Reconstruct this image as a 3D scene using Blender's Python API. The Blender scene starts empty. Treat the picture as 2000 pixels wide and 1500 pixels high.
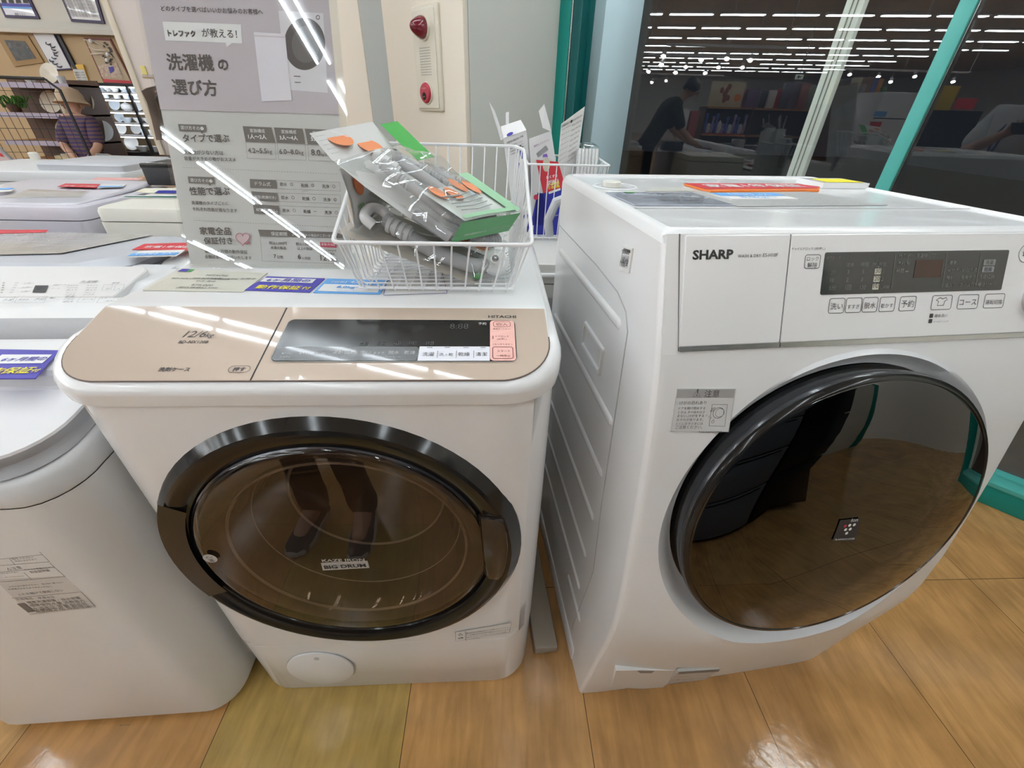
import bpy, bmesh, math, random
from mathutils import Matrix, Vector
random.seed(7)
C = bpy.context.scene.collection
SC = bpy.context.scene
I4 = Matrix.Identity(4)
sin, cos, PI = math.sin, math.cos, math.pi
rad = math.radians

# ---------------------------------------------------------------- camera
FPX, H = 820.0, 1.27
def _cam():
    d = Vector((962-1000, -(2007-750), -FPX)).normalized()
    zc = -d
    f = Vector((0, 0, -1)); y = (f - zc*f.dot(zc)).normalized(); x = y.cross(zc)
    return Matrix((x, y, zc))
RC = _cam()
cam = bpy.data.cameras.new('camera'); cam.sensor_fit = 'HORIZONTAL'; cam.sensor_width = 36
cam.lens = FPX/2000*36; cam.clip_start = .02; cam.clip_end = 200
camo = bpy.data.objects.new('camera', cam); C.objects.link(camo)
camo.matrix_world = Matrix.Translation((0, 0, H)) @ RC.to_4x4()
SC.camera = camo
# ---------------------------------------------------------------- world (night outside) and exposure
w = bpy.data.worlds.new('night'); SC.world = w; w.use_nodes = True
w.node_tree.nodes['Background'].inputs[0].default_value = (.010, .012, .016, 1)
w.node_tree.nodes['Background'].inputs[1].default_value = 1.0
SC.view_settings.view_transform = 'Standard'; SC.view_settings.look = 'None'
SC.view_settings.gamma = 1; SC.view_settings.exposure = 0.0
try: SC.view_settings.use_curve_mapping = False
except Exception: pass
SC.cycles.max_bounces = 10; SC.cycles.transparent_max_bounces = 24; SC.cycles.use_denoising = True
TUBE_L = 33.5           # radiance of the ceiling tubes

# ---------------------------------------------------------------- measuring helpers
def ray(px, py): return RC @ Vector((px-1000, -(py-750), -FPX))
O = Vector((0, 0, H))
def hit(px, py, P, n):
    d = ray(px, py); return O + d*((Vector(P)-O).dot(n)/d.dot(n))
def at(px, py, Y): return hit(px, py, (0, Y, 0), Vector((0, 1, 0)))
def atz(px, py, z): return hit(px, py, (0, 0, z), Vector((0, 0, 1)))
def frame(x, y, yaw, z=0): return Matrix.Translation((x, y, z)) @ Matrix.Rotation(rad(yaw), 4, 'Z')
class Pl:                      # a plane with two axes
    def __init__(s, o, u, v):
        s.o = Vector(o); s.u = Vector(u).normalized(); s.v = Vector(v).normalized(); s.n = s.u.cross(s.v)
    def p(s, x, y, h=0): return s.o + s.u*x + s.v*y + s.n*h
    def px(s, a, b):
        q = hit(a, b, s.o, s.n)-s.o; return q.dot(s.u), q.dot(s.v)
def fpl(M, o, u, v):
    R = M.to_3x3(); return Pl(M @ Vector(o), R @ Vector(u), R @ Vector(v))
# the shop window stands across the corner of the store
WN = Vector((cos(rad(44.5)), sin(rad(44.5)), 0)); WT = Vector((WN.y, -WN.x, 0)); WC = 2.227
def wpt(t, off=0, z=0): return WN*(WC+off) + WT*t + Vector((0, 0, z))
def mir(p): p = Vector(p); return p - WN*(2*(p.dot(WN)-WC))

# ---------------------------------------------------------------- materials
MATS = {}
def mat(name, col, rough=.5, metal=0, spec=.5, coat=0, emit=0, alpha=None, bump=0, bscale=60, var=.03, ecol=None):
    if name in MATS: return MATS[name]
    m = bpy.data.materials.new(name); m.use_nodes = True; nt = m.node_tree; N = nt.nodes; L = nt.links
    b = N['Principled BSDF']
    c = (*col, 1)
    tc = N.new('ShaderNodeTexCoord'); nz = N.new('ShaderNodeTexNoise'); nz.inputs['Scale'].default_value = bscale
    nz.inputs['Detail'].default_value = 3
    L.new(tc.outputs['Object'], nz.inputs['Vector'])
    mr = N.new('ShaderNodeMapRange'); mr.inputs[3].default_value = max(0, rough-var); mr.inputs[4].default_value = min(1, rough+var)
    L.new(nz.outputs['Fac'], mr.inputs[0]); L.new(mr.outputs[0], b.inputs['Roughness'])
    b.inputs['Base Color'].default_value = c; b.inputs['Metallic'].default_value = metal
    b.inputs['Specular IOR Level'].default_value = spec; b.inputs['Coat Weight'].default_value = coat
    b.inputs['Coat Roughness'].default_value = .025
    if emit:
        b.inputs['Emission Color'].default_value = (*(ecol or col), 1); b.inputs['Emission Strength'].default_value = emit
    if bump:
        bp = N.new('ShaderNodeBump'); bp.inputs['Strength'].default_value = bump; bp.inputs['Distance'].default_value = .002
        L.new(nz.outputs['Fac'], bp.inputs['Height']); L.new(bp.outputs[0], b.inputs['Normal'])
    MATS[name] = m; return m
def mixmat(name, tint, f0, gcol=(1, 1, 1), rough=.0, body=None, bodyfac=0):
    """thin clear sheet: transmits 'tint', mirrors by angle (Schlick)"""
    m = bpy.data.materials.new(name); m.use_nodes = True; nt = m.node_tree; N = nt.nodes; L = nt.links
    N.remove(N['Principled BSDF']); out = N['Material Output']
    g = N.new('ShaderNodeNewGeometry'); dt = N.new('ShaderNodeVectorMath'); dt.operation = 'DOT_PRODUCT'
    L.new(g.outputs['Incoming'], dt.inputs[0]); L.new(g.outputs['Normal'], dt.inputs[1])
    def mth(op, a, b=None, clamp=False):
        k = N.new('ShaderNodeMath'); k.operation = op; k.use_clamp = clamp
        for i, q in enumerate((a, b)):
            if q is None: continue
            if isinstance(q, (int, float)): k.inputs[i].default_value = q
            else: L.new(q, k.inputs[i])
        return k.outputs[0]
    ab = mth('ABSOLUTE', dt.outputs['Value']); om = mth('SUBTRACT', 1, ab, True); p5 = mth('POWER', om, 5)
    fac = mth('ADD', mth('MULTIPLY', p5, 1-f0), f0, True)
    tr = N.new('ShaderNodeBsdfTransparent'); tr.inputs[0].default_value = (*tint, 1)
    gl = N.new('ShaderNodeBsdfGlossy'); gl.inputs[0].default_value = (*gcol, 1); gl.inputs['Roughness'].default_value = rough
    base = tr.outputs[0]
    if body:
        df = N.new('ShaderNodeBsdfDiffuse'); df.inputs[0].default_value = (*body, 1)
        mx0 = N.new('ShaderNodeMixShader'); mx0.inputs[0].default_value = bodyfac
        L.new(tr.outputs[0], mx0.inputs[1]); L.new(df.outputs[0], mx0.inputs[2]); base = mx0.outputs[0]
    mx = N.new('ShaderNodeMixShader'); L.new(fac, mx.inputs[0]); L.new(base, mx.inputs[1]); L.new(gl.outputs[0], mx.inputs[2])
    L.new(mx.outputs[0], out.inputs[0]); MATS[name] = m; return m

WHITE = mat('white gloss enamel', (.80, .80, .80), .22, coat=.3)
WHITE2 = mat('white satin plastic', (.77, .77, .765), .33)
WHITE3 = mat('cool white plastic', (.70, .71, .72), .35)
LILAC = mat('lilac grey plastic', (.62, .60, .66), .35)
BEIGE = mat('warm white plastic', (.70, .68, .61), .4)
GREYP = mat('light grey plastic', (.52, .53, .56), .4)
MIDG = mat('mid grey plastic', (.28, .28, .29), .45)
GOLD = mat('champagne gold panel', (.43, .335, .262), .42, metal=.2, coat=.55)
BLACK = mat('black gloss plastic', (.012, .011, .010), .12, spec=.38)
BLACKM = mat('black matt plastic', (.02, .02, .022), .5)
DARK = mat('dark gap', (.03, .03, .032), .7)
DGREY = mat('dark grey key strip', (.065, .066, .068), .25, coat=.3)
KEYW = mat('pale lilac keys', (.74, .74, .80), .35)
PINK = mat('salmon key field', (.78, .44, .38), .35)
CHROME = mat('satin chrome', (.62, .62, .61), .25, metal=1)
INK = mat('dark grey ink', (.05, .045, .045), .6)
INKB = mat('black ink', (.02, .02, .02), .6)
INKG = mat('mid grey ink', (.22, .22, .22), .6)
INKW = mat('white ink', (.82, .82, .82), .5)
INKF = mat('faint grey ink', (.42, .42, .42), .6)
SILVER = mat('silver print', (.42, .40, .38), .4)
PAPER = mat('white paper', (.74, .73, .71), .6)
PAPERY = mat('cream paper', (.74, .71, .58), .6)
PAPERG = mat('grey paper', (.36, .36, .35), .6)
LAV = mat('lavender print', (.56, .51, .55), .6)
TAUPE = mat('taupe print', (.16, .15, .14), .6)
BLUE = mat('royal blue print', (.055, .045, .36), .45)
SKY = mat('light blue print', (.14, .40, .80), .45)
NAVY = mat('navy print', (.02, .025, .30), .4)
RED = mat('red print', (.58, .03, .045), .45)
YELLOW = mat('yellow print', (.85, .75, .03), .5)
ORANGE = mat('orange print', (.80, .20, .035), .5)
GREEN = mat('green print', (.06, .35, .07), .5)
PGREEN = mat('pale green print', (.30, .55, .33), .5)
WIRE = mat('white coated wire', (.80, .80, .81), .3)
CREAM = mat('cream painted wall', (.82, .74, .63), .75, bump=.15, bscale=220)
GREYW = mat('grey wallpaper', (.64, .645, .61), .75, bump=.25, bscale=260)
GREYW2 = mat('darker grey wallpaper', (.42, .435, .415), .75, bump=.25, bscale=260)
IVORY = mat('ivory alarm plate', (.70, .65, .54), .4)
REDL = mat('dark red lamp lens', (.16, .008, .02), .12, coat=.5)
REDP = mat('red plastic', (.42, .02, .045), .3)
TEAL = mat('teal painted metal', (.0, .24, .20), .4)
TEALL = mat('teal metal with light painted in', (.08, .42, .37), .4)  # lighter copy of the teal, light on the metal put into the colour
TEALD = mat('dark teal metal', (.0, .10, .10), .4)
BCOL = mat('pale blue render', (.62, .78, .86), .8, bump=.3, bscale=90)
WPOST = mat('white weathered post', (.72, .74, .68), .7, bump=.3, bscale=40)
ASPH = mat('dark asphalt', (.05, .05, .05), .9, bump=.5, bscale=80)
CEIL = mat('ceiling board', (.66, .65, .64), .85, bump=.1, bscale=30)
WALLW = mat('off white wall', (.72, .69, .62), .8, bump=.1, bscale=90)
WALLP = mat('pinkish white wall', (.66, .60, .57), .8, bump=.1, bscale=90)
WALLF = mat('far grey wall', (.55, .55, .54), .85)
TAN = mat('tan board', (.50, .36, .20), .7)
WOODO = mat('orange wood', (.42, .20, .075), .55, bump=.2, bscale=18)
WOODD = mat('dark brown wood', (.10, .055, .035), .5)
BROWN = mat('brown cardboard', (.42, .29, .19), .75)
SKIN = mat('skin', (.52, .30, .21), .55)
HAIR = mat('black hair', (.012, .010, .010), .5)
CHINA = mat('white china', (.78, .79, .80), .15)
CHINAB = mat('blue white china', (.68, .76, .84), .18)
CHINAC = mat('cream china', (.72, .66, .55), .2)
HOSE = mat('light grey hose', (.50, .50, .51), .4)
HOSED = mat('darker grey hose', (.33, .33, .33), .4)
TUBE = mat('lit tube', (.915, 1.0, 1.06), .5, emit=TUBE_L)
SPOT = mat('lit spot face', (1, .98, .95), .5, emit=90)
LAMPW = mat('white lamp housing', (.7, .7, .7), .4)
GLASS = mixmat('window glass', (.93, .95, .94), .048)
ACRYL = mixmat('clear acrylic', (.97, .98, .98), .05)
FILM = mixmat('clear bag film', (.95, .96, .96), .075, rough=.03, body=(.7, .72, .72), bodyfac=.05)
DOORG = mixmat('smoked door glass', (.42, .35, .29), .06)
DOORG2 = mixmat('black mirror door glass', (.03, .028, .028), .085)

# ---------------------------------------------------------------- mesh builder
class B:
    def __init__(s, M=I4): s.bm = bmesh.new(); s.M = M
    def v(s, p): return s.bm.verts.new(s.M @ Vector(p))
    def f(s, vs):
        try: return s.bm.faces.new(vs)
        except ValueError: return None
    def quad(s, *ps): s.f([s.v(p) for p in ps]); return s
    def box(s, x0, x1, y0, y1, z0, z1, bev=0, seg=2):
        vs = [s.v((x, y, z)) for z in (z0, z1) for y in (y0, y1) for x in (x0, x1)]
        fs = [s.f([vs[i] for i in q]) for q in ((0, 2, 3, 1), (4, 5, 7, 6), (0, 1, 5, 4), (2, 6, 7, 3), (0, 4, 6, 2), (1, 3, 7, 5))]
        if bev:
            es = {e for f in fs for e in f.edges}
            bmesh.ops.bevel(s.bm, geom=list(es), offset=bev, segments=seg, affect='EDGES', profile=.5)
        return s
    def loft(s, rings, cap0=False, cap1=False, closed=True):
        rs = [[s.v(p) for p in r] for r in rings]; n = len(rs[0])
        for a, b in zip(rs, rs[1:]):
            for i in range(n if closed else n-1):
                j = (i+1) % n; s.f((a[i], a[j], b[j], b[i]))
        if cap0: s.f(rs[0][::-1])
        if cap1: s.f(rs[-1])
        return s
    def patch(s, rows):
        return s.loft(rows, closed=False)
    def slab(s, pts, h0, h1, pl):          # closed prism over a 2D outline on a plane
        return s.loft([[pl.p(x, y, h0) for x, y in pts], [pl.p(x, y, h1) for x, y in pts]], True, True)
    def flat(s, pts, h, pl): s.f([s.v(pl.p(x, y, h)) for x, y in pts]); return s
    def tube(s, pts, r, n=8, closed=False, caps=True):
        pts = [Vector(p) for p in pts]; m = len(pts); rings = []; ref = None
        for i, p in enumerate(pts):
            if closed: d = pts[(i+1) % m]-pts[i-1]
            else: d = pts[min(i+1, m-1)]-pts[max(i-1, 0)]
            if d.length < 1e-9: d = Vector((0, 0, 1))
            d.normalize()
            if ref is None: ref = d.orthogonal().normalized()
            ref = (ref - d*ref.dot(d)); ref = ref.normalized() if ref.length > 1e-6 else d.orthogonal().normalized()
            b = d.cross(ref); rr = r[i] if isinstance(r, (list, tuple)) else r
            rings.append([p + ref*cos(2*PI*k/n)*rr + b*sin(2*PI*k/n)*rr for k in range(n)])
        if closed:
            rings.append(rings[0]); s.loft(rings)
            bmesh.ops.remove_doubles(s.bm, verts=s.bm.verts, dist=1e-6)
        else: s.loft(rings, caps, caps)
        return s
    def lathe(s, prof, c=(0, 0, 0), ax=(0, 0, 1), n=32, sx=1, sy=1, ref=None, cap=True):
        c = Vector(c); ax = Vector(ax).normalized(); u = Vector(ref) if ref else ax.orthogonal().normalized(); v = ax.cross(u)
        rings = [[c + ax*h + u*(cos(2*PI*k/n)*r*sx) + v*(sin(2*PI*k/n)*r*sy) for k in range(n)] for r, h in prof]
        return s.loft(rings, cap and prof[0][0] > 1e-6, cap and prof[-1][0] > 1e-6)
    def sphere(s, c, rx, ry, rz, n=16):
        pr = [(sin(PI*i/(n//2)), -cos(PI*i/(n//2))) for i in range(n//2+1)]; pr[0] = (1e-4, -1); pr[-1] = (1e-4, 1)
        c = Vector(c)
        return s.loft([[c + Vector((cos(2*PI*k/n)*r*rx, sin(2*PI*k/n)*r*ry, h*rz)) for k in range(n)] for r, h in pr], True, True)
    def text(s, pl, t, x, y, w=None, size=None, ang=0, h=.0006, bold=0, ital=0, maxh=None):
        fat = 0
        if bold and any(ord(c) > 0x2fff for c in t): fat, bold = bold, 0
        vs, fs, bb = glyphs(t, bold)
        W = max(bb[1]-bb[0], 1e-4)
        k = w/W if w else size
        kx = k
        if maxh and k > maxh: k = maxh
        ca, sa = cos(ang), sin(ang)
        for q_, (dx, dy_) in enumerate(((0, 0),) if not fat else ((-fat, -fat), (fat, -fat), (-fat, fat), (fat, fat))):
            new = []
            for a, b in vs:
                a = (a-bb[0]+dx)*kx; b = (b+dy_)*k; a += b*ital
                new.append(s.v(pl.p(x + a*ca - b*sa, y + a*sa + b*ca, h+q_*1.5e-5)))
            for q in fs: s.f([new[i] for i in q])
        return s
    def tpx(s, pl, t, p0, p1, **kw):        # text whose baseline runs between two measured points
        a = pl.px(*p0); b = pl.px(*p1); d = math.hypot(b[0]-a[0], b[1]-a[1])
        return s.text(pl, t, a[0], a[1], w=d, ang=math.atan2(b[1]-a[1], b[0]-a[0]), **kw)
    def obj(s, name, m, parent=None, smooth=True, ang=35, base=None, kind=None):
        bmesh.ops.recalc_face_normals(s.bm, faces=s.bm.faces)
        me = bpy.data.meshes.new(name); s.bm.to_mesh(me); s.bm.free()
        o = bpy.data.objects.new(name, me); C.objects.link(o)
        if parent:
            W = MW[parent]; me.transform(W.inverted()); o.parent = parent; MW[o] = W
        else:
            W = base if base is not None else I4
            if base is None and len(me.vertices):
                xs = [v.co for v in me.vertices]
                W = Matrix.Translation(((min(v.x for v in xs)+max(v.x for v in xs))/2, (min(v.y for v in xs)+max(v.y for v in xs))/2, min(v.z for v in xs)))
            me.transform(W.inverted()); o.matrix_world = W; MW[o] = W
        me.materials.append(m if not isinstance(m, str) else MATS[m])
        if smooth and len(me.polygons):
            me.shade_smooth(); me.set_sharp_from_angle(angle=rad(ang))
        if kind: o['kind'] = kind
        return o
MW = {}
_G = {}
def glyphs(t, bold=0):
    k = (t, bold)
    if k in _G: return _G[k]
    cu = bpy.data.curves.new('tmp', 'FONT'); cu.body = t; cu.resolution_u = 2; cu.offset = bold; cu.space_line = 1.25
    ob = bpy.data.objects.new('tmp', cu)
    me = bpy.data.meshes.new_from_object(ob)
    vs = [(v.co.x, v.co.y) for v in me.vertices]; fs = [tuple(p.vertices) for p in me.polygons]
    bb = (min(v[0] for v in vs), max(v[0] for v in vs), min(v[1] for v in vs), max(v[1] for v in vs)) if vs else (0, 1, 0, 1)
    bpy.data.meshes.remove(me); bpy.data.objects.remove(ob); bpy.data.curves.remove(cu)
    _G[k] = (vs, fs, bb); return _G[k]
def thing(name, label, cat, M=I4, group=None):
    o = bpy.data.objects.new(name, None); C.objects.link(o); o.matrix_world = M; MW[o] = M.copy()
    o.empty_display_size = .1
    return tag(o, label, cat, group)
def tag(o, label, cat, group=None, kind=None):
    o['label'] = label; o['category'] = cat
    if group: o['group'] = group
    if kind: o['kind'] = kind
    return o
def struct(o, label, cat='wall'): o['kind'] = 'structure'; o['label'] = label; o['category'] = cat; return o
def kids(o): return [c for c in bpy.data.objects if c.parent == o]
KID = {}
def dup(root, M, label, group=None):
    r = root.copy(); C.objects.link(r); r.matrix_world = M; MW[r] = M.copy(); r['label'] = label
    if group: r['group'] = group
    if root not in KID: KID[root] = kids(root)
    for ch in KID[root]:
        c = ch.copy(); C.objects.link(c); c.parent = r; MW[c] = M
        if ch not in KID: KID[ch] = kids(ch)
        for g in KID[ch]:
            d = g.copy(); C.objects.link(d); d.parent = c; MW[d] = M
    return r
ORD = ['first', 'second', 'third', 'fourth', 'fifth', 'sixth', 'seventh', 'eighth', 'ninth', 'tenth', 'eleventh', 'twelfth',
       'thirteenth', 'fourteenth', 'fifteenth', 'sixteenth', 'seventeenth', 'eighteenth', 'nineteenth', 'twentieth', 'twenty-first', 'twenty-second']
def rrect(x0, x1, y0, y1, r, k=5):
    r = min(r, (x1-x0)/2-1e-5, (y1-y0)/2-1e-5); P = []
    for cx, cy, a0 in ((x1-r, y0+r, -90), (x1-r, y1-r, 0), (x0+r, y1-r, 90), (x0+r, y0+r, 180)):
        P += [(cx+r*cos(rad(a0+90*i/k)), cy+r*sin(rad(a0+90*i/k))) for i in range(k+1)]
    return P
def rr4(x0, x1, y0, y1, rf, rb, k=8):        # plan outline with front and back corner radii, from front left, anticlockwise
    P = []
    for cx, cy, r, a0 in ((x1-rf, y0+rf, rf, -90), (x1-rb, y1-rb, rb, 0), (x0+rb, y1-rb, rb, 90), (x0+rf, y0+rf, rf, 180)):
        P += [(cx+r*cos(rad(a0+90*i/k)), cy+r*sin(rad(a0+90*i/k))) for i in range(k+1)]
    return P
def outline(b, pts, r, h, pl):               # printed line along an outline
    n = len(pts); P = [Vector(p) for p in pts]; ins = []
    for i in range(n):
        d1 = (P[i]-P[i-1]); d2 = (P[(i+1) % n]-P[i])
        d = (d1.normalized() if d1.length > 1e-9 else d2.normalized()) + (d2.normalized() if d2.length > 1e-9 else d1.normalized())
        d = d.normalized() if d.length > 1e-9 else Vector((1, 0)); nn = Vector((-d.y, d.x)); ins.append(P[i]+nn*r)
    A = [b.v(pl.p(p.x, p.y, h)) for p in P]; Bv = [b.v(pl.p(p.x, p.y, h)) for p in ins]
    for i in range(n): b.f((A[i], A[(i+1) % n], Bv[(i+1) % n], Bv[i]))
    return b
def circ(cx, cy, r, n=28, ry=None): return [(cx+r*cos(2*PI*i/n), cy+(ry or r)*sin(2*PI*i/n)) for i in range(n)]
# ================================================================ the setting
def floor_mat():
    m = bpy.data.materials.new('wood look vinyl tiles'); m.use_nodes = True; nt = m.node_tree; N = nt.nodes; L = nt.links; b = N['Principled BSDF']
    tc = N.new('ShaderNodeTexCoord'); mp = N.new('ShaderNodeMapping'); L.new(tc.outputs['Object'], mp.inputs[0])
    mp.inputs['Rotation'].default_value = (0, 0, rad(-3)); mp.inputs['Location'].default_value = (-.235+.45, .14, 0)
    br = N.new('ShaderNodeTexBrick'); br.inputs['Scale'].default_value = 1; br.offset = 0
    br.inputs['Brick Width'].default_value = .45; br.inputs['Row Height'].default_value = .90; br.inputs['Mortar Size'].default_value = .0011
    br.inputs['Color1'].default_value = (.0, .0, .0, 1); br.inputs['Color2'].default_value = (1, 1, 1, 1); br.inputs['Mortar'].default_value = (.5, .5, .5, 1)
    br.inputs['Bias'].default_value = 0
    L.new(mp.outputs[0], br.inputs['Vector'])
    rmp = N.new('ShaderNodeValToRGB'); L.new(br.outputs['Color'], rmp.inputs[0])
    e = rmp.color_ramp.elements; e[0].position = 0; e[0].color = (.46, .24, .085, 1); e[1].position = 1; e[1].color = (.52, .305, .12, 1)
    # one tile in front of the machines is more olive
    sx = N.new('ShaderNodeSeparateXYZ'); L.new(mp.outputs[0], sx.inputs[0])
    def rng(sock, lo, hi):
        a = N.new('ShaderNodeMath'); a.operation = 'GREATER_THAN'; a.inputs[1].default_value = lo; L.new(sock, a.inputs[0])
        c = N.new('ShaderNodeMath'); c.operation = 'LESS_THAN'; c.inputs[1].default_value = hi; L.new(sock, c.inputs[0])
        k = N.new('ShaderNodeMath'); k.operation = 'MULTIPLY'; L.new(a.outputs[0], k.inputs[0]); L.new(c.outputs[0], k.inputs[1]); return k.outputs[0]
    kk = N.new('ShaderNodeMath'); kk.operation = 'MULTIPLY'; L.new(rng(sx.outputs[0], -.45, 0), kk.inputs[0]); L.new(rng(sx.outputs[1], 0, .9), kk.inputs[1])
    ol = N.new('ShaderNodeMix'); ol.data_type = 'RGBA'; L.new(kk.outputs[0], ol.inputs[0]); L.new(rmp.outputs[0], ol.inputs[6]); ol.inputs[7].default_value = (.42, .275, .085, 1)
    mg = N.new('ShaderNodeMapping'); mg.inputs['Scale'].default_value = (15, 2.2, 1); mg.inputs['Rotation'].default_value = (0, 0, rad(8)); L.new(tc.outputs['Object'], mg.inputs[0])
    n1 = N.new('ShaderNodeTexNoise'); n1.inputs['Scale'].default_value = 3; n1.inputs['Detail'].default_value = 8; n1.inputs['Distortion'].default_value = .6; L.new(mg.outputs[0], n1.inputs['Vector'])
    n2 = N.new('ShaderNodeTexNoise'); n2.inputs['Scale'].default_value = 7; n2.inputs['Detail'].default_value = 5; L.new(tc.outputs['Object'], n2.inputs['Vector'])
    def mixc(fac_s, lo, hi, colA, mult):
        mr = N.new('ShaderNodeMapRange'); mr.inputs[1].default_value = lo; mr.inputs[2].default_value = hi; mr.inputs[3].default_value = mult; mr.inputs[4].default_value = 1.12
        L.new(fac_s, mr.inputs[0]); mx = N.new('ShaderNodeMix'); mx.data_type = 'RGBA'; mx.blend_type = 'MULTIPLY'; mx.inputs[0].default_value = 1
        L.new(colA, mx.inputs[6]); L.new(mr.outputs[0], mx.inputs[7]); return mx.outputs[2]
    c = mixc(n1.outputs['Fac'], .32, .68, ol.outputs[2], .84); c = mixc(n2.outputs['Fac'], .35, .65, c, .84)
    seam = N.new('ShaderNodeMix'); seam.data_type = 'RGBA'; L.new(br.outputs['Fac'], seam.inputs[0]); L.new(c, seam.inputs[6]); seam.inputs[7].default_value = (.10, .055, .025, 1)
    L.new(seam.outputs[2], b.inputs['Base Color'])
    mr = N.new('ShaderNodeMapRange'); mr.inputs[3].default_value = .05; mr.inputs[4].default_value = .20; L.new(n2.outputs['Fac'], mr.inputs[0]); L.new(mr.outputs[0], b.inputs['Roughness'])
    n3 = N.new('ShaderNodeTexNoise'); n3.inputs['Scale'].default_value = 40; n3.inputs['Detail'].default_value = 4; L.new(tc.outputs['Object'], n3.inputs['Vector'])
    bp = N.new('ShaderNodeBump'); bp.inputs['Strength'].default_value = .12; bp.inputs['Distance'].default_value = .004; L.new(n3.outputs['Fac'], bp.inputs['Height']); L.new(bp.outputs[0], b.inputs['Normal'])
    MATS[m.name] = m; return m
FLOOR = floor_mat()
ZC = 3.77
WT0, WT1 = -2.45, 1.95
W1 = wpt(WT1); W0 = wpt(WT0)
# store outline: window across the corner, return wall, walls far behind
b = B(); b.f([b.v(p) for p in ((-36, -22, 0), (4.0, -22, 0), (4.0, W1.y, 0), (W1.x, W1.y, 0), (W0.x, W0.y, 0), (W0.x, 7.0, 0), (-36, 7.0, 0))])
struct(b.obj('floor', FLOOR, base=I4), 'tan wood-look vinyl floor', 'floor')
b = B(); b.f([b.v(p) for p in ((-36, -22, ZC), (4.0, -22, ZC), (4.0, W1.y, ZC), (W1.x, W1.y, ZC), (W0.x, W0.y, ZC), (W0.x, 7.0, ZC), (-36, 7.0, ZC))])
struct(b.obj('ceiling', CEIL), 'ceiling of the shop with rows of lights', 'ceiling')
b = B(); b.box(-36, W0.x+.2, 7.0, 7.1, 0, ZC); struct(b.obj('wall_back', WALLW), 'off-white wall behind the tableware shelves')
b = B(); b.box(-36.1, -36, -22, 7, 0, ZC); struct(b.obj('wall_left', WALLF), 'far grey wall of the shop')
b = B(); b.box(-36, 4.1, -22.1, -22, 0, ZC); struct(b.obj('wall_front', WALLF), 'far wall behind the photographer')
b = B(); b.box(4.0, 4.1, -22, W1.y, 0, ZC); struct(b.obj('wall_right', WALLW), 'white wall beyond the fridges')
b = B(); b.box(W1.x, 4.0, W1.y, W1.y+.12, 0, ZC); struct(b.obj('wall_return', WALLW), 'white return wall right of the window')
b = B(); b.box(-40, 14, 7.2, 20, -.06, -.02); b.box(W0.x+.3, 14, .6, 7.2, -.06, -.02)
bo = b.obj('ground_outside', ASPH); struct(bo, 'dark ground outside the window', 'ground')

# window wall built along its own axes
WMX = Matrix(((WT.x, WN.x, 0, 0), (WT.y, WN.y, 0, 0), (0, 0, 1, 0), (0, 0, 0, 1)))   # x along wall, y outwards
WMX = Matrix.Translation(WN*WC) @ WMX
def wx(px, py): return hit(px, py, WN*WC, WN).dot(WT)
tl0, tl1 = wx(1108, 0), wx(1150, 0)
tr0, tr1 = wx(1881, 0), wx(1921, 0)
g = B(WMX); g.box(tl1-.005, WT1, .010, .018, .10, 3.0)
go = g.obj('window_1', GLASS, smooth=False, base=WMX); struct(go, 'large dark shop window reflecting the store', 'window')
def wpart(name, x0, x1, y0, y1, z0, z1, m, lab, cat='window frame', bev=.003):
    k = B(WMX); k.box(x0, x1, y0, y1, z0, z1, bev); return struct(k.obj(name, m), lab, cat)
s3 = (tl1-tl0)
wpart('window_frame_1', tl0, tl0+s3*.56, -.06, .05, 0, 3.05, TEAL, 'left teal window jamb beside the grey wall')
wpart('window_frame_2', tl0+s3*.56, tl0+s3*.62, -.055, .05, 0, 3.05, CHROME, 'thin silver strip in the left teal window jamb')
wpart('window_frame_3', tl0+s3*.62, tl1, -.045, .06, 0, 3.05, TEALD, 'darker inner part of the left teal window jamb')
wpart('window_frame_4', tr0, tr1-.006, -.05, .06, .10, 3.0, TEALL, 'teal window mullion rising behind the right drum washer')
wpart('window_frame_5', tr1-.006, tr1, -.03, .05, .10, 3.0, CHROME, 'silver edge of the teal window mullion')
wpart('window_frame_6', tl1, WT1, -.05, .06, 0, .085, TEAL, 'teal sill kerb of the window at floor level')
wpart('window_frame_7', tl1, WT1, -.055, .07, .085, .105, TEALL, 'teal top ledge of the window sill, light put into its colour')
wpart('window_frame_8', tl1, WT1, -.05, .06, 3.0, 3.05, TEAL, 'teal head of the window')
wpart('wall_window', WT0, WT1, 0, .1, 3.05, ZC, GREYW, 'grey wall above the window')
wpart('window_frame_9', WT1-.05, WT1+.03, -.06, .06, 0, 3.05, TEAL, 'right teal window jamb')
# exterior: pale blue column and white post close behind the glass
def outx(px, py, off): return hit(px, py, WN*(WC+off), WN).dot(WT)
k = B(WMX); k.box(outx(1150, 0, .25)-.1, outx(1185, 0, .25), .25, .62, 0, 3.4, .006)
tag(k.obj('outdoor_column', BCOL), 'pale blue rendered column outside the glass beside the teal jamb', 'column')
k = B(WMX); k.box(outx(1222, 0, .70), outx(1234, 0, .70)+.03, .70, .76, 0, 3.4, .004)
tag(k.obj('outdoor_downpipe', BCOL), 'thin pale blue upright outside, right of the blue column', 'upright')
pt = (outx(1654, 0, .3), outx(1690, 0, .3))
pr = thing('outdoor_post', 'white weathered post outside the glass, left of the teal mullion', 'post', WMX @ Matrix.Translation((pt[0], .3, 0)))
k = B(WMX); k.box(pt[0], pt[1], .30, .36, 0, 3.4, .004); k.obj('post_body', WPOST, pr)
k = B(WMX)
for q in (.36, .62): k.box(pt[0]+(pt[1]-pt[0])*q, pt[0]+(pt[1]-pt[0])*q+.004, .296, .301, 0, 3.4)
k.obj('post_groove', mat('groove grey', (.2, .2, .18), .9), pr)  # dark grey lines down the post face

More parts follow.
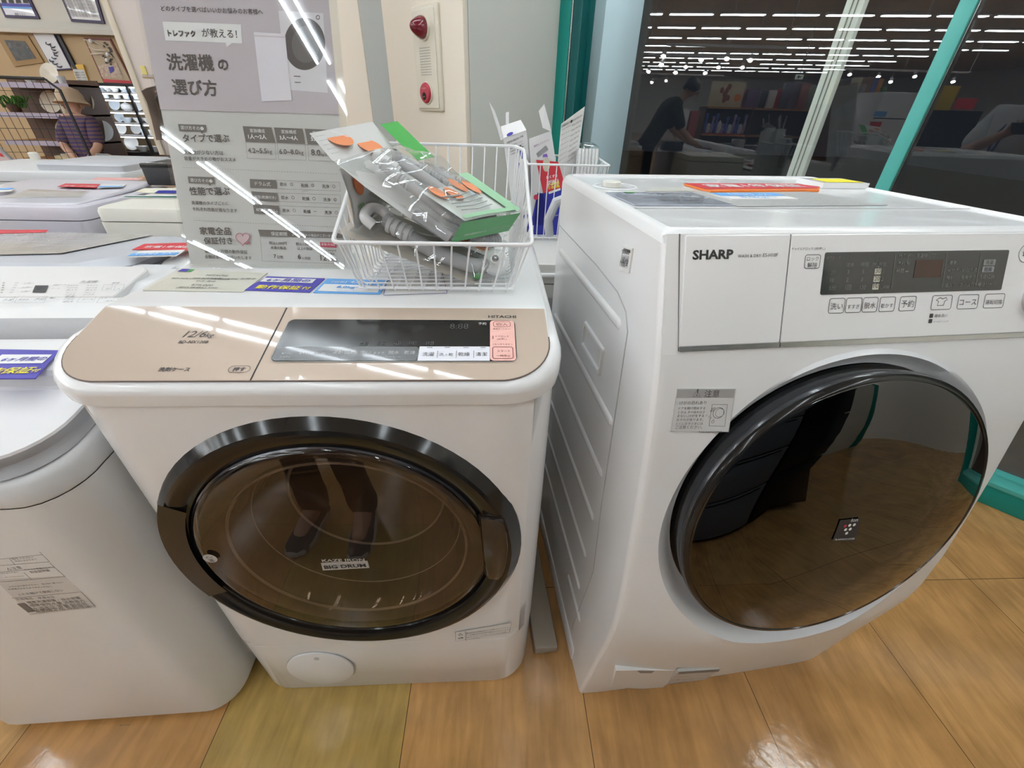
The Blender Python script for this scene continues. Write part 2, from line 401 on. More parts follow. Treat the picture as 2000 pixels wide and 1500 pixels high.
# added unseen fill light brightening the column and post outside the glass
la = bpy.data.lights.new('outdoor_fill_light', 'AREA'); la.shape = 'RECTANGLE'; la.size = 3.6; la.size_y = .08; la.energy = 55; la.color = (.93, .97, 1)
lo_ = bpy.data.objects.new('outdoor_fill_light', la); C.objects.link(lo_)
lo_.matrix_world = WMX @ Matrix.Translation((-.5, .14, 2.96)) @ Matrix.Rotation(rad(14), 4, 'X')
# corner wall with the alarm: cream pillar, grey recessed strip, grey side wall
def cx(px, c): return hit(px, 0, WN*c, WN).dot(WT)
PC = 1.5; dy = PC-WC
p1, p2, p3, p4 = cx(640, PC), cx(697, PC), cx(743, PC), cx(903, PC)
wpart('wall_pillar', p3, p4, dy, dy+.03, 0, ZC, CREAM, 'cream pillar carrying the fire alarm plate', 'wall', .006)
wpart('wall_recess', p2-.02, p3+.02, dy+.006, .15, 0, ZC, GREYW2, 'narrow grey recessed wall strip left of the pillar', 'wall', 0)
wpart('wall_pier', p1-.25, p2, dy, .15, 0, ZC, CREAM, 'cream pier behind the printed sign', 'wall', .006)
# grey side wall of the pillar runs out to the teal jamb
a = WN*PC + WT*p4; e = wpt(tl0+.003)
k = B(); a = a+WN*.0305; k.loft([[a, e, e-WT*.30, a-WT*.30], [p+Vector((0, 0, ZC)) for p in (a, e, e-WT*.30, a-WT*.30)]], True, True)
struct(k.obj('wall_side', GREYW, smooth=False), 'grey wallpapered side of the pillar next to the window')
# fire alarm plate
c0 = hit(808, 16, WN*PC, WN); c1 = hit(869, 218, WN*PC, WN)
u0, u1 = hit(810, 60, WN*PC, WN).dot(WT), c1.dot(WT); zb, zt = c1.z, hit(840, 8, WN*PC, WN).z
AM = Matrix.Translation(WN*(PC-.0) + WT*((u0+u1)/2) + Vector((0, 0, (zb+zt)/2)))
AM = AM @ Matrix(((WT.x, -WN.x, 0, 0), (WT.y, -WN.y, 0, 0), (0, 0, 1, 0), (0, 0, 0, 1))) @ Matrix.Rotation(PI/2, 4, 'X') @ Matrix.Scale(-1, 4, (0, 0, 1)) if False else AM
apl = Pl(WN*(PC-.001) + WT*u0 + Vector((0, 0, zb)), WT, (0, 0, 1))      # normal faces the room
aw, ah = u1-u0, zt-zb
al = thing('fire_alarm', 'ivory fire alarm plate with red lamp and red push button on cream pillar', 'alarm', Matrix.Translation(apl.o))
k = B(); k.loft([[apl.p(x, y, h) for x, y in rrect(0+i, aw-i, 0+i, ah-i, .006)] for h, i in ((0, 0), (.010, 0), (.013, .004))], True, True); k.obj('plate', IVORY, al)
k = B(); k.loft([[apl.p(x, y, h) for x, y in rrect(.012+i, aw-.022-i, .012+i, ah-.016-i, .004)] for h, i in ((.013, 0), (.018, .001))], False, True); k.obj('cover', IVORY, al)
lx, ly = aw*.5, ah*.80
k = B(); k.lathe([(.052, .018), (.050, .026), (.044, .028)], apl.p(lx, ly), apl.n, 32, sx=1, ref=apl.u); k.obj('lamp_collar', IVORY, al)
k = B(); k.lathe([(.044, .022), (.044, .040), (.036, .058), (.020, .083), (.008, .092), (.001, .093)], apl.p(lx, ly), apl.n, 32, ref=apl.u); k.obj('warning_lamp', REDL, al)
k = B()
for r in range(11):
    for c_ in range(13): k.box(0, 0, 0, 0, 0, 0) if False else k.flat([(x, y) for x, y in rrect(aw*.27+c_*aw*.033, aw*.27+c_*aw*.033+.0035, ah*.36+r*ah*.0255, ah*.36+r*ah*.0255+.004, .001, 1)], .0184, apl)
k.obj('sounder_slots', mat('slot shadow', (.16, .14, .11), .8), al)
bx, by = aw*.46, ah*.185
k = B(); k.lathe([(.050, .018), (.049, .024), (.045, .026)], apl.p(bx, by), apl.n, 32, ref=apl.u); k.obj('button_collar', IVORY, al)
k = B(); k.lathe([(.044, .02), (.044, .030), (.038, .037), (.001, .038)], apl.p(bx, by), apl.n, 32, ref=apl.u); kb = k.obj('push_button', REDP, al)
k = B(); k.lathe([(.017, .0385), (.001, .039)], apl.p(bx, by-.014), apl.n, 20, ref=apl.u); k.obj('button_window', BLACK, kb)
k = B(); k.text(apl, '火災報知機', bx-.020, by+.016, w=.040, h=.0392); k.text(apl, '強く押す', bx-.010, by-.018, w=.020, h=.0396); k.obj('lettering', mat('pale pink print', (.7, .35, .38), .5), kb)

# ================================================================ ceiling lights (twin tubes, store axes turned a little)
SY = Matrix.Rotation(rad(6.0), 4, 'Z'); SX = SY @ Vector((1, 0, 0)); SYv = SY @ Vector((0, 1, 0))
ref = mir(atz(1300, 28, ZC-.068)); r0 = ref.dot(SX); s0 = ref.dot(SYv)
L0 = None; nl = 0
rows = [(j, r0 + 2.28*j) for j in range(-8, 8)]
for j, rx in rows:
    ri = 8-j if False else j+8
    i = 0
    for q in range(-16, 8):
        sy = s0 + .71 + 1.42*q
        p = SX*rx + SYv*sy
        if p.y > 5.8 or p.y < -16 or p.x > 3.6 or (p.dot(WN) > WC-.15) or (rx > r0+1 and p.y < -11) or (-4.6 < p.x < .6 and p.y > 1.55) or (rx < r0-9 and (p.y > 4 or p.y < -15)): continue
        if j in (-6,) and q % 5 == 0: continue
        i += 1
        M = Matrix.Translation((p.x, p.y, ZC)) @ SY
        lab = 'twin-tube ceiling light, %s along the %s row from the far left wall' % (ORD[i-1], ORD[ri])
        if L0 is None:
            L0 = thing('ceiling_light', lab, 'light', M, 'tube lights on the shop ceiling')
            k = B(M); k.box(-.11, .11, -.63, .63, -.05, 0, .006); k.obj('housing', LAMPW, L0)
            for sx_ in (-.055, .055):
                k = B(M); k.tube([(sx_, -.60, -.068), (sx_, .60, -.068)], .012, 8); k.obj('tube', TUBE, L0)
        else: dup(L0, M, lab)
        nl += 1
# a short cross row of half-length twin tubes over the back of the washer rows
cd_ = Vector((.978, -.206, 0))
for i in range(6):
    p = Vector((-3.55, 2.47, 0)) + cd_*(.66*i)
    M = Matrix.Translation((p.x, p.y, ZC)) @ Matrix.Rotation(math.atan2(cd_.y, cd_.x)-PI/2, 4, 'Z') @ Matrix.Diagonal((1, .5, 1, 1))
    dup(L0, M, 'short twin-tube light of the cross row above the washers, %s from the pillar' % ORD[5-i], 'short lights of the cross row')
print('LIGHTS', nl, r0, s0)
# ================================================================ left drum washer (large dark round door, gold panel)
HM = frame(-.569, .4625, 3.5)
X0, X1, YB = -.065, .640, .55
def hy(z): return -.012*z/.92
def hz(y):
    if y < .14: return .958 + (y+.012)*.2763
    return 1.000
dw = thing('drum_washing_machine', 'white drum washer with gold top panel and big black round door, left of pair', 'washing machine', HM)
k = B(HM); rf = .088
def hring(z, off=0, zf=None, k_=8):
    P = rr4(X0-off, X1+off, hy(z)-off, YB, rf, .02, k_)
    return [(x, y, zf(y) if zf else z) for x, y in P]
# rear and side shell (open at the flat front), then the front face with the round opening
n8 = 9
def strip(z0, z1, m=6, off=0):
    R = []
    for i in range(m+1):
        z = z0+(z1-z0)*i/m; r = hring(z, off); R.append(r[:])
    return R
ctr = (.286, .600); HR = .252
def front_polar(bb, xa, xb, za, zb, yf, c, r, rings=8, n=72):
    import bisect
    ang = sorted(set([2*PI*i/n for i in range(n)] + [math.atan2(z-c[1], x-c[0]) % (2*PI) for x in (xa, xb) for z in (za, zb)]))
    def edge(a):
        dx, dz = cos(a), sin(a); t = 1e9
        if dx > 1e-9: t = min(t, (xb-c[0])/dx)
        if dx < -1e-9: t = min(t, (xa-c[0])/dx)
        if dz > 1e-9: t = min(t, (zb-c[1])/dz)
        if dz < -1e-9: t = min(t, (za-c[1])/dz)
        return c[0]+dx*t, c[1]+dz*t
    R = []
    for i in range(rings+1):
        t = i/rings; row = []
        for a in ang:
            ex, ez = edge(a); x = ex*(1-t)+(c[0]+cos(a)*r)*t; z = ez*(1-t)+(c[1]+sin(a)*r)*t
            row.append((x, yf(x, z), z))
        R.append(row)
    bb.loft(R)
# shell: outline minus the flat front; the front flat spans X0+.03 .. X1-.03 softly rounded
def hyx(x, z):                      # front surface incl. rounded corners
    y = hy(z); d = max(X0+rf-x, x-(X1-rf), 0)
    return y + rf - math.sqrt(max(rf*rf-d*d, 0))
fa, fb = X0+.036, X1-.036
front_polar(k, fa, fb, .240, .920, hyx, ctr, HR, 10, 84)
sh = []
for i in range(7):
    z = .240+(.68)*i/6; row = []
    P = [(x, hyx(x, z)) for x in (fb, X1-.02, X1-.01, X1-.004, X1-.0006)] + [(X1, hy(z)+rf)] + [(X1, YB-.02), (X1-.006, YB-.006), (X1-.02, YB), (X0+.02, YB), (X0+.006, YB-.006), (X0, YB-.02)] + [(X0, hy(z)+rf)] + [(x, hyx(x, z)) for x in (X0+.0006, X0+.004, X0+.01, X0+.02, fa)]
    sh.append([(x, y, z) for x, y in P])
k.loft(sh, closed=False)
bmesh.ops.remove_doubles(k.bm, verts=k.bm.verts, dist=1e-5)
k.obj('cabinet', WHITE, dw, ang=50)
k = B(HM); k.loft([hring(.0, -.012), hring(.012, -.004), hring(.20, -.0015), hring(.236, -.0015), hring(.240, -.006)], True, True); kp = k.obj('kick_panel', WHITE, dw)
fpl_ = fpl(HM, (0, -.0012, 0), (1, 0, 0), (0, 0, 1))
k = B(); k.lathe([(.0775, 0), (.0775, .004), (.074, .0055), (.001, .0055)], fpl_.p(.128, .128), fpl_.n, 40, ref=fpl_.u); fc = k.obj('filter_cover', WHITE, dw)
k = B(); outline(k, circ(.128, .128, .0795, 40), .0018, .0008, fpl_); k.obj('cover_gap', INKF, fc)
k = B(); k.lathe([(.006, .0055), (.006, .007), (.001, .007)], fpl_.p(.132, .186), fpl_.n, 16, ref=fpl_.u); k.obj('cover_notch', GREYP, fc)
# top cover with the sloping rim
def zt(o): return lambda y: hz(y)+o
k = B(HM)
k.loft([hring(.9195, 0), hring(.9225, .005), hring(.940, .0075), hring(.95, .0075, zt(-.012)), hring(.95, .004, zt(-.004)), hring(.95, -.003, zt(-.0005)), hring(.95, -.010, zt(0))])
ys = [i/60 for i in range(61)]
def xl(y, off, fo=None):
    x0, x1 = X0, X1; fo = off if fo is None else fo        # half outline at depth y, inset by off
    a, b_ = x0+off, x1-off; yf = hy(.95)+fo; r = rf-off; d = max(yf+r-y, 0)
    s = r-math.sqrt(max(r*r-d*d, 0)); db = max(y-(YB-off-.015), 0)
    return a+s, b_-s
rws = []
yl = [hy(.95)+.0101+.003*i for i in range(10)] + [.03+.02*i for i in range(6)] + [.14, .16, .3, .5, .54]
for y in yl:
    a, b_ = xl(y, .010); rws.append([(a+(b_-a)*t, y, hz(y)) for t in (0, .1, .3, .5, .7, .9, 1)])
k.patch(rws); k.obj('top_cover', WHITE, dw, ang=50)
# gold panel in two pieces
gp = fpl(HM, (0, -.012, .958), (1, 0, 0), (0, cos(rad(15.44)), sin(rad(15.44))))
SAG = .0
def gz(y): return hz(y)+.0016 - SAG*(1-((y-.068)/.072)**2)
def gold(name, xa, xb):
    k = B(HM); rows = []
    yy = [-.0105, -.0095, -.007, -.003, .001, .005, .010, .016, .024, .034, .046, .060, .076, .092, .108, .124, .1385]
    for y in yy:
        a, b_ = xl(y, .0125, .0015)
        a = max(a, xa) if xa is not None else a; b_ = min(b_, xb) if xb is not None else b_
        rows.append([(a, y, hz(y)+.0002)] + [(a+(b_-a)*t, y, gz(y)) for t in (.0008, .25, .5, .75, .9992)] + [(b_, y, hz(y)+.0002)])
    rows = [[(x, y-.0008, hz(y)) for x, y, z in rows[0]]] + rows + [[(x, y+.0008, hz(y)) for x, y, z in rows[-1]]]
    k.patch(rows); return k.obj(name, GOLD, dw, ang=50)
drw = gold('detergent_lid', None, .2192); gcp = gold('control_panel', .2212, None)
k = B()
gl = [(.2192, .002), (.2212, .002), (.2212, .156), (.2192, .156)]
k.flat(gl, .0012, gp); k.obj('panel_gap', DARK, dw)
k = B(HM); pts = []
for y in [-.0108, -.0104, -.0095, -.008, -.005, -.002, .002, .008, .016, .026, .036, .05, .064, .074]: pts.append((xl(y, .0118, .0013)[0], y, hz(y)+.0004))
ptr = [(xl(p[1], .0118, .0013)[1], p[1], p[2]) for p in pts]
k.tube(pts[::-1]+ptr, .0011, 6); k.obj('panel_outline', mat('brown gap', (.12, .08, .07), .6), dw)
k = B()
k.text(gp, '12/6', .094, .086, w=.030, h=.002, ital=.25); k.text(gp, 'kg', .1255, .086, w=.0105, h=.002, ital=.25)
k.text(gp, 'BD-NX120B', .094, .073, w=.041, h=.002, ital=.1, bold=.012); k.text(gp, '洗剤ケース', .094, .0185, w=.040, h=.002, bold=.025, maxh=.0115)
k.text(gp, '押す', .1905, .0185, w=.016, h=.002, bold=.02); outline(k, rrect(.184, .213, .0155, .0285, .0065, 6), .0007, .002, gp)
k.obj('lettering', INK, drw)
dsp = B(); dsp.slab(rrect(.234, .578, .036, .126, .009), .0014, .0026, gp); ds = dsp.obj('display_window', BLACK, gcp)
k = B(); outline(k, rrect(.2325, .5795, .0345, .1275, .010), .0016, .0022, gp); k.obj('display_edge', mat('beige rim', (.35, .30, .26), .5), ds)
k = B(); k.flat(rrect(.2355, .4365, .0372, .0655, .006), .0029, gp); k.obj('key_strip', DGREY, ds)
k = B(); k.flat(rrect(.4368, .5388, .0368, .0660, .001), .0029, gp); kw = k.obj('course_keys', KEYW, ds)
k = B(); k.flat(rrect(.5392, .5768, .0368, .1250, .006), .0029, gp); pk = k.obj('start_keys', PINK, ds)
k = B()
for t, x in (('洗濯', .4425), ('洗・乾', .4665), ('乾燥', .4935), ('清潔', .5185)): k.text(gp, t, x, .0465, w=.0165 if len(t) == 2 else .0195, h=.0033, maxh=.0095)
for x in (.4475, .473, .5, .525): k.flat([(x, .0632), (x+.008, .0632), (x+.008, .0642), (x, .0642)], .0033, gp)
for x in (.4635, .4905, .5155): k.flat([(x, .042), (x+.0006, .042), (x+.0006, .057), (x, .057)], .0033, gp)
k.obj('lettering', INK, kw)
k = B()
k.text(gp, '切/入', .5485, .1125, w=.0175, h=.0033); outline(k, rrect(.544, .571, .1095, .1225, .004), .0007, .0033, gp)
k.text(gp, '電源(オートオフ)', .544, .1035, w=.026, h=.0033); k.text(gp, 'ドアロック', .5475, .086, w=.020, h=.0033); k.text(gp, '(3秒押し)', .5495, .0805, w=.015, h=.0033)
k.flat([(.543, .082), (.5442, .082), (.5442, .089), (.543, .089)], .0033, gp)
k.text(gp, 'これっきりボタン', .5425, .069, w=.030, h=.0033); k.text(gp, 'スタート', .5495, .0545, w=.019, h=.0033); k.text(gp, '一時停止', .5485, .0445, w=.020, h=.0033)
outline(k, rrect(.5425, .573, .0405, .0655, .004), .0011, .0033, gp); k.obj('lettering', mat('brown red print', (.16, .03, .03), .5), pk)
k = B()
k.text(gp, '予約', .521, .1145, w=.0125, h=.0033)
for t, x in (('風アイロン', .246), ('おそうじ', .270), ('自動お掃除', .291), ('液剤', .315), ('温水', .334), ('洗い', .354), ('すすぎ', .373), ('脱水', .394), ('乾燥', .4165)): k.text(gp, t, x, .0500, w=.0155, h=.0033, maxh=.010)
k.text(gp, 'システム', .246, .043, w=.014, h=.0033); k.text(gp, '(ナイトモード)', .390, .043, w=.022, h=.0033)
k.obj('lettering', mat('grey white print', (.55, .55, .55), .5), ds)
k = B()
for x in (.35, .375, .398, .42, .445): k.text(gp, '88', x, .068, w=.012, h=.0031)
k.obj('segment_row', mat('faint segment', (.035, .033, .033), .4), ds); k = B(); k.text(gp, '8:88', .478, .105, w=.028, h=.0031); k.obj('segment_clock', mat('faint segment', (.035, .033, .033), .4), ds)
k = B(); k.text(gp, 'HITACHI', .5365, .1325, w=.044, h=.002, bold=.02, maxh=.009); k.obj('lettering', INKB, gcp)
# round door -------------------------------------------------------------
dp = fpl(HM, (ctr[0], 0, ctr[1]), (1, 0, 0), (0, 0, 1))       # normal to the viewer
DR = .312
k = B(); ax = -(HM.to_3x3() @ Vector((0, 1, 0))); dc = HM @ Vector((.283, 0, .592))
k.lathe([(DR+.002, -.055), (DR+.001, .006), (DR-.004, .012), (DR-.018, .0265), (DR-.024, .0285), (.270, .026), (.259, .020), (.253, .008), (.2525, -.02)], dc, ax, 72, ref=HM.to_3x3() @ Vector((1, 0, 0)), cap=False)
bz = k.obj('door_ring', BLACK, dw, ang=25)
gc = HM @ Vector((.285, 0, .603))
k = B(); k.lathe([(.247, .018), (.248, .026), (.244, .030), (.235, .0315), (.18, .0345), (.10, .0365), (.001, .0372)], gc, ax, 72, ref=HM.to_3x3() @ Vector((1, 0, 0)), cap=False); dg = k.obj('door_glass', DOORG, dw, ang=40)
k = B(); k.lathe([(.2505, .012), (.2505, .024), (.2475, .026), (.2465, .018)], gc, ax, 72, cap=False); k.obj('glass_edge', mat('dark chrome', (.10, .10, .11), .15, metal=.8), dw)
bc = HM @ Vector((.280, 0, .580))
k = B(); k.lathe([(.2500, .010), (.225, .004), (.212, -.01), (.206, -.03), (.195, -.07), (.165, -.13), (.10, -.165), (.001, -.175)], bc, ax, 64, cap=False); k.obj('glass_bowl', mixmat('clear bowl glass', (.55, .52, .48), .10, body=(.36, .32, .28), bodyfac=.5), dw)
k = B(); k.lathe([(.252, .004), (.262, -.012), (.27, -.25), (.20, -.33), (.001, -.34)], bc, ax, 48, cap=False); k.obj('drum', mat('dull drum steel', (.10, .09, .085), .4, metal=.4), dw)
k = B()
for r_, h_ in ((.214, -.006), (.2, -.06), (.16, -.13)): k.lathe([(r_+.003, h_), (r_, h_+.004), (r_-.003, h_)], bc, ax, 64, cap=False)
k.obj('bowl_rims', mat('bright glass rim', (.60, .55, .48), .2, spec=.8), dw)
# grip scoop at the left, hinge tab at the right
k = B(); pts = []
for i in range(13):
    a_ = rad(152+i*4.2); pts.append((.285+.297*cos(a_), .603+.297*sin(a_)))
inn = []
for i in range(13):
    a_ = rad(152+i*4.2); rr_ = .256+.0*(i); inn.append((.285+rr_*cos(a_), .603+rr_*sin(a_)))
k.loft([[(x, -.0292, z) for x, z in pts], [(x, -.030, z) for x, z in inn]], closed=False); k.M = HM
for v_ in k.bm.verts: v_.co = HM @ v_.co
k.obj('grip_recess', mat('black void', (.004, .004, .004), .25), dw)
k = B()
tabp = [(.522, .700), (.553, .694), (.560, .690), (.567, .66), (.570, .62), (.568, .575), (.560, .535), (.552, .523), (.536, .527), (.531, .54)]
tp = fpl(HM, (0, 0, 0), (1, 0, 0), (0, 0, 1)); 
def scl(P, s): 
    cx_ = sum(p[0] for p in P)/len(P); cz_ = sum(p[1] for p in P)/len(P); return [(cx_+(x-cx_)*s, cz_+(z-cz_)*s) for x, z in P]
k.loft([[tp.p(x, z, .0275) for x, z in scl(tabp, 1)], [tp.p(x, z, .0325) for x, z in scl(tabp, .99)], [tp.p(x, z, .0335) for x, z in scl(tabp, .95)]], False, True); k.obj('hinge_tab', mat('brown black plastic', (.022, .017, .014), .15, coat=.3), dw)
k = B(); outline(k, scl(tabp, 1.05), .002, .0288, tp); k.obj('tab_gap', mat('black void', (.004, .004, .004), .25), dw)
dq = fpl(HM, (0, -.0362, 0), (1, 0, 0), (0, 0, 1)); dq2 = fpl(HM, (0, -.0355, 0), (1, 0, 0), (0, 0, 1))
k = B(); k.tpx(dq, 'KAZE IRON', (630, 1096), (713, 1094), h=.0015, bold=.02, maxh=.010)
P = [dq.px(*q) for q in ((627, 1098), (718, 1094), (722, 1108), (631, 1113))]
k.f([k.v(dq.p(x, y, .0012)) for x, y in P]); k.obj('badge', SILVER, dg)
k = B(); k.tpx(dq, 'BIG DRUM', (635, 1109.5), (716, 1105.5), h=.0018, bold=.02, maxh=.014); k.obj('badge_lettering', INKB, dg)
k = B(); x_, z_ = dq2.px(411, 1090); k.flat(circ(x_, z_, .0115, 24), .001, dq2); k.obj('round_mark', SILVER, dg)
k = B(); k.text(dq2, 'ナイ', x_-.0065, z_+.001, w=.013, h=.0014); k.text(dq2, '消', x_-.004, z_-.008, w=.008, h=.0014); k.obj('mark_lettering', INKB, dg)
# caution sticker low at the right
cp = fpl(HM, (0, -.0042, 0), (1, 0, 0), (0, 0, 1))
q0, q1 = cp.px(890, 1233), cp.px(998, 1216); 
k = B(); P = [cp.px(*q) for q in ((890, 1251), (995, 1234), (999, 1215), (889, 1233))]; k.f([k.v(cp.p(x, y, .0012)) for x, y in P]); st = k.obj('caution_sticker', PAPER, dw)
k = B(); outline(k, P, .0008, .0016, cp)
k.tpx(cp, '注意', (894, 1247), (906, 1245), h=.0016); k.tpx(cp, '△', (895, 1240), (905, 1239), h=.0016)
for i, t in enumerate(('●安全のため運転中はドアを開けないでください', '　ドアを閉めるときは手や指をはさまないように', '◎お子さまがドラム内に入らないように注意', '　してください')):
    k.tpx(cp, t, (911, 1236.5+i*4.2), (911+len(t)*3.9, 1236.5+i*4.2-len(t)*.56), h=.0016)
k.flat([cp.px(909, 1250), cp.px(909.7, 1250), cp.px(909.7, 1231), cp.px(909, 1231)], .0016, cp); k.obj('lettering', INKB, st)
k = B(HM); outline(k, circ(.590, .162, .016, 28), .0006, 0, fpl(HM, (0, 0, 1.0006), (1, 0, 0), (0, 1, 0))); k.obj('moulded_ring', INKF, dw)
# ================================================================ right drum washer (black mirror door, grey-white front)
SM = frame(.2136, .476, 8.5)
SWD, SD = .655, .66
SX0 = -.012
def interp(T, z):
    for (a, va), (b, vb) in zip(T, T[1:]):
        if z <= b:
            t = (z-a)/(b-a) if b > a else 0; t = max(0, min(1, t)); return va+(vb-va)*t
    return T[-1][1]
PRF = [(0, 0.004), (.02, 0), (.12, -.014), (.25, -.030), (.36, -.046), (.43, -.054), (.48, -.053), (.56, -.047), (.66, -.034), (.76, -.020), (.88, -.001), (.96, .018), (1.0, .030), (1.144, .087)]
BOW = [(0, .004), (.15, .022), (.30, .040), (.43, .050), (.55, .045), (.75, .026), (.9, .008), (1.0, 0), (1.2, 0)]
def sy(x, z):
    t = 2*(x-SX0)/(SWD-SX0+.0)-1
    return interp(PRF, z) - interp(BOW, z)*(1-t*t)
sw = thing('drum_washing_machine', 'white drum washer with sloping control panel and big black mirror door, right of pair', 'washing machine', SM)
RC_ = .011
def ycor(x, z):
    d = max(SX0+RC_-x, x-(SWD-RC_), 0); return sy(x, z)+RC_-math.sqrt(max(RC_*RC_-d*d, 0))
fa, fb = SX0+.005, SWD-.005
sc_ = (.322, .700); SR = .292
k = B(SM)
zs = [0, .02, .12, .25, .36, .43, .48, .56, .66, .76, .88, .96, 1.0]
front_polar(k, fa, fb, 0, 1.0, ycor, sc_, SR, 16, 96)
bmesh.ops.remove_doubles(k.bm, verts=k.bm.verts, dist=1e-6)
k.obj('front_panel', WHITE2, sw, ang=40)
# side and back shell
k = B(SM); rows = []
for z in zs + [1.04, 1.09, 1.13]:
    L_ = [(x, ycor(x, z), z) for x in (fa, SX0+.003, SX0+.0012, SX0+.0002)] + [(SX0, sy(SX0, z)+RC_+.002, z)]
    R_ = [(SWD-(x-SX0), ycor(SWD-(x-SX0), z), z) for x in (fa, SX0+.003, SX0+.0012, SX0+.0002)] + [(SWD, sy(SWD, z)+RC_+.002, z)]
    rows.append(L_ + [(SX0, SD-.015, z), (SX0+.015, SD, z), (SWD-.015, SD, z), (SWD, SD-.015, z)] + R_[::-1])
k.loft(rows, closed=False); k.obj('cabinet', WHITE, sw, ang=40)
# top: low raised rim and the sunken lid
tp = fpl(SM, (0, 0, 0), (1, 0, 0), (0, 1, 0))
k = B(SM)
def tring(z, off):
    y0 = .087+off if off > 0 else sy(.3, min(z, 1.14)); 
    return [(x, y, z) for x, y in rr4(SX0+off, SWD-off, y0, SD-off, .012, .02, 5)]
k.loft([[(x, y, z) for x, y in rr4(SX0, SWD, sy(.3, 1.128)+.002, SD, .015, .02, 5)] if z < 1.135 else tring(z, o) for z, o in ((1.128, 0), (1.141, .004), (1.1455, .010), (1.1465, .015), (1.1425, .0175))], False, True)
k.obj('top_lid', WHITE, sw, ang=40)
tl = fpl(SM, (0, 0, 1.1430), (1, 0, 0), (0, 1, 0))
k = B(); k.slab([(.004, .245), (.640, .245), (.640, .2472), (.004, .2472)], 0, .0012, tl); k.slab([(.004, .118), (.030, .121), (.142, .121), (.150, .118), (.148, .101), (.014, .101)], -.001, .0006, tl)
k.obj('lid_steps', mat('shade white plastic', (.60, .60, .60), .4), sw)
k = B(); k.lathe([(.0395, .0), (.0405, .0016), (.044, .0020), (.047, .0)], tl.p(.058, .475), tl.n, 36, cap=False); k.obj('inlet_dish', WHITE3, sw)
k = B(); k.lathe([(.019, 0), (.019, .009), (.016, .011), (.001, .011)], tl.p(.050, .475), tl.n, 24); k.obj('inlet_cap', BEIGE, sw)
k = B(); k.slab([(.53, .470), (.643, .470), (.643, .553), (.53, .553)], 0, .011, tl); rd = k.obj('raised_deck', WHITE, sw)
# control panel
cp = fpl(SM, (0, .030, 1.0), (1, 0, 0), (0, .055, .14))
def pslab(name, x0, x1, y0, y1, m, h1=.0025, r=.002):
    k = B(); k.loft([[cp.p(x, y, h) for x, y in rrect(x0+i, x1-i, y0+i, y1-i, r, 3)] for h, i in ((-.004, 0), (h1-.001, 0), (h1, .001))], False, True); return k.obj(name, m, sw)
lid = pslab('detergent_drawer', .0165, .1655, .0065, .1505, WHITE)
pan = pslab('control_panel', .1672, .648, .0065, .1505, WHITE)
k = B(); k.slab([(fa-.001, -.004), (fb+.001, -.004), (fb+.001, .1525), (fa-.001, .1525)], -.012, -.0002, cp); k.obj('panel_base', WHITE2, sw)
k = B(); k.slab(rrect(.0165, .1655, -.0005, .0062, .001, 2), -.002, .0028, cp); k.slab(rrect(.1672, .648, -.0005, .0062, .001, 2), -.002, .0028, cp); k.obj('chrome_strip', CHROME, sw)
k = B(); k.flat([(.0157, 0), (.0165, 0), (.0100, .1525), (.0080, .1525)], .0004, cp); k.obj('side_gap', mat('grey gap', (.12, .12, .12), .7), sw); k = B(); k.flat([(.1655, -.001), (.1672, -.001), (.1672, .151), (.1655, .151)], .0006, cp); k.obj('panel_gap', mat('grey gap', (.12, .12, .12), .7), sw)
k = B(); k.tpx(cp, 'SHARP', (1350, 507), (1429, 505), h=.003, bold=.035, maxh=.016); k.tpx(cp, 'WASH & DRY', (1438, 503.5), (1483, 502.5), h=.003, maxh=.0062); k.tpx(cp, 'ES-H10F', (1487, 502), (1516, 501.5), h=.003, maxh=.0064); k.obj('lettering', INKB, lid)
k = B(); k.loft([[cp.p(x, y, h) for x, y in rrect(.219, .5145, .0705, .1270, .0025, 3)] for h in (.002, .0032)], False, True); dw2 = k.obj('display_window', mat('dark brown display', (.028, .027, .025), .12, coat=.4), pan)
k = B()
def key(px0, px1, y0=.0445, y1=.0655, r=.0035): outline(k, rrect(px0, px1, y0, y1, r), .0008, .003, cp)
for x0, x1, t in ((.2345, .2595, '洗い'), (.261, .2865, 'すすぎ'), (.2875, .312, '脱水'), (.3145, .340, '乾かす'), (.347, .374, '予約'), (.400, .434, ''), (.444, .479, 'コース'), (.489, .524, '運転切換')):
    key(x0, x1)
    if t: k.text(cp, t, x0+.003, .0505, w=x1-x0-.006, h=.003, maxh=.0115)
key(.1895, .213, .106, .1245)
k.text(cp, 'ロック', .1925, .1165, w=.0175, h=.003); k.text(cp, '解除', .1945, .1078, w=.0145, h=.003, maxh=.0085)
k.text(cp, 'チャイルドロック (3秒押し)', .168, .1305, w=.050, h=.003)
for (x, y) in ((.407, .0505),):      # folded shirt mark
    outline(k, [(x+.003, y), (x+.014, y), (x+.015, y+.006), (x+.019, y+.008), (x+.016, y+.012), (x+.011, y+.010), (x+.006, y+.012), (x, y+.008), (x+.004, y+.006)], .0009, .003, cp)
k.flat(rrect(.4005, .4065, .0335, .0395, .001, 2), .003, cp); k.flat(rrect(.4005, .4065, .0258, .0318, .001, 2), .003, cp)
k.text(cp, '極め洗い', .409, .034, w=.0215, h=.003); k.text(cp, 'ルームクリーニング', .409, .0265, w=.025, h=.003)
outline(k, circ(.545, .122, .013, 24), .0008, .003, cp); k.text(cp, '切', .5385, .117, w=.011, h=.003)
k.obj('key_printing', INK, pan)
k = B()
for x, s_ in ((.3285, .3285), (.4115, .4115), (.468, .468)): k.flat([(x, .0765), (x+.0007, .0765), (x-.0005, .1235), (x-.0012, .1235)], .0036, cp)
k.text(cp, 'ドアロック', .2225, .118, w=.020, h=.0036, maxh=.006)
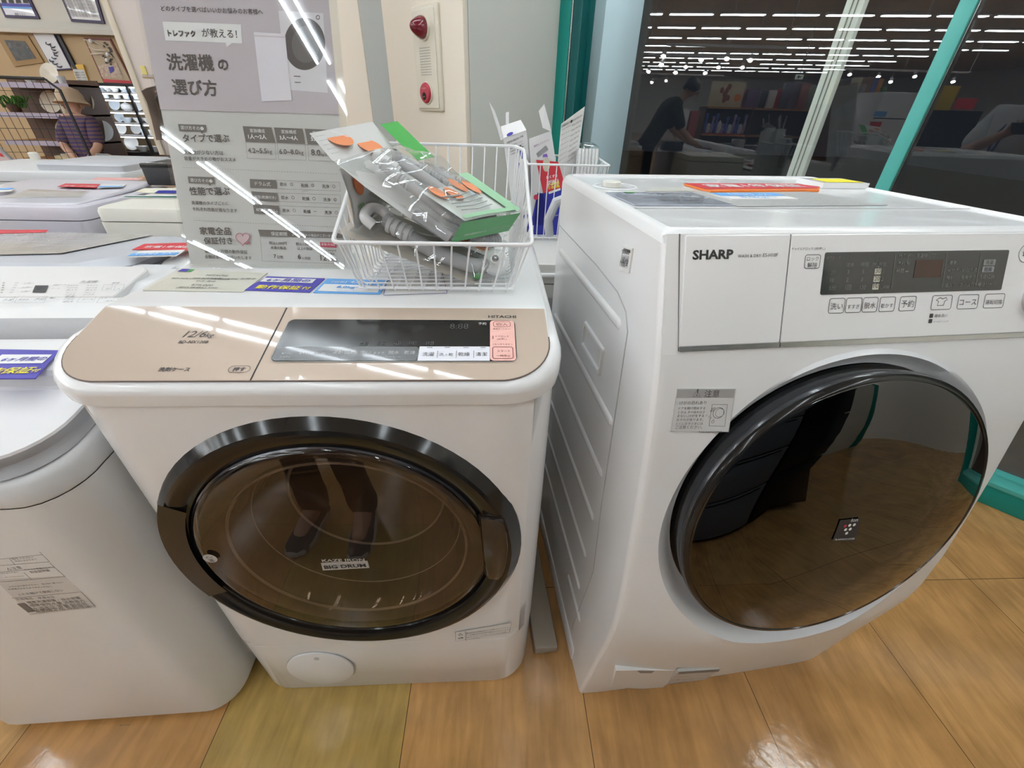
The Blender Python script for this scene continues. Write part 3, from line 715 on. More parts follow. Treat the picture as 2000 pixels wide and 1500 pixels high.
for y, vals in ((.098, ('20', '3', '5', None, '3')), (.0875, ('10', '2', '3', None, '2')), (.077, ('5分', '1回', '1分', None, '1.5時間'))):
    for x, t in zip((.231, .256, .279, .3, .3105), vals):
        if t: k.text(cp, t, x, y, size=.0075 if len(t) < 3 else .005, h=.0036)
for x, t in ((.253, '注水'), (.276, '時間'), (.2935, '分  時間')): k.text(cp, t, x, .108, size=.0062, h=.0036)
for y, t in ((.1185, '残り(約)   洗濯中    ▽'), (.1085, '予約 時'), (.0985, '　時間 ▬')): k.text(cp, t, .333, y, size=.0062, h=.0036)
for y, a_, b_ in ((.108, '標準', ''), (.098, '40分洗い', 'わがや流'), (.0875, '特別', '毛布ケア'), (.077, '念入り', 'ホームクリ')): 
    k.text(cp, a_, .4165, y, size=.0062, h=.0036)
    if b_: k.text(cp, b_, .441, y, size=.0062, h=.0036)
k.text(cp, '洗乾切換', .471, .0875, size=.0066, h=.0036); k.text(cp, '槽クリーン', .471, .077, size=.0066, h=.0036)
k.obj('faint_lettering', mat('dim display print', (.16, .16, .15), .4), dw2)
k = B()
for y in (.0965, .0862, .0758): k.flat(rrect(.2985, .3085, y, y+.0082, .001, 2), .0036, cp)
k.flat([(.3025, .1075), (.3045, .1075), (.3035, .106)], .0036, cp); k.flat(rrect(.2225, .243, .1165, .1245, .001, 2), .0034, cp) if False else None
k.obj('cream_tiles', mat('cream display tile', (.55, .53, .42), .4), dw2)  # cream coloured tiles of the display
k = B(); k.text(cp, '30', .2995, .0985, w=.008, h=.004); k.text(cp, '20', .2995, .0880, w=.008, h=.004); k.text(cp, '10', .2995, .0778, w=.008, h=.004); k.obj('tile_lettering', INK, dw2)
k = B()
for y, t in ((.106, '洗濯'), (.0965, '乾燥')): k.flat(rrect(.474, .494, y, y+.008, .001, 2), .0036, cp)
k.obj('mode_tiles', mat('grey display tile', (.26, .26, .26), .4), dw2)
k = B(); k.text(cp, '洗濯', .477, .1075, w=.013, h=.004, maxh=.007); k.text(cp, '乾燥', .477, .098, w=.013, h=.004, maxh=.007); k.obj('mode_lettering', INKB, dw2)
k = B(); k.flat(rrect(.362, .4065, .091, .115, .001, 2), .0036, cp); k.obj('digit_screen', mat('dark red screen', (.05, .022, .012), .3), dw2)
k = B(); k.lathe([(.028, 0), (.0275, .012), (.024, .014), (.023, .012), (.001, .012)], cp.p(.583, .058, .002), cp.n, 32); k.obj('start_knob', CHROME, sw)
k = B(); k.lathe([(.0225, .0125), (.02, .0145), (.001, .0145)], cp.p(.583, .058, .002), cp.n, 32); k.obj('start_button', BLACKM, sw)
# door: dish, thick dark ring, black mirror
dn = Vector((0, -cos(rad(9.5)), sin(rad(9.5)))); dnw = SM.to_3x3() @ dn; rx = SM.to_3x3() @ Vector((1, 0, 0))
dcl = Vector((.322, -.044, .712)); dcw = SM @ dcl
k = B(SM); ring0 = []; m_ = 96
a_s = [2*PI*i/m_ for i in range(m_)]
up = Vector((0, sin(rad(9.5)), cos(rad(9.5))))
def dpt(a, r, h): q = dcl + Vector((1, 0, 0))*cos(a)*r + up*sin(a)*r + dn*h; return tuple(q)
ring0 = [(sc_[0]+cos(a)*SR, ycor(sc_[0]+cos(a)*SR, sc_[1]+sin(a)*SR), sc_[1]+sin(a)*SR) for a in a_s]
k.loft([ring0, [dpt(a, .282, -.016) for a in a_s], [dpt(a, .272, -.030) for a in a_s], [dpt(a, .262, -.034) for a in a_s]]); k.obj('door_dish', WHITE3, sw, ang=60)
k = B(); k.lathe([(.250, -.06), (.258, -.020), (.2635, -.002), (.2640, .004), (.262, .008)], dcw, dnw, 96, ref=rx, cap=False); dr = k.obj('door_ring', mat('blue black plastic', (.022, .024, .028), .2, coat=.3), sw)
k = B(); k.lathe([(.262, .008), (.2625, .013), (.259, .017), (.255, .018), (.254, .0165)], dcw, dnw, 96, ref=rx, cap=False); k.obj('door_rim', BLACK, sw)
k = B(); k.lathe([(.254, .0165), (.250, .0185), (.15, .0235), (.001, .0265)], dcw, dnw, 96, ref=rx, cap=False); dg2 = k.obj('door_glass', DOORG2, sw, ang=60)
k = B(); k.lathe([(.262, -.03), (.001, -.05)], dcw, dnw, 48); k.obj('door_back', mat('black void', (.004, .004, .004), .25), sw)
# cluster mark printed on the door
dpl = Pl(dcw + dnw*.0275, rx, SM.to_3x3() @ up)
k = B(); P = [dpl.px(*q) for q in ((1641, 1016), (1680, 1012), (1671, 1056), (1626, 1056))]; k.f([k.v(dpl.p(x, y, 0)) for x, y in P]); ib = k.obj('mark_plate', BLACKM, sw)
k = B(); k2 = B()
for i, (a, b_) in enumerate(((1650, 1027), (1659, 1025.5), (1668, 1024.5), (1651, 1034), (1660, 1033), (1653, 1041))):
    x, y = dpl.px(a, b_); (k2 if i == 0 else k).flat(circ(x, y, .0026, 14, .0030), .0006, dpl)
k.tpx(dpl, 'Ion', (1661, 1019), (1674, 1018), h=.0006); k.tpx(dpl, 'PLASMACLUSTER', (1630, 1055), (1668, 1053), h=.0006)
k.obj('mark_print', INKW, ib); k2.obj('red_dot', REDP, ib)
# caution label, lower flap and rating sticker on the front, barcode label on the side
fp = fpl(SM, (0, sy(.05, .95)-.0006, 0), (1, 0, 0), (0, sy(.06, .98)-sy(.06, .85), .13))
def front_pl(px, py):
    # local tangent plane of the front under a pixel
    x, z = .06, .9; P0 = SM @ Vector((x, sy(x, z), z))
    for _ in range(6):
        P0 = SM @ Vector((x, sy(x, z), z)); e = .02
        ux = (SM @ Vector((x+e, sy(x+e, z), z)) - SM @ Vector((x-e, sy(x-e, z), z))).normalized()
        uz = (SM @ Vector((x, sy(x, z+e), z+e)) - SM @ Vector((x, sy(x, z-e), z-e))).normalized()
        n = ux.cross(uz).normalized(); q = SM.inverted() @ hit(px, py, P0, n); x, z = q.x, q.z
    vz = n.cross(ux); return Pl(P0, ux, vz)
lp = front_pl(1372, 800)
def sticker(name, lp, quad, m, par): 
    k = B(); P = [lp.px(*q) for q in quad]
    k.loft([[lp.p(x, y, h) for x, y in P] for h in (-.004, .0022)], False, True); return k.obj(name, m, par, smooth=False), P
ck, P = sticker('caution_label', lp, ((1309, 841), (1322, 759), (1434, 759), (1421, 842)), mat('pale grey label', (.62, .62, .61), .4), sw)
k = B(); outline(k, P, .0007, .0026, lp); Q = [lp.px(*q) for q in ((1319.5, 776), (1322, 759.5), (1433.5, 759.5), (1431, 776))]
k.f([k.v(lp.p(x, y, .0025)) for x, y in Q]); hb = k.obj('label_header', mat('label grey', (.34, .33, .32), .5), ck)
k = B(); k.tpx(lp, '注意', (1373, 773.5), (1402, 773), h=.003, maxh=.02)
a = [lp.px(*q) for q in ((1351, 774), (1366, 774), (1359, 760.5))]; outline(k, a, .0008, .003, lp); k.tpx(lp, '!', (1357.6, 772), (1360, 772), h=.003)
k.tpx(lp, 'けがの恐れあり', (1325, 788.5), (1377, 788), h=.003)
for i, t in enumerate(('ドアを開け閉めする', 'ときは､手や指をはさ', 'まない｡けがをする', 'おそれがあります。', 'とくにお子さまには', 'ご注意ください。')):
    y = 798.5+i*7.4; x = 1323-i*1.2; k.tpx(lp, t, (x, y), (x+52, y-.4), h=.003)
k.tpx(lp, 'TCAUHA704QBRZ', (1362, 844.5), (1407, 844.5), h=.0026)
a = [lp.px(*q) for q in ((1383, 830), (1389, 789), (1418, 789), (1413, 831))]; outline(k, a, .0007, .003, lp)
x, y = lp.px(1401, 805); outline(k, circ(x, y, .0085, 20), .0007, .003, lp); outline(k, circ(x+.002, y, .0068, 20), .0005, .003, lp)
x, y = lp.px(1390, 822); outline(k, rrect(x-.002, x+.002, y-.002, y+.002, .0004, 1), .0005, .003, lp)
for q in range(4):
    x, y = lp.px(1384+q*1.2, 803-q*2.2); k.flat([(x, y), (x+.006, y+.0008), (x+.006, y+.0014), (x, y+.0006)], .003, lp)
    x, y = lp.px(1376+q*4.5, 812+q*2.3); k.flat([(x, y), (x+.002, y+.003), (x+.0025, y+.003), (x+.0005, y)], .003, lp)
k.obj('lettering', INK, ck)
l2 = front_pl(1255, 1327)
k = B(); P = [l2.px(*q) for q in ((1193, 1341), (1203, 1308), (1255, 1307.5), (1318, 1308), (1303, 1334), (1291, 1343.5), (1245, 1343.5))]
k.loft([[l2.p(x, y, h) for x, y in P] for h in (-.01, .0018)], False, True); fl = k.obj('filter_flap', WHITE2, sw)
k = B(); outline(k, P, -.0010, .0010, l2); k.obj('flap_gap', mat('grey gap', (.12, .12, .12), .7), fl)
k = B(); P = [l2.px(*q) for q in ((1244, 1308), (1278, 1308), (1272, 1312.5), (1250, 1312.5))]; k.f([k.v(l2.p(x, y, .0024)) for x, y in P]); k.obj('flap_grip', MIDG, fl)
l3 = front_pl(1350, 1322)
rs, P = sticker('rating_sticker', l3, ((1294, 1339), (1324, 1310), (1405, 1305), (1366, 1334.5)), mat('clear grey label', (.58, .57, .55), .4), sw)
k = B()
for q in (((1324, 1314), (1325, 1310), (1405, 1305), (1402, 1309)), ((1294, 1339.5), (1298, 1337.5), (1368, 1333), (1365, 1335))): k.f([k.v(l3.p(*l3.px(*a), .003)) for a in q])
for i, t in enumerate(('ドアの開閉は静かに　手をはさまないで', '○ ● △ □ ◇ ○ △ ◎', '火気厳禁　感電注意')): k.tpx(l3, t, (1314-i*6, 1320+i*6.5), (1388-i*8, 1315.5+i*6.5), h=.003)
k.obj('lettering', INKG, rs)
sp = fpl(SM, (SX0-.0006, 0, 0), (0, -1, 0), (0, 0, 1))
bl, P = sticker('barcode_label', sp, ((1211, 526), (1220, 479), (1237.5, 485), (1230, 533)), PAPER, sw)
k = B()
for i in range(9):
    x = 1221.5+i*1.5; k.f([k.v(sp.p(*sp.px(*a), .003)) for a in ((x, 490+i*.4), (x+.8, 490.2+i*.4), (x+.7, 484.6+i*.45), (x, 484.4+i*.4))])
for i, t in enumerate(('SHARP', 'ドラム式 H10F', '洗濯乾燥機', '¥ 69,300', '1100-4')):
    y = 496+i*6; k.tpx(sp, t, (1218-i*1.1, y), (1233-i*1.1, y+2.8), h=.003)
k.obj('lettering', INKB, bl)
# pressed ribs, hand grip and lower corner piece on the left side
def rib(y0, y1, z0, z1, w_=.012, name='pressed_rib'):
    k = B(SM); n_ = Vector((0, y1-y0, z1-z0)).normalized(); t = Vector((0, -n_.z, n_.y)); R = []
    for i, (h, ww) in enumerate(((0, w_), (-.003, w_*.72), (-.004, w_*.4))):
        pts = []
        for j in range(12):
            a = PI/2+PI*j/11; c = Vector((0, y0, z0)); pts.append(c + n_*cos(a)*ww + t*sin(a)*ww)
        for j in range(12):
            a = -PI/2+PI*j/11; c = Vector((0, y1, z1)); pts.append(c + n_*cos(a)*ww + t*sin(a)*ww)
        R.append([(SX0+h, p.y, p.z) for p in pts])
    k.loft(R, False, True); return k.obj(name, WHITE, sw, ang=30)
for z in (.975, .80, .67, .54, .41, .28): rib(.175 if z > .9 else .135, .60, z, z, .010)
rib(.10, .20, .20, .20, .014)
k = B(SM); k.loft([[(SX0+h, y, z) for y, z in rrect(.214+i, .345-i, .845+i, .905-i, .006, 3)] for h, i in ((.0, 0), (-.005, .002), (-.005, .008), (.020, .012))], False, True)
k.obj('hand_grip', WHITE3, sw)
k = B(SM); k.tube([(SX0-.0004, SD-.02, 1.030), (SX0-.0004, .33, 1.028), (SX0-.0004, .20, 1.020), (SX0-.0004, .155, 1.005), (SX0-.0004, .135, .98), (SX0-.0004, .10, .6), (SX0-.0004, .075, .43), (SX0-.0004, .125, .085)], .0012, 6); k.obj('side_seam', mat('light seam', (.40, .40, .40), .5), sw)
k = B(SM); k.box(SX0-.004, SX0+.05, .085, .63, 0, .06, .004); k.obj('base_skirt', WHITE2, sw)
k = B(SM); k.tube([(SX0-.01, .70, .99), (SX0-.016, .70, 1.03), (SX0+.0, .695, 1.075), (SX0+.04, .69, 1.09)], .012, 10); k.obj('rear_hose', GREYP, sw)
# ---- tags lying on the right washer
def tagthing(name, label, cat, pl, outl, m, h=.0012, group=None):
    t = thing(name, label, cat, Matrix.Translation(pl.p(*outl[0])), group)
    k = B(); k.slab(outl, .0003, h, pl); k.obj('card', m, t, smooth=False); return t
tz = fpl(SM, (0, 0, 1.1428), (1, 0, 0), (0, 1, 0))
t = tagthing('price_card', 'grey filmed price card on front left of right washer top', 'price tag', tz, [(.020, .268), (.196, .268), (.184, .392), (.010, .392)], mat('blue grey card', (.40, .43, .50), .15, coat=.5), .0022)
k = B(); k.text(tz, 'SHARP', .085, .365, w=.04, h=.003); k.text(tz, 'ドラム式洗濯乾燥機', .07, .345, w=.09, h=.003); k.text(tz, 'ES-H10F 2021年製', .06, .325, w=.11, h=.003); k.text(tz, '¥69,300', .08, .298, w=.08, h=.003); k.text(tz, '(税込価格)', .10, .28, w=.05, h=.003); k.obj('lettering', INK, t)
k = B(); k.flat([(.045, .382), (.065, .382), (.065, .390), (.045, .390)], .003, tz); k.obj('green_mark', GREEN, t)
t = tagthing('price_card', 'small light-blue headed card on right washer top in front of red banner card', 'price tag', tz, [(.222, .318), (.36, .322), (.352, .385), (.215, .382)], PAPER, .0032)
k = B(); k.flat([(.219, .348), (.356, .352), (.352, .385), (.215, .382)], .0036, tz); k.obj('blue_band', SKY, t)
k = B(); k.text(tz, '【目安】4人', .245, .358, w=.085, h=.004); k.obj('band_lettering', INKW, t)
k = B(); k.text(tz, '8.0kg〜', .25, .328, w=.075, h=.004); k.obj('lettering', SKY, t)
t = tagthing('banner_card', 'red banner card with white lettering at back of right washer top', 'price tag', tz, [(.228, .402), (.485, .425), (.520, .466), (.490, .508), (.222, .500)], ORANGE, .004)
k = B(); k.flat([(.226, .420), (.490, .440), (.520, .467), (.490, .508), (.222, .500)], .0046, tz); k.obj('red_field', RED, t)
k = B(); k.text(tz, '家電1年保証', .250, .446, w=.23, h=.0052, ang=.06, bold=.012); k.obj('lettering', INKW, t)
t = tagthing('leaflet', 'grey printed leaflet lying under cards on right washer top', 'leaflet', tz, [(.200, .262), (.500, .275), (.455, .440), (.190, .415)], PAPERG, .0008)
k = B()
for i in range(9): k.text(tz, '本体内部のお手入れについて　乾燥フィルター　糸くず', .27+.01*(i % 2), .27+i*.011, w=.17, h=.0012)
k.obj('lettering', mat('pale print', (.5, .5, .49), .6), t)
t = tagthing('leaflet', 'pale leaflet corner behind grey price card on right washer top', 'leaflet', tz, [(.100, .415), (.205, .420), (.215, .465), (.130, .455)], mat('buff paper', (.46, .45, .40), .6), .0008)
td = fpl(SM, (0, 0, 1.1542), (1, 0, 0), (0, 1, 0))
t = tagthing('warning_sticker', 'yellow sticker on raised back right corner of right washer top', 'sticker', td, [(.545, .480), (.636, .480), (.630, .535), (.550, .532)], YELLOW, .0008)
# board on the floor between the machines
BM = frame(.13, .575, 8)
k = B(BM); k.box(-.045, .02, 0, .62, 0, .03, .006); tag(k.obj('floor_board', mat('worn grey board', (.34, .29, .23), .8, bump=.4, bscale=25), base=BM), 'worn grey-brown board on the floor between the two drum washers', 'board')

# ================================================================ top-loading washer in the left foreground
LM = frame(-.6816, .4074, 5)
LX0, LX1 = -.530, .034
lm = thing('top_loading_washer', 'white top-loading washer with blue guarantee card, left foreground', 'washing machine', LM)
def lring(z, off=0, zf=None, y0=0., rf=.075, yb=.56):
    return [(x, y, zf(x, y) if zf else z) for x, y in rr4(LX0-off, LX1+off, y0-off, yb+off, rf+off, .03, 7)]
k = B(LM); k.loft([lring(0, -.035), lring(.016, -.028), lring(.022, -.006), lring(.04, 0), lring(.3, .001), lring(.60, .003), lring(.765, .004, lambda x, y: .765+.05*min(1, max(0, y)/.25))], True, False); k.obj('cabinet', WHITE2, lm, ang=40)
k = B(LM); k.loft([lring(.03, -.02), lring(0, -.02)], True, True); k.obj('base_shadow', DARK, lm) if False else k.bm.free()
def rim_z(x, y): return interp([(-.1, .800), (0, .812), (.1, .834), (.15, .846), (.2, .862), (.6, .93)], y)
k = B(LM); k.loft([lring(0, .004, lambda x, y: .767+.05*min(1, max(0, y)/.25)), lring(0, .0055, lambda x, y: .772+.05*min(1, max(0, y)/.25)), lring(0, .003, lambda x, y: rim_z(x, y)-.010), lring(0, -.004, lambda x, y: rim_z(x, y)-.001), lring(0, -.014, lambda x, y: rim_z(x, y)), lring(0, -.022, lambda x, y: rim_z(x, y)-.002)], False, True); k.obj('top_collar', WHITE3, lm, ang=50)
# lid: flat white flap with grey layered rim
def lidring(off, dz):
    P = rr4(LX0+.03+off, LX1-.010-off, .004+off, .150, .085, .004, 8)
    return [(x, y, interp([(-.1, .842), (0, .848), (.15, .876)], y)+dz) for x, y in P]
k = B(LM); k.loft([lidring(-.006, -.032), lidring(-.001, -.026), lidring(.001, -.018), lidring(-.0005, -.012), lidring(.0, -.004)], False, True); k.obj('lid_rim', mat('layered grey rim', (.36, .36, .37), .4), lm)
k = B(LM); k.loft([lidring(.0, -.005), lidring(.001, 0), lidring(.004, .0012)], True, True); k.obj('lid', mat('bright white lid', (.82, .82, .83), .35), lm)
k = B(LM); k.loft([[(x, y, z) for y, z in ((.125, .860), (.148, .880), (.152, .897), (.158, .904), (.250, .9075), (.256, .910), (.256, .85), (.125, .85))] for x in (LX0+.012, -.10, LX1-.020)], True, True); k.obj('lid_ledge', WHITE2, lm, ang=25)
k = B(LM); k.loft([[(LX0+.02, y, z), (LX1-.045, y, z)] for y, z in [(.256+.035*(1-cos(a)), .905+.030*sin(a)) for a in [PI/2*i/6 for i in range(7)]]], closed=False); k.obj('folding_lid_edge', mat('speckled grey lid', (.36, .355, .36), .5, bump=.2, bscale=400), lm)
k = B(LM); k.patch([[(LX0+.01, y, z), (-.2, y, z), (LX1-.06-q, y, z)] for y, z, q in ((.290, .935, 0), (.318, .940, .0), (.345, .946, .004), (.352, .949, .006))]); k.obj('hinge_cover', WHITE2, lm)
pa = (.352, .949); pb = (.480, .968)
pp = fpl(LM, (0, pa[0], pa[1]), (1, 0, 0), (0, pb[0]-pa[0], pb[1]-pa[1]))
plen = math.hypot(pb[0]-pa[0], pb[1]-pa[1])
k = B(); k.loft([[pp.p(x, y, h) for x, y in rr4(LX0+.01+i, LX1-.092-i, 0+i, plen-i, .004, .025, 6)] for h, i in ((-.05, 0), (0, 0), (.002, .002))], False, True); lp1 = k.obj('control_panel', mat('panel white', (.70, .685, .67), .4), lm)
k = B(LM); k.loft([lring(.80, -.03, None, .30), lring(.93, -.032, None, .33), lring(.955, -.05, None, .37)], False, True); k.obj('rear_deck', WHITE3, lm, ang=30)
k = B()
def q2(t, a, b, **kw): k.tpx(pp, t, a, b, h=.003, **kw)
q2('コース', (160, 589), (182, 589)); q2('スタート', (196, 586.5), (226, 585.5)); q2('一時停止', (201, 592), (226, 591.5)); q2('電源', (219, 556.5), (233, 556.5)); q2('切', (207, 568), (214, 568)); q2('入', (228, 568), (235, 568))
q2('水量', (6, 590), (25, 590)); q2('風呂水', (36, 589), (57, 589)); q2('予約', (66, 589), (87, 589)); q2('●8', (98, 586), (108, 586)); q2('コース', (101, 567), (117, 567)); q2('標準コース', (105, 560), (130, 559)); q2('洗濯機', (156, 555), (190, 554))
for i, t in enumerate(('おまかせ', 'わがや流', '念入り', 'スピード', 'ソフト', '毛布', 'ドライ', '槽洗浄', 'すすぎ')):
    if i < 8: q2(t, (133-i*1.5, 561+i*4.6), (153-i*1.5, 561+i*4.6))
    if i < 5: q2(t, (171-i*2, 561+i*4.6), (192-i*2, 561+i*4.6))
    if i < 5: q2(str(52-i*9)+'L', (30-i*2.6, 556+i*4.6), (38-i*2.6, 556+i*4.6)); q2('●', (6-i, 556+i*4.6), (10-i, 556+i*4.6))
    if i < 3: q2('＊洗い', (47-i*3, 557+i*8), (66-i*3, 556.5+i*8))
def ok(a, b, c, d): outline(k, [pp.px(*q) for q in (a, b, c, d)], -.0006, .003, pp)
ok((152, 593), (160, 582), (190, 582), (184, 593)); ok((190, 594), (200, 581), (236, 581), (228, 594)); ok((200, 570), (205, 558), (222, 558), (218, 570)); ok((223, 570), (228, 558), (245, 558), (241, 570)); ok((30, 594), (38, 581), (95, 581), (88, 594)); ok((0, 594), (2, 582), (33, 582), (26, 594))
k.obj('lettering', INKG, lp1)
k = B(); P = [pp.px(*q) for q in ((65, 574), (71, 560), (97, 560), (91, 574))]; k.f([k.v(pp.p(x, y, .003)) for x, y in P]); k.obj('digit_screen', BLACKM, lp1)
# label sheet on the front, ribs, round mark
lf = fpl(LM, (0, -.0022, 0), (1, 0, 0), (0, 0, 1))
k = B(); P = [lf.px(*q) for q in ((-40, 1020), (25, 1018), (188, 1186), (60, 1201), (-40, 1100))]; k.loft([[lf.p(x, y, h) for x, y in P] for h in (-.003, .0008)], False, True); ls = k.obj('instruction_label', mat('label silver white', (.64, .62, .60), .4), lm, smooth=False)
k = B()
def li(a, b, c=.0012): 
    (x0_, y0_), (x1_, y1_) = lf.px(*a), lf.px(*b); d = Vector((x1_-x0_, y1_-y0_)).normalized(); nn = Vector((-d.y, d.x))*.0004
    k.flat([(x0_-nn.x, y0_-nn.y), (x1_-nn.x, y1_-nn.y), (x1_+nn.x, y1_+nn.y), (x0_+nn.x, y0_+nn.y)], c, lf)
for a, b in (((-30, 1041), (40, 1040)), ((-30, 1051), (50, 1049)), ((0, 1091), (84, 1082)), ((-5, 1104), (97, 1096)), ((-5, 1117), (108, 1106)), ((-3, 1136), (127, 1125)), ((42, 1040), (98, 1096)), ((98, 1098), (128, 1125)), ((20, 1090), (31, 1102)), ((48, 1117), (63, 1131)), ((24, 1167), (160, 1155)), ((160, 1155), (187, 1182)), ((187, 1182), (62, 1198))): li(a, b)
def lt(t, a, b, **kw): k.tpx(lf, t, a, b, h=.0013, **kw)
for t, a, b in (('ご使用の前に必ずお読み', (-6, 1036), (32, 1034)), ('けがのおそれ', (0, 1060), (43, 1056)), ('指を入れない', (26, 1092), (68, 1088)), ('完全に止まるまで', (32, 1096), (74, 1092)), ('△注意', (17, 1113), (46, 1109)), ('やけどや感電のおそれ', (50, 1113), (108, 1108)), ('取扱説明書', (62, 1118), (100, 1114)), ('火災のおそれあり', (0, 1120), (38, 1117)), ('水もれ・感電・けがのおそれがあります', (0, 1128), (50, 1124)), ('お子さまに操作させない　踏み台に乗らない', (20, 1146), (126, 1137)), ('洗濯槽が止まるまで手を入れない', (18, 1151), (104, 1145)), ('ふたを開けて使用しない', (38, 1162), (126, 1153)), ('定格電圧　水道水圧', (34, 1171), (110, 1166)), ('標準洗濯容量・脱水容量', (56, 1178), (160, 1168)), ('標準使用水量 消費電力', (62, 1184), (168, 1174)), ('水道水圧 質量 製造年', (68, 1190), (174, 1180)), ('電動機定格 外形寸法', (72, 1195), (180, 1185))): lt(t, a, b)
P = [lf.px(*q) for q in ((34, 1178), (48, 1176), (70, 1193), (56, 1195))]; k.f([k.v(lf.p(x, y, .0013)) for x, y in P])
k.obj('lettering', mat('label print', (.16, .14, .13), .6), ls)
k = B(); k.tpx(lf, '型式 製造番号', (196, 1415), (212, 1413.5), h=.0008); k.tpx(lf, '●洗濯機', (236, 1417), (256, 1415), h=.0008); k.obj('foot_print', INKG, lm)
sl = fpl(LM, (LX1+.0032, 0, 0), (0, 1, 0), (0, 0, 1))
k = B(LM)
for (ya, za, yb_, zb_) in ((.10, .690, .52, .690), (.10, .655, .52, .655)): k.tube([(LX1+.0025, ya, za), (LX1+.0025, yb_, zb_)], .0035, 6)
k.tube([(LX1+.0015, .52, .625), (LX1+.0015, .13, .625), (LX1+.0015, .112, .60), (LX1+.0015, .112, .08)], .0018, 6); k.obj('side_pressing', WHITE3, lm)
k = B(LM); outline(k, [(x, z) for x, z in circ(.118, .742, .014, 24)], .0006, .0012, fpl(LM, (LX1+.003, 0, 0), (0, 1, 0), (0, 0, 1))) if False else None
k.bm.free()
# guarantee card on its ledge
lz = fpl(LM, (0, 0, .9085), (1, 0, 0), (0, 1, 0))
GP = [lz.px(*q) for q in ((-60, 742), (70, 741), (117, 686), (0, 684))]
t = tagthing('guarantee_card', 'blue guarantee card lying on left foreground washer', 'price tag', lz, GP, BLUE, .002)
k = B(); P = [lz.px(*q) for q in ((-18, 713), (84, 712), (104, 695), (6, 695))]; k.f([k.v(lz.p(x, y, .0026)) for x, y in P]); wb = k.obj('white_band', INKW, t)
k = B(); k.tpx(lz, '6ヶ月間の', (2, 708.5), (88, 706.5), h=.0032, bold=.012); k.obj('band_lettering', BLUE, t)
k = B(); k.tpx(lz, '動作保証', (-58, 734), (58, 731), h=.0032, bold=.012); k.tpx(lz, '付', (61, 730), (76, 729), h=.0032, bold=.012); k.obj('lettering', YELLOW, t)
# ================================================================ cards on the left drum washer
hz0 = fpl(HM, (0, 0, 1.0003), (1, 0, 0), (0, 1, 0))
def hq(*q): return [hz0.px(*a) for a in q]
t = tagthing('price_card', 'cream price card with green and blue corner on left drum washer top', 'price tag', hz0, hq((280, 568), (475, 571), (523, 534), (352, 527)), mat('cream card', (.66, .65, .56), .3, coat=.4), .0014)
k = B()
def ht(s_, a, b, **kw): k.tpx(hz0, s_, a, b, h=.0022, **kw)
ht('HITACHI', (402, 540.5), (443, 542)); ht('ドラム式洗濯乾燥機', (378, 546), (448, 548.5)); ht('BD-NX120B 2017年製 12/6kg 左開き', (335, 547), (498, 548)); ht('中古 美品', (382, 552), (420, 553)); ht('¥75,000', (372, 560), (414, 561)); ht('(税込価格82,500)', (344, 565), (424, 566))
k.obj('lettering', INK, t)
k = B(); k.f([k.v(hz0.p(x, y, .0022)) for x, y in hq((348, 532), (365, 532.5), (374, 527.5), (357, 527))]); k.obj('blue_corner', BLUE, t)
k = B(); k.f([k.v(hz0.p(x, y, .0022)) for x, y in hq((365, 532.5), (373, 533), (381, 528), (374, 527.5))]); k.obj('green_corner', GREEN, t)
t = tagthing('guarantee_card', 'blue guarantee card with yellow lettering on left drum washer beside cream price card', 'price tag', hz0, hq((478, 567.5), (605, 572), (635, 545), (522, 541)), BLUE, .0014)
k = B(); k.f([k.v(hz0.p(x, y, .0020)) for x, y in hq((508, 552), (610, 555), (618, 547), (518, 544.5))]); k.obj('white_band', INKW, t)
k = B(); k.tpx(hz0, '6ヶ月間の', (520, 551.5), (604, 553.5), h=.0027, bold=.012); k.obj('band_lettering', BLUE, t)
k = B(); k.tpx(hz0, '動作保証', (498, 565), (584, 567.5), h=.0022, bold=.012); k.tpx(hz0, '付', (588, 567), (604, 567.5), h=.0022, bold=.012); k.obj('lettering', YELLOW, t)
t = tagthing('household_card', 'light blue card about washing capacity, partly under wire basket corner', 'price tag', hz0, hq((612, 572.5), (742, 575.5), (760, 549), (640, 545)), SKY, .0014)
k = B(); k.f([k.v(hz0.p(x, y, .0020)) for x, y in hq((620, 570.5), (738, 573.5), (744, 560), (634, 556.5))]); k.obj('white_field', INKW, t)
k = B(); k.tpx(hz0, '【目安】', (648, 554), (676, 555), h=.0024); k.tpx(hz0, '4人〜', (683, 555), (722, 556.5), h=.0024, bold=.012); k.obj('band_lettering', INKW, t)
k = B(); k.tpx(hz0, '8.0kg〜', (657, 565), (708, 566.5), h=.0027, bold=.02); k.tpx(hz0, '洗濯物が多いご家庭に', (656, 569.5), (702, 571), h=.0027); k.obj('lettering', SKY, t)
t = tagthing('leaflet', 'white printed leaflet with blue edge beneath wire basket on left drum washer', 'leaflet', hz0, hq((750, 577), (873, 573), (860, 520), (762, 530)), PAPER, .0010)
k = B()
for i in range(7): k.tpx(hz0, '汚れに合わせて選べるコース ヒートリサイクル風アイロン', (760, 568-i*6.5), (860-i*1, 565-i*6.5), h=.0016)
k.obj('lettering', INKG, t)
k = B(); outline(k, hq((750, 577), (873, 573), (860, 520), (762, 530)), -.0014, .0014, hz0); k.obj('blue_border', BLUE, t)
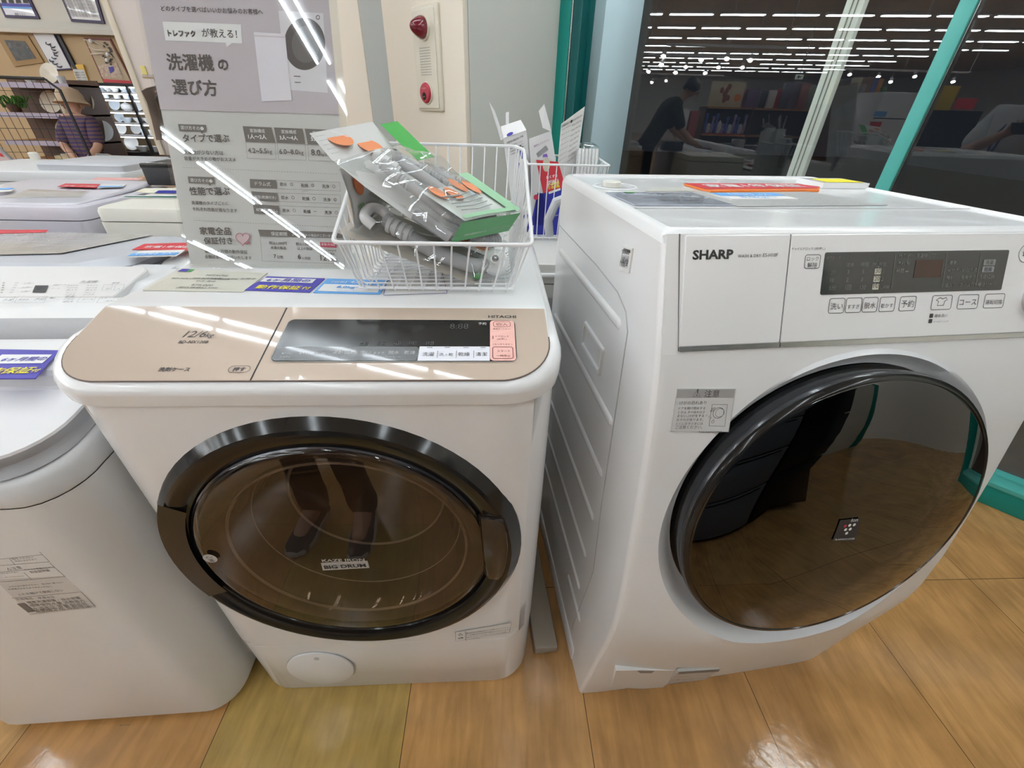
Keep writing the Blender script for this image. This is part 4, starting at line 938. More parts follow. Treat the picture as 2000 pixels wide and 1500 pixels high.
# ================================================================ acrylic stand with the printed sign
tl_ = rad(17)
sp_ = fpl(HM, (0, .328, 1.004), (1, 0, 0), (0, sin(tl_), cos(tl_)))
sg = thing('sign_stand', 'clear acrylic stand holding a lavender and grey Japanese buying guide on left drum washer', 'sign', HM @ Matrix.Translation((.12, .328, 1.0)))
SX_L, SX_R, SH = -.037, .285, .50
k = B(); k.slab(rrect(SX_L, SX_R, -.003, SH, .003, 2), .0025, .0045, sp_); k.slab(rrect(SX_L, SX_R, -.003, SH, .003, 2), -.0040, -.002, sp_); k.obj('acrylic_sleeve', ACRYL, sg, smooth=False)
k = B(HM); k.box(SX_L, SX_R, .335, .43, 1.0012, 1.0035); k.obj('acrylic_foot', ACRYL, sg, smooth=False)
def S(*q): return [sp_.px(*a) for a in q]
pL, pR = S((372, 523))[0], S((680, 540))[0]
PB, PT = .004, .49
k = B(); x0_, x1_ = -.0325, .272
k.patch([[sp_.p(x0_+(x1_-x0_)*i/8, PB+(PT-PB)*j/10, .0005+.0007*sin(j*1.3)*cos(i)) for i in range(9)] for j in range(11)])
pap = k.obj('printed_sheet', mat('sheet grey white', (.62, .615, .60), .55), sg)
yb = S((330, 215))[0][1]
k = B(); k.flat([(x0_, yb), (x1_, yb), (x1_, PT), (x0_, PT)], .0017, sp_); k.obj('lavender_field', LAV, pap)
def rect_px(k, a, b, c, d, h=.0020): k.f([k.v(sp_.p(x, y, h)) for x, y in S(a, b, c, d)])
k = B(); 
rect_px(k, (319, 43), (472, 49), (474, 86), (325, 80)); k.f([k.v(sp_.p(x, y, .0020)) for x, y in S((442, 84.5), (455, 85), (444, 93))]); bub = k.obj('speech_bubble', INKW, pap)
W_ = B(); rect_px(W_, (545, 22), (632, 27), (641, 182), (560, 176), .0019); W_.obj('washer_picture', mat('pale picture white', (.74, .72, .76), .5), pap)
W_ = B(); c_ = S((596, 87))[0]; e_ = S((636, 95))[0]; rr_ = abs(e_[0]-c_[0])*1.02
W_.flat([sp_.px(596+40*cos(a), 87+51*sin(a)) for a in [2*PI*i/40 for i in range(40)]][::-1], .0021, sp_); dw_ = W_.obj('picture_door', mat('picture charcoal', (.06, .055, .06), .5), pap)
W_ = B(); W_.flat([sp_.px(598+27*cos(a), 88+36*sin(a)) for a in [2*PI*i/40 for i in range(40)]][::-1], .0023, sp_); W_.obj('picture_glass', mat('picture grey', (.13, .125, .13), .5), pap)
W_ = B(); rect_px(W_, (497, 64), (558, 68), (571, 197), (513, 199), .0026); ll = W_.obj('top_loader_picture', mat('pale picture lilac', (.68, .66, .71), .5), pap)
W_ = B(); rect_px(W_, (498, 70), (559, 73), (559.5, 76), (498.4, 73), .0029); W_.obj('picture_lid_line', LAV, ll)
k = B()
def st(s_, a, b, kk=None, **kw):
    if any(ord(c) > 0x2fff for c in s_): kw.setdefault('bold', .012)
    (kk or k).tpx(sp_, s_, a, b, h=kw.pop('h', .0022), **kw)
st('どのタイプを選べばいいかお悩みのお客様へ', (317, 22), (515, 29)); st('が教える！', (397, 72), (465, 75), bold=.01, maxh=.019)
st('トレファク', (331, 71), (384, 72.5), bold=.06, maxh=.027); st('洗濯機', (331, 135), (420, 137), bold=.022); st('の', (429, 136.5), (448, 137), bold=.026); st('選び方', (341, 183), (427, 186), bold=.022)
st('タイプで選ぶ', (360, 277), (450, 277), bold=.018); st('洗濯物が少ない方は', (360, 301), (438, 303)); st('容量が大きめの物がおススメ', (362, 313), (462, 315.5))
st('性能で選ぶ', (373, 380), (451, 380), bold=.018); st('洗濯機のタイプごとに', (376, 399), (448, 400.5)); st('それぞれ性能が異なります', (378, 411), (465, 414.5))
st('家電全品', (393, 457), (453, 458), bold=.018); st('保証付き', (401, 476), (456, 476), bold=.018); st('最大12ヶ月間の動作保証', (402, 493), (485, 495.5)); st('全額返金にて保証いたします', (402, 504), (493, 506.5))
for (x, y, s_, u_) in ((486, 300, '4.2~5.5', 'kg'), (547, 302, '6.0~8.0', 'kg'), (609, 304.5, '8.0', 'kg以上')):
    wd = 37 if '~' in s_ else 18; st(s_, (x, y-1), (x+wd, y), bold=.02); st(u_, (x+wd+1, y), (x+wd+(10 if len(u_) < 3 else 20), y+.5))
for i, (y, vals) in enumerate(((363, '◎◎○'), (389, '○○◎'), (414, '○－○'))):
    for j, (t_, v_) in enumerate(zip(('節水', '乾燥', '洗浄'), vals)):
        xx = 548+i*2.5+j*41; yy = y+j*2; st(t_, (xx, yy), (xx+14, yy+.6)); st(v_, (xx+20, yy+.3), (xx+26, yy+.5), maxh=.0085)
st('税込1,000円', (527, 477), (561, 478)); st('未満の製品', (530, 486), (560, 487)); st('7', (536, 504), (541, 504), bold=.02); st('日間', (543, 504.5), (554, 505))
st('税込1,000円', (579, 479), (612, 480)); st('以上の製品', (582, 487.5), (611, 488.5)); st('6', (583, 506), (589, 506), bold=.02); st('ヶ月間', (591, 506.5), (607, 507))
st('こちらのPOPが', (628, 490.5), (658, 491.5)); st('付いた製品', (633, 496.5), (654, 497.5)); st('12', (627, 508.5), (639, 509), bold=.02); st('ヶ月間', (641, 509.5), (659, 510.5))
rect_px(k, (575, 149), (588, 149.6), (588, 151), (575, 150.6), .0024); rect_px(k, (577, 161), (588.5, 161.6), (588.5, 163), (577, 162.6), .0024)
P = [sp_.px(622+4*cos(a), 35.5+4.6*sin(a)) for a in [2*PI*i/20 for i in range(20)]][::-1]; outline(k, P, .0011, .0024, sp_)
k.obj('lettering', mat('sheet ink', (.075, .068, .07), .6), pap)
k = B()
for i in range(1): pass
for (a, b, c, d) in (((349, 243), (404, 244.5), (405, 258), (352, 256.5)), ((368, 345), (420, 346.5), (421, 360), (370, 358)), ((475, 247), (531, 249.5), (539, 279), (481, 277)), ((536, 249.5), (592, 252), (597, 281), (542, 279)), ((596, 252), (650, 254.5), (655, 284), (602, 282)), ((489, 350), (540, 352), (542, 369), (490, 367.5)), ((492, 374), (542, 377), (544, 394.5), (495, 392)), ((495, 399), (545, 402), (548, 420), (498, 417.5)), ((505, 448.5), (670, 454), (670, 465), (509, 461.5))): rect_px(k, a, b, c, d)
for p in ((392, 257.5), (408, 359.5)): k.f([k.v(sp_.p(x, y, .0020)) for x, y in S(p, (p[0]+6, p[1]+.2), (p[0]+4, p[1]+4.5))])
hd = k.obj('dark_headings', TAUPE, pap)
k = B()
def wt(s_, a, b, **kw): k.tpx(sp_, s_, a, b, h=.0026, **kw)
wt('選び方その❶', (355, 253), (400, 255)); wt('選び方その❷', (374, 355), (417, 357))
for x, y, t_ in ((490, 259, '1人～2人'), (551, 261, '3人～4人'), (612, 263.5, '5人以上')): wt('家族構成', (x, y), (x+29, y+1)); wt(t_, (x-3, y+12), (x+32, y+13), bold=.02)
wt('ドラム式', (500, 362), (530, 363.5)); wt('縦型(乾燥付き)', (499, 387), (540, 389)); wt('縦型(乾燥なし)', (502, 412), (543, 414.5)); wt('保証期間', (531, 459.5), (562, 460.5)); wt('※一部対象外の電品がございます', (572, 461), (652, 463))
k.obj('white_lettering', INKW, hd)
k = B()
for q in (((481, 277), (539, 279), (540, 312), (484, 310)), ((542, 279), (597, 281), (599, 314), (545, 312)), ((602, 282), (655, 284), (657, 316), (604, 314.5)), ((540, 352), (664, 356), (666, 374), (542, 369)), ((542, 377), (665, 381), (667, 399), (544, 394)), ((545, 402), (667, 406), (669, 424), (548, 420)), ((509, 462), (670, 465), (674, 516), (513, 510))): outline(k, S(*q)[::-1], .0007, .0022, sp_)
for a, b in (((360, 327), (662, 340)), ((380, 430), (668, 444))):
    for i in range(60):
        f_ = i/60; x = a[0]+(b[0]-a[0])*f_; y = a[1]+(b[1]-a[1])*f_; rect_px(k, (x, y), (x+2, y+.1), (x+2, y+1), (x, y+.9), .0022)
k.obj('ruled_lines', INKG, pap)
k = B(); hp = []
for i in range(40):
    a = 2*PI*i/40; hx, hy_ = 16*sin(a)**3, 13*cos(a)-5*cos(2*a)-2*cos(3*a)-cos(4*a); hp.append(sp_.px(475.5+hx*.80, 466-hy_*.80))
outline(k, hp, .0012, .0026, sp_); rect_px(k, (482, 474), (488, 471), (490, 475), (485, 478), .0028); k.obj('heart_outline', mat('rose print', (.40, .12, .16), .5), pap)
k = B(); k.flat(hp, .0022, sp_); k.obj('heart', mat('pale rose print', (.68, .52, .54), .5), pap)
k = B(); rect_px(k, (626, 473), (658, 474.5), (658, 484), (627, 482.5), .0022); rb_ = k.obj('red_badge', mat('crimson print', (.60, .03, .10), .5), pap)
k = B(); k.tpx(sp_, '家電1年保証', (629, 479), (656, 480), h=.0026); k.obj('badge_lettering', INKW, rb_)

# ================================================================ wire baskets
def wire_basket(name, label, M, bx0, bx1, by0, by1, rimf, sidez, zb, rx0, rx1, ry0, ry1, zf, zk, ybr, n, nb, ns, mid=None):
    t = thing(name, label, 'basket', M @ Matrix.Translation(((bx0+bx1)/2, (by0+by1)/2, zb)))
    R, r = .0032, .00155
    rim = [(rx0, ry0, zf), (rx1, ry0, zf), (rx1, ybr, zk), (rx1-.012, ry1, zk), (rx0+.012, ry1, zk), (rx0, ybr, zk)]
    pts = []
    for i, p in enumerate(rim):
        a, b, c = Vector(rim[i-1]), Vector(p), Vector(rim[(i+1) % len(rim)]); d1 = (a-b).normalized()*.010; d2 = (c-b).normalized()*.010
        for q in range(5): f_ = q/4; pts.append(b + d1*(1-f_)**2 + d2*f_**2)
    k = B(M); k.tube(pts, R, 8, closed=True); k.obj('rim', WIRE, t)
    def zr(y): return zf+(zk-zf)*min(1, max(0, (y-ry0)/(ybr-ry0)))
    k = B(M)
    for i in range(n):
        f_ = (i+.5)/n; xb, xt_ = bx0+(bx1-bx0)*f_, rx0+(rx1-rx0)*f_; k.tube([(xt_, ry0, zf), (xb+(xt_-xb)*.08, by0+(ry0-by0)*.08, zb+.010), (xb, by0+.006, zb+.002), (xb, by0+.012, zb+.0015)], r, 6)
    k.tube([(bx0, by0, zb+.006), (bx1, by0, zb+.006)], r*1.2, 6); k.obj('front_wires', WIRE, t)
    k = B(M)
    for i in range(nb):
        f_ = (i+.5)/nb; xb, xt_ = bx0+(bx1-bx0)*f_, rx0+.012+(rx1-rx0-.024)*f_; k.tube([(xt_, ry1, zk), (xb, by1, zb+.008), (xb, by1-.008, zb+.0015)], r, 6)
    if mid: k.tube([(bx0+(rx0-bx0)*mid, by1+(ry1-by1)*mid, zb+(zk-zb)*mid), (bx1+(rx1-bx1)*mid, by1+(ry1-by1)*mid, zb+(zk-zb)*mid)], r*1.2, 6)
    k.obj('back_wires', WIRE, t)
    for side in (0, 1):
        k = B(M); xb0, xr = (bx0, rx0) if side == 0 else (bx1, rx1)
        for i in range(ns):
            f_ = (i+.5)/ns; yb_, yt_ = by0+(by1-by0)*f_, ry0+(ry1-ry0)*f_; k.tube([(xr if yt_ < ybr else xr+(.012 if side == 0 else -.012)*(yt_-ybr)/(ry1-ybr), yt_, zr(yt_)), (xb0, yb_, zb+.008), (xb0+(.008 if side == 0 else -.008), yb_, zb+.0015)], r, 6)
        if mid: 
            k.tube([(xb0+(xr-xb0)*mid, by0+(ry0-by0)*mid, zb+(zk-zb)*mid) if zr(ry0) > zb+(zk-zb)*mid else (xb0+(xr-xb0)*mid, by0+.1, zb+(zk-zb)*mid), (xb0+(xr-xb0)*mid, by1+(ry1-by1)*mid, zb+(zk-zb)*mid)], r*1.2, 6)
        k.obj('side_wires', WIRE, t)
    k = B(M)
    for i in range(n): f_ = (i+.5)/n; x = bx0+(bx1-bx0)*f_; k.tube([(x, by0+.004, zb+.0016), (x, by1-.004, zb+.0016)], r, 6)
    for i in range(ns): f_ = (i+.5)/ns; y = by0+(by1-by0)*f_; k.tube([(bx0+.004, y, zb+.0046), (bx1-.004, y, zb+.0046)], r, 6)
    k.obj('floor_wires', WIRE, t); return t
wb = wire_basket('wire_basket', 'white wire basket of bagged hoses on left drum washer, low at the front', HM, .315, .580, .205, .438, 0, 0, 1.003, .299, .606, .170, .520, 1.094, 1.206, .425, 11, 11, 12, .5)
k = B(HM); k.box(.601, .6035, .39, .46, 1.115, 1.19, .001); k.obj('label_holder', mat('white card holder', (.74, .74, .74), .4), wb)

# ---------------------------------------------------------------- bagged hoses lying in the basket
def hpt(px, py, y): return hit(px, py, HM @ Vector((0, y, 0)), HM.to_3x3() @ Vector((0, 1, 0)))
class Quad:
    def __init__(s, fl, fr, br, bl): s.c = [Vector(q) for q in (fl, fr, br, bl)]; s.n = ((s.c[1]-s.c[0]).cross(s.c[3]-s.c[0])).normalized()
    def p(s, a, b, h=0): c = s.c; return c[0]*(1-a)*(1-b)+c[1]*a*(1-b)+c[2]*a*b+c[3]*(1-a)*b + s.n*h
def bag(k, q, a0, a1, b0, b1, top, bot, na=22, nb=12, seed=0, wr=.003):
    rnd = random.Random(seed); ph = [rnd.uniform(0, 6) for _ in range(6)]
    def hh(a, b, s): 
        e = max(0, 1-abs(2*(a-a0)/(a1-a0)-1)**4)*max(0, 1-abs(2*(b-b0)/(b1-b0)-1)**3)
        return s*e + wr*e*(sin(9*a+ph[0]+4*b)*.7+sin(17*b+ph[1]-6*a)+.7*sin(23*a-11*b+ph[2]))
    for s in (top, bot):
        k.patch([[q.p(a0+(a1-a0)*i/na, b0+(b1-b0)*j/nb, hh(a0+(a1-a0)*i/na, b0+(b1-b0)*j/nb, s)) for i in range(na+1)] for j in range(nb+1)])
def cuff(k, q, a, b, r, ln, n=3, h=0, da=1, db=0):
    p0 = q.p(a, b, h); d = (q.p(a+.1*da, b+.1*db, h)-p0).normalized(); u = d.orthogonal()
    prof = [(r*.8, 0)]
    for i in range(n): z = ln*i/n; prof += [(r, z), (r, z+ln/n*.6), (r*.78, z+ln/n*.65), (r*.78, z+ln/n*.95)]
    k.lathe(prof, p0, d, 16)
def curve(q, pts, m=8):
    out = []; P = [pts[0]]+list(pts)+[pts[-1]]
    for i in range(1, len(P)-2):
        for s in range(m):
            t_ = s/m; f_ = lambda a, b, c, d: .5*((2*b)+(-a+c)*t_+(2*a-5*b+4*c-d)*t_*t_+(-a+3*b-3*c+d)*t_**3)
            out.append(q.p(*[f_(*[P[i+j][e] for j in (-1, 0, 1, 2)]) for e in range(3)]))
    out.append(q.p(*pts[-1])); return out
def ribbed(k, pts, r, amp=.0012, n=12):
    # densify for corrugation
    fine = []
    for a, b in zip(pts, pts[1:]):
        m = max(1, int((b-a).length/.0025))
        for i in range(m): fine.append(a+(b-a)*(i/m))
    fine.append(pts[-1]); k.tube(fine, [r+(amp if i % 2 else -amp) for i in range(len(fine))], n)
# the big package on top
q1 = Quad(hpt(672, 322, .215), hpt(886, 462, .205), hpt(1000, 440, .315), hpt(790, 296, .36))
hp1 = thing('hose_package', 'large bagged water supply hose on top of the pile in the wire basket', 'packaged hose', Matrix.Translation(q1.p(.5, .5)))
k = B(); 
k.patch([[q1.p(a, b, h) for b in (.0, .25, .5, .75, 1.0)] for a, h in ((-.30, .012), (-.1, -.004), (.2, -.012), (.6, -.016), (.95, -.016), (1.0, -.012), (1.0, .028))]); cd = k.obj('backing_card', PAPER, hp1)
k = B(); k.patch([[q1.p(a, b, .030+.004*sin(PI*b)) for b in (.04, .3, .6, .96)] for a in (.60, .7, .8, .9, .97, 1.0)]); k.obj('card_top', mat('card top white', (.62, .66, .62), .5), cd)
k = B(); k.patch([[q1.p(1.002, b, h) for b in (0, .3, .6, 1.0)] for h in (-.013, .029)]); gb = k.obj('green_end', mat('green carton end', (.13, .38, .16), .5), cd)
k = B(); 
p0, p1 = q1.p(1.004, .16, -.0), q1.p(1.004, .82, .0); ge = Pl(p0, p1-p0, q1.n)
k.text(ge, '自動洗濯機用給水ホース', 0, -.002, w=.052, h=.0006, bold=.012); k.obj('end_lettering', mat('pale green ink', (.55, .75, .55), .5), gb)
k = B(); k.patch([[q1.p(a, b, .0355) for b in (.80, .9, .985)] for a in (.50, .6, .8, .99)]); k.patch([[q1.p(a, b, .0355+.003*sin(PI*b)) for b in (.04, .4, .8, .985)] for a in (.955, .975, .995)]); k.obj('green_border', PGREEN, cd)
def ell(k, q, a, b, ra, rb, h, n=20): k.f([k.v(q.p(a+ra*cos(2*PI*i/n), b+rb*sin(2*PI*i/n), h)) for i in range(n)])
ORP = mat('orange print pale', (.78, .26, .10), .5)
for a, b in ((.66, .16), (.70, .34), (.62, .56), (.66, .72)): k = B(); ell(k, q1, a, b, .085, .070, .0362); k.obj('orange_oval', ORP, cd)
for a, b in ((-.22, .30), (-.12, .62)): k = B(); ell(k, q1, a, b, .085, .15, .0125-.06*(a+.30)); k.obj('orange_oval', ORP, cd)
k = B(); o_, x_ = q1.p(-.27, .22, .0145), q1.p(-.17, .42, .010); gl_ = Pl(o_, x_-o_, q1.c[0]*-1+q1.c[3]); 
k.text(gl_, '給水用', 0, .0, w=.030, h=.0012, bold=.012); k.obj('oval_lettering', INKW, cd)
k = B(); k.patch([[q1.p(a, b, h) for b in (1.0, 1.35)] for a, h in ((-.24, .016), (.02, .004), (.12, .0))]); k.obj('green_flap', mat('bright green print', (.03, .36, .03), .5), cd)
k = B(); ell(k, q1, -.03, .86, .018, .028, .003); k.obj('hang_hole', DARK, cd)
k = B()
for i in range(5): 
    o_, x_ = q1.p(-.24+.035*i, -.02, .0125-.0022*i), q1.p(-.24+.035*i, .18, .0125-.0022*i); g_ = Pl(o_, x_-o_, q1.c[0]-q1.c[1]); k.text(g_, '税込価格 1,580円 給水ホース', 0, 0, w=.022, h=.002)
k.obj('price_lettering', INKG, cd)
k = B()
for j in range(5):
    a = .72+.045*j; k.tube([q1.p(a, .12, .0368), q1.p(a+.015, .35, .0375), q1.p(a-.005, .62, .0378)], .0011, 5)
k.obj('hose_drawing', INKF, cd)
k = B(); ribbed(k, curve(q1, [(.13, .30, .012), (.3, .26, .012), (.55, .22, .012), (.82, .20, .010), (.93, .35, .010), (.9, .6, .012), (.6, .72, .014), (.25, .66, .014), (.08, .56, .012)]), .0085, .0005); k.tube(curve(q1, [(.2, .45, .020), (.5, .44, .022), (.8, .46, .018), (.93, .7, .010), (.7, .88, .012), (.3, .84, .012)]), .009, 12); k.obj('hose', HOSE, hp1)
k = B(); cuff(k, q1, .03, .36, .0105, .045, 3, .012); k.obj('coupling', mat('white coupling', (.76, .76, .75), .3), hp1)
k = B(); k.patch([[q1.p(a, b, .034) for b in (.0, .2, .38)] for a in (.40, .5, .6)]) if False else k.tube(curve(q1, [(.62, .02, -.004), (.78, .02, -.004), (.97, .02, -.006)]), .010, 12); k.obj('hose_end', HOSED, hp1)
k = B(); bag(k, q1, -.06, 1.01, -.06, 1.05, .040, -.02, seed=3, wr=.006); k.obj('clear_bag', FILM, hp1)
# lower package
q2_ = Quad(hpt(690, 452, .225), hpt(930, 545, .225), hpt(985, 495, .34), hpt(760, 400, .36))
hp2 = thing('hose_package', 'bagged grey drain hose lying on the basket floor under the larger package', 'packaged hose', Matrix.Translation(q2_.p(.5, .5)))
k = B(); k.patch([[q2_.p(a, b, -.013) for b in (0, .5, 1)] for a in (-.12, .3, .6, 1.0)]); k.obj('backing_card', mat('buff carton', (.50, .46, .40), .6), hp2)
k = B(); ribbed(k, curve(q2_, [(.12, .40, .014), (.35, .30, .006), (.6, .22, .004), (.9, .26, .004), (.97, .55, .006), (.7, .72, .01)]), .013, .0004); k.obj('hose', mat('mid grey hose', (.40, .40, .41), .4), hp2)
k = B(); cuff(k, q2_, .16, .36, .0145, .045, 4, .010, 1, -.3); k.tube(curve(q2_, [(.16, .40, .016), (.06, .45, .022), (.0, .36, .022), (.02, .18, .018), (.10, .15, .012)]), .009, 12); k.obj('coupling', mat('pale translucent coupling', (.66, .66, .66), .3), hp2)
k = B(); k.patch([[q2_.p(a, b, .020) for b in (.42, .6, .78)] for a in (.62, .75, .93)]); k.obj('card_strip', PAPER, hp2)
for a in (.70, .86): k = B(); ell(k, q2_, a, .6, .06, .09, .0206); k.obj('orange_oval', ORP, hp2)
k = B(); bag(k, q2_, -.03, 1.0, -.02, 1.0, .030, -.01, seed=5, wr=.005); k.obj('clear_bag', FILM, hp2)
# middle package with tap connector
q3 = Quad(hpt(745, 372, .29), hpt(935, 478, .27), hpt(980, 455, .36), hpt(780, 345, .40))
hp3 = thing('hose_package', 'bagged hose with ribbed tap connector squeezed between the other two packages', 'packaged hose', Matrix.Translation(q3.p(.5, .5)))
k = B(); cuff(k, q3, .30, .25, .017, .05, 2, .0); k.box(0, 0, 0, 0, 0, 0) if False else cuff(k, q3, .42, .22, .021, .02, 1, .0); k.obj('tap_connector', mat('grey white connector', (.60, .59, .58), .35), hp3)
k = B(); ribbed(k, curve(q3, [(.55, .24, 0), (.75, .24, 0), (.95, .26, 0), (1.02, .6, 0), (.7, .75, 0), (.3, .7, 0)]), .012, .0008); k.obj('hose', HOSED, hp3)
k = B(); k.patch([[q3.p(a, b, -.016) for b in (0, .5, 1)] for a in (-.1, .5, 1.05)]); k.obj('backing_card', mat('brown olive card', (.20, .18, .13), .7), hp3)
k = B(); bag(k, q3, -.05, 1.05, -.05, 1.05, .028, -.006, seed=8); k.obj('clear_bag', FILM, hp3)
# standing card package at the left end
q4 = Quad(hpt(697, 448, .25), hpt(756, 400, .37), hpt(728, 322, .36), hpt(668, 330, .225))
hp4 = thing('hose_package', 'hose package with orange oval card leaning on the left end of the wire basket', 'packaged hose', Matrix.Translation(q4.p(.5, 0)))
k = B(); k.patch([[q4.p(a, b, .004*sin(PI*b)) for a in (0, .5, 1)] for b in (0, .3, .6, 1)]); k.patch([[q4.p(a, b, -.004+.004*sin(PI*b)) for a in (0, .5, 1)] for b in (0, .3, .6, 1)]); k.obj('card', PAPER, hp4)
k = B(); ell(k, q4, .28, .72, .14, .19, .0052); k.obj('orange_oval', ORANGE, hp4)
k = B(); o_, x_ = q4.p(.10, .34, .0052), q4.p(.8, .30, .0052); g_ = Pl(o_, x_-o_, q4.c[3]-q4.c[0]); k.text(g_, '自動洗', 0, 0, w=.022, h=.001, bold=.012); k.obj('lettering', GREEN, hp4)
# small bag with white connector at the right corner
q5 = Quad(hpt(925, 548, .24), hpt(1000, 548, .235), hpt(1002, 490, .30), hpt(935, 492, .33))
hp5 = thing('connector_package', 'small bag with a white ring connector in the right front corner of the basket', 'packaged fitting', Matrix.Translation(q5.p(.5, .0)))
fd = (O - q5.p(.6, .4)).normalized()
k = B(); k.lathe([(.022, -.012), (.024, 0), (.021, .003), (.009, .005), (.009, .022), (.0062, .022), (.006, .0)], q5.p(.55, .42, .012), (q5.n*.3+fd*.7).normalized(), 24); k.obj('ring_connector', mat('white coupling', (.76, .76, .75), .3), hp5)
k = B(); k.patch([[q5.p(a, b, .004+.008*b) for b in (0, .5, 1.0)] for a in (-.02, .1, .24)]); k.obj('green_card', mat('bright green print', (.03, .36, .03), .5), hp5)
k = B(); bag(k, q5, -.02, 1.05, -.02, 1.08, .038, -.004, 14, 10, seed=11, wr=.003); k.obj('clear_bag', FILM, hp5)
# ================================================================ washers in the rows behind
def washer_block(name, label, M, x0, x1, y0, y1, zt, m, r=.03, lip=.03, seam=None):
    t = thing(name, label, 'washing machine', M @ Matrix.Translation(((x0+x1)/2, (y0+y1)/2, 0)))
    def rg(z, o): return [(x, y, z) for x, y in rr4(x0+o, x1-o, y0+o, y1-o, r, r, 5)]
    sz = seam or zt-.06
    k = B(M); k.loft([rg(0, .03), rg(.03, .004), rg(.06, 0), rg(sz-.003, 0)], True, True); k.obj('cabinet', m, t)
    k = B(M); k.loft([rg(sz, .001), rg(zt-.014, .0015), rg(zt-.004, .005), rg(zt, .016)], True, True); k.obj('top_cover', m, t)
    return t
def lid_on(t, M, x0, x1, y0, y1, z0, z1, slope, m, r=.02, th=.022, name='lid'):
    k = B(M)
    def rg(o, dz): return [(x, y, z0+(z1-z0)*(y-y0)/(y1-y0)+dz) for x, y in rr4(x0+o, x1-o, y0+o, y1-o, r, r, 5)]
    k.loft([rg(.004, -th), rg(0, -th+.004), rg(0, -.004), rg(.004, 0)], True, True); return k.obj(name, m, t, ang=40)
def card(name, label, M, quad, z, m, cat='price tag', dz=.0012):
    pl = fpl(M, (0, 0, z), (1, 0, 0), (0, 1, 0)); P = [pl.px(*q) for q in quad]
    return tagthing(name, label, cat, pl, P, m, dz), pl
# second row, seen over the foreground washer: grey lidded one
lm2 = washer_block('top_loading_washer', 'white washer with sloping grey lid behind left foreground washer', HM, -.95, -.40, .585, .885, .905, WHITE3)
k = B(HM)
def l2r(o, dz): return [(x, y, .915+dz) for x, y in ((-.95+o, .555+o), (-.46-o, .555+o), (-.385-o, .63+o), (-.375-o, .88-o), (-.95+o, .88-o))]
k.loft([l2r(.012, -.03), l2r(0, -.022), l2r(0, -.006), l2r(.03, .010)], True, True); k.obj('lid', mat('grey bevelled lid', (.50, .51, .55), .35), lm2, ang=20)
t, pl = card('leaflet', 'shiny mottled leaflet with red heading on sloping grey lid', HM, ((-5, 498), (120, 495), (300, 459), (-5, 452)), .928, mat('film wrapped grey leaflet', (.42, .40, .37), .12, coat=.6, bump=.6, bscale=30), 'leaflet')
k = B(); k.f([k.v(pl.p(*pl.px(*q), .002)) for q in ((-5, 458), (90, 455), (96, 450), (-5, 450))]); k.obj('red_heading', RED, t)
k = B()
for i in range(6): k.tpx(pl, '洗濯槽クリーナー 風乾燥 予約タイマー', (10+i*12, 490-i*5), (130+i*16, 487-i*5), h=.002)
k.obj('lettering', INKG, t)
k = B(); k.tpx(fpl(HM, (0, .556, 0), (1, 0, 0), (0, 0, 1)), 'AQUA', (2, 509), (26, 508), h=.001) if False else k.flat([(0, 0), (.001, 0), (.001, .001)], 0, pl) if False else None
k.bm.free()
# second row right: pale washer with red and blue cards and black knob
lm3 = washer_block('top_loading_washer', 'white washer with black knob and red card, left of printed sign', HM, -.355, .12, .585, .885, .900, WHITE2)
lid_on(lm3, HM, -.34, .10, .64, .87, .904, .922, 0, WHITE, .03, .012)
k = B(HM); p_ = HM.inverted() @ atz(287, 520, .912); k.lathe([(.017, -.012), (.017, .010), (.0155, .013), (.001, .013)], HM @ Vector((p_.x, p_.y, .910)), (0, 0, 1), 24); k.obj('knob', BLACKM, lm3)
k = B(HM); k.loft([[(x, y, z) for x, y in rr4(p_.x-.045, p_.x+.06, p_.y-.02, p_.y+.028, .018, .018, 5)] for z in (.895, .908)], False, True); k.obj('knob_base', WHITE3, lm3)
t, pl = card('price_card', 'red banner card on washer with black knob', HM, ((258, 488), (378, 490), (385, 474), (282, 477)), .926, RED)
k = B(); k.tpx(pl, '家電1年保証', (280, 485), (372, 485), h=.002, bold=.012); k.obj('lettering', INKW, t)
t, pl = card('price_card', 'white and blue card in front of red banner on washer with black knob', HM, ((247, 503), (345, 501), (362, 489), (275, 491)), .926, PAPER, dz=.002)
k = B(); k.f([k.v(pl.p(*pl.px(*q), .003)) for q in ((249, 502), (343, 500), (352, 495), (262, 496.5))]); k.obj('blue_band', SKY, t)
k = B(); k.tpx(pl, '【目安】2人', (266, 500.5), (336, 499), h=.004); k.obj('lettering', INKW, t)
# third row: lilac lidded and warm white washers
lm4 = washer_block('top_loading_washer', 'white washer with lilac lid and red and blue cards, third row back at far left', HM, -1.25, -.725, .945, 1.40, .985, LILAC, seam=.945)
lid_on(lm4, HM, -1.22, -.755, .965, 1.36, .990, 1.004, 0, mat('pale lilac lid', (.66, .64, .69), .3), .04, .012)
t, pl = card('price_card', 'red card on the lilac lidded washer', HM, ((112, 365), (188, 367), (196, 360), (128, 359)), 1.004, RED)
k = B(); k.tpx(pl, '家電1年保証', (122, 364.5), (186, 365.5), h=.002, bold=.012); k.obj('lettering', INKW, t)
t, pl = card('price_card', 'blue edged white card right of red card on the lilac lidded washer', HM, ((190, 367), (240, 366), (246, 361), (200, 360.5)), 1.004, PAPER)
k = B(); k.f([k.v(pl.p(*pl.px(*q), .002)) for q in ((192, 366.6), (240, 365.8), (242, 364), (195, 364.5))]); k.obj('blue_band', SKY, t)
t, pl = card('price_card', 'white card with blue patch at left edge on the lilac lidded washer', HM, ((-6, 376), (22, 374), (30, 367), (-6, 368)), 1.004, PAPER)
k = B(); k.f([k.v(pl.p(*pl.px(*q), .002)) for q in ((-6, 372), (24, 371), (28, 368), (-6, 369))]); k.obj('blue_band', SKY, t)
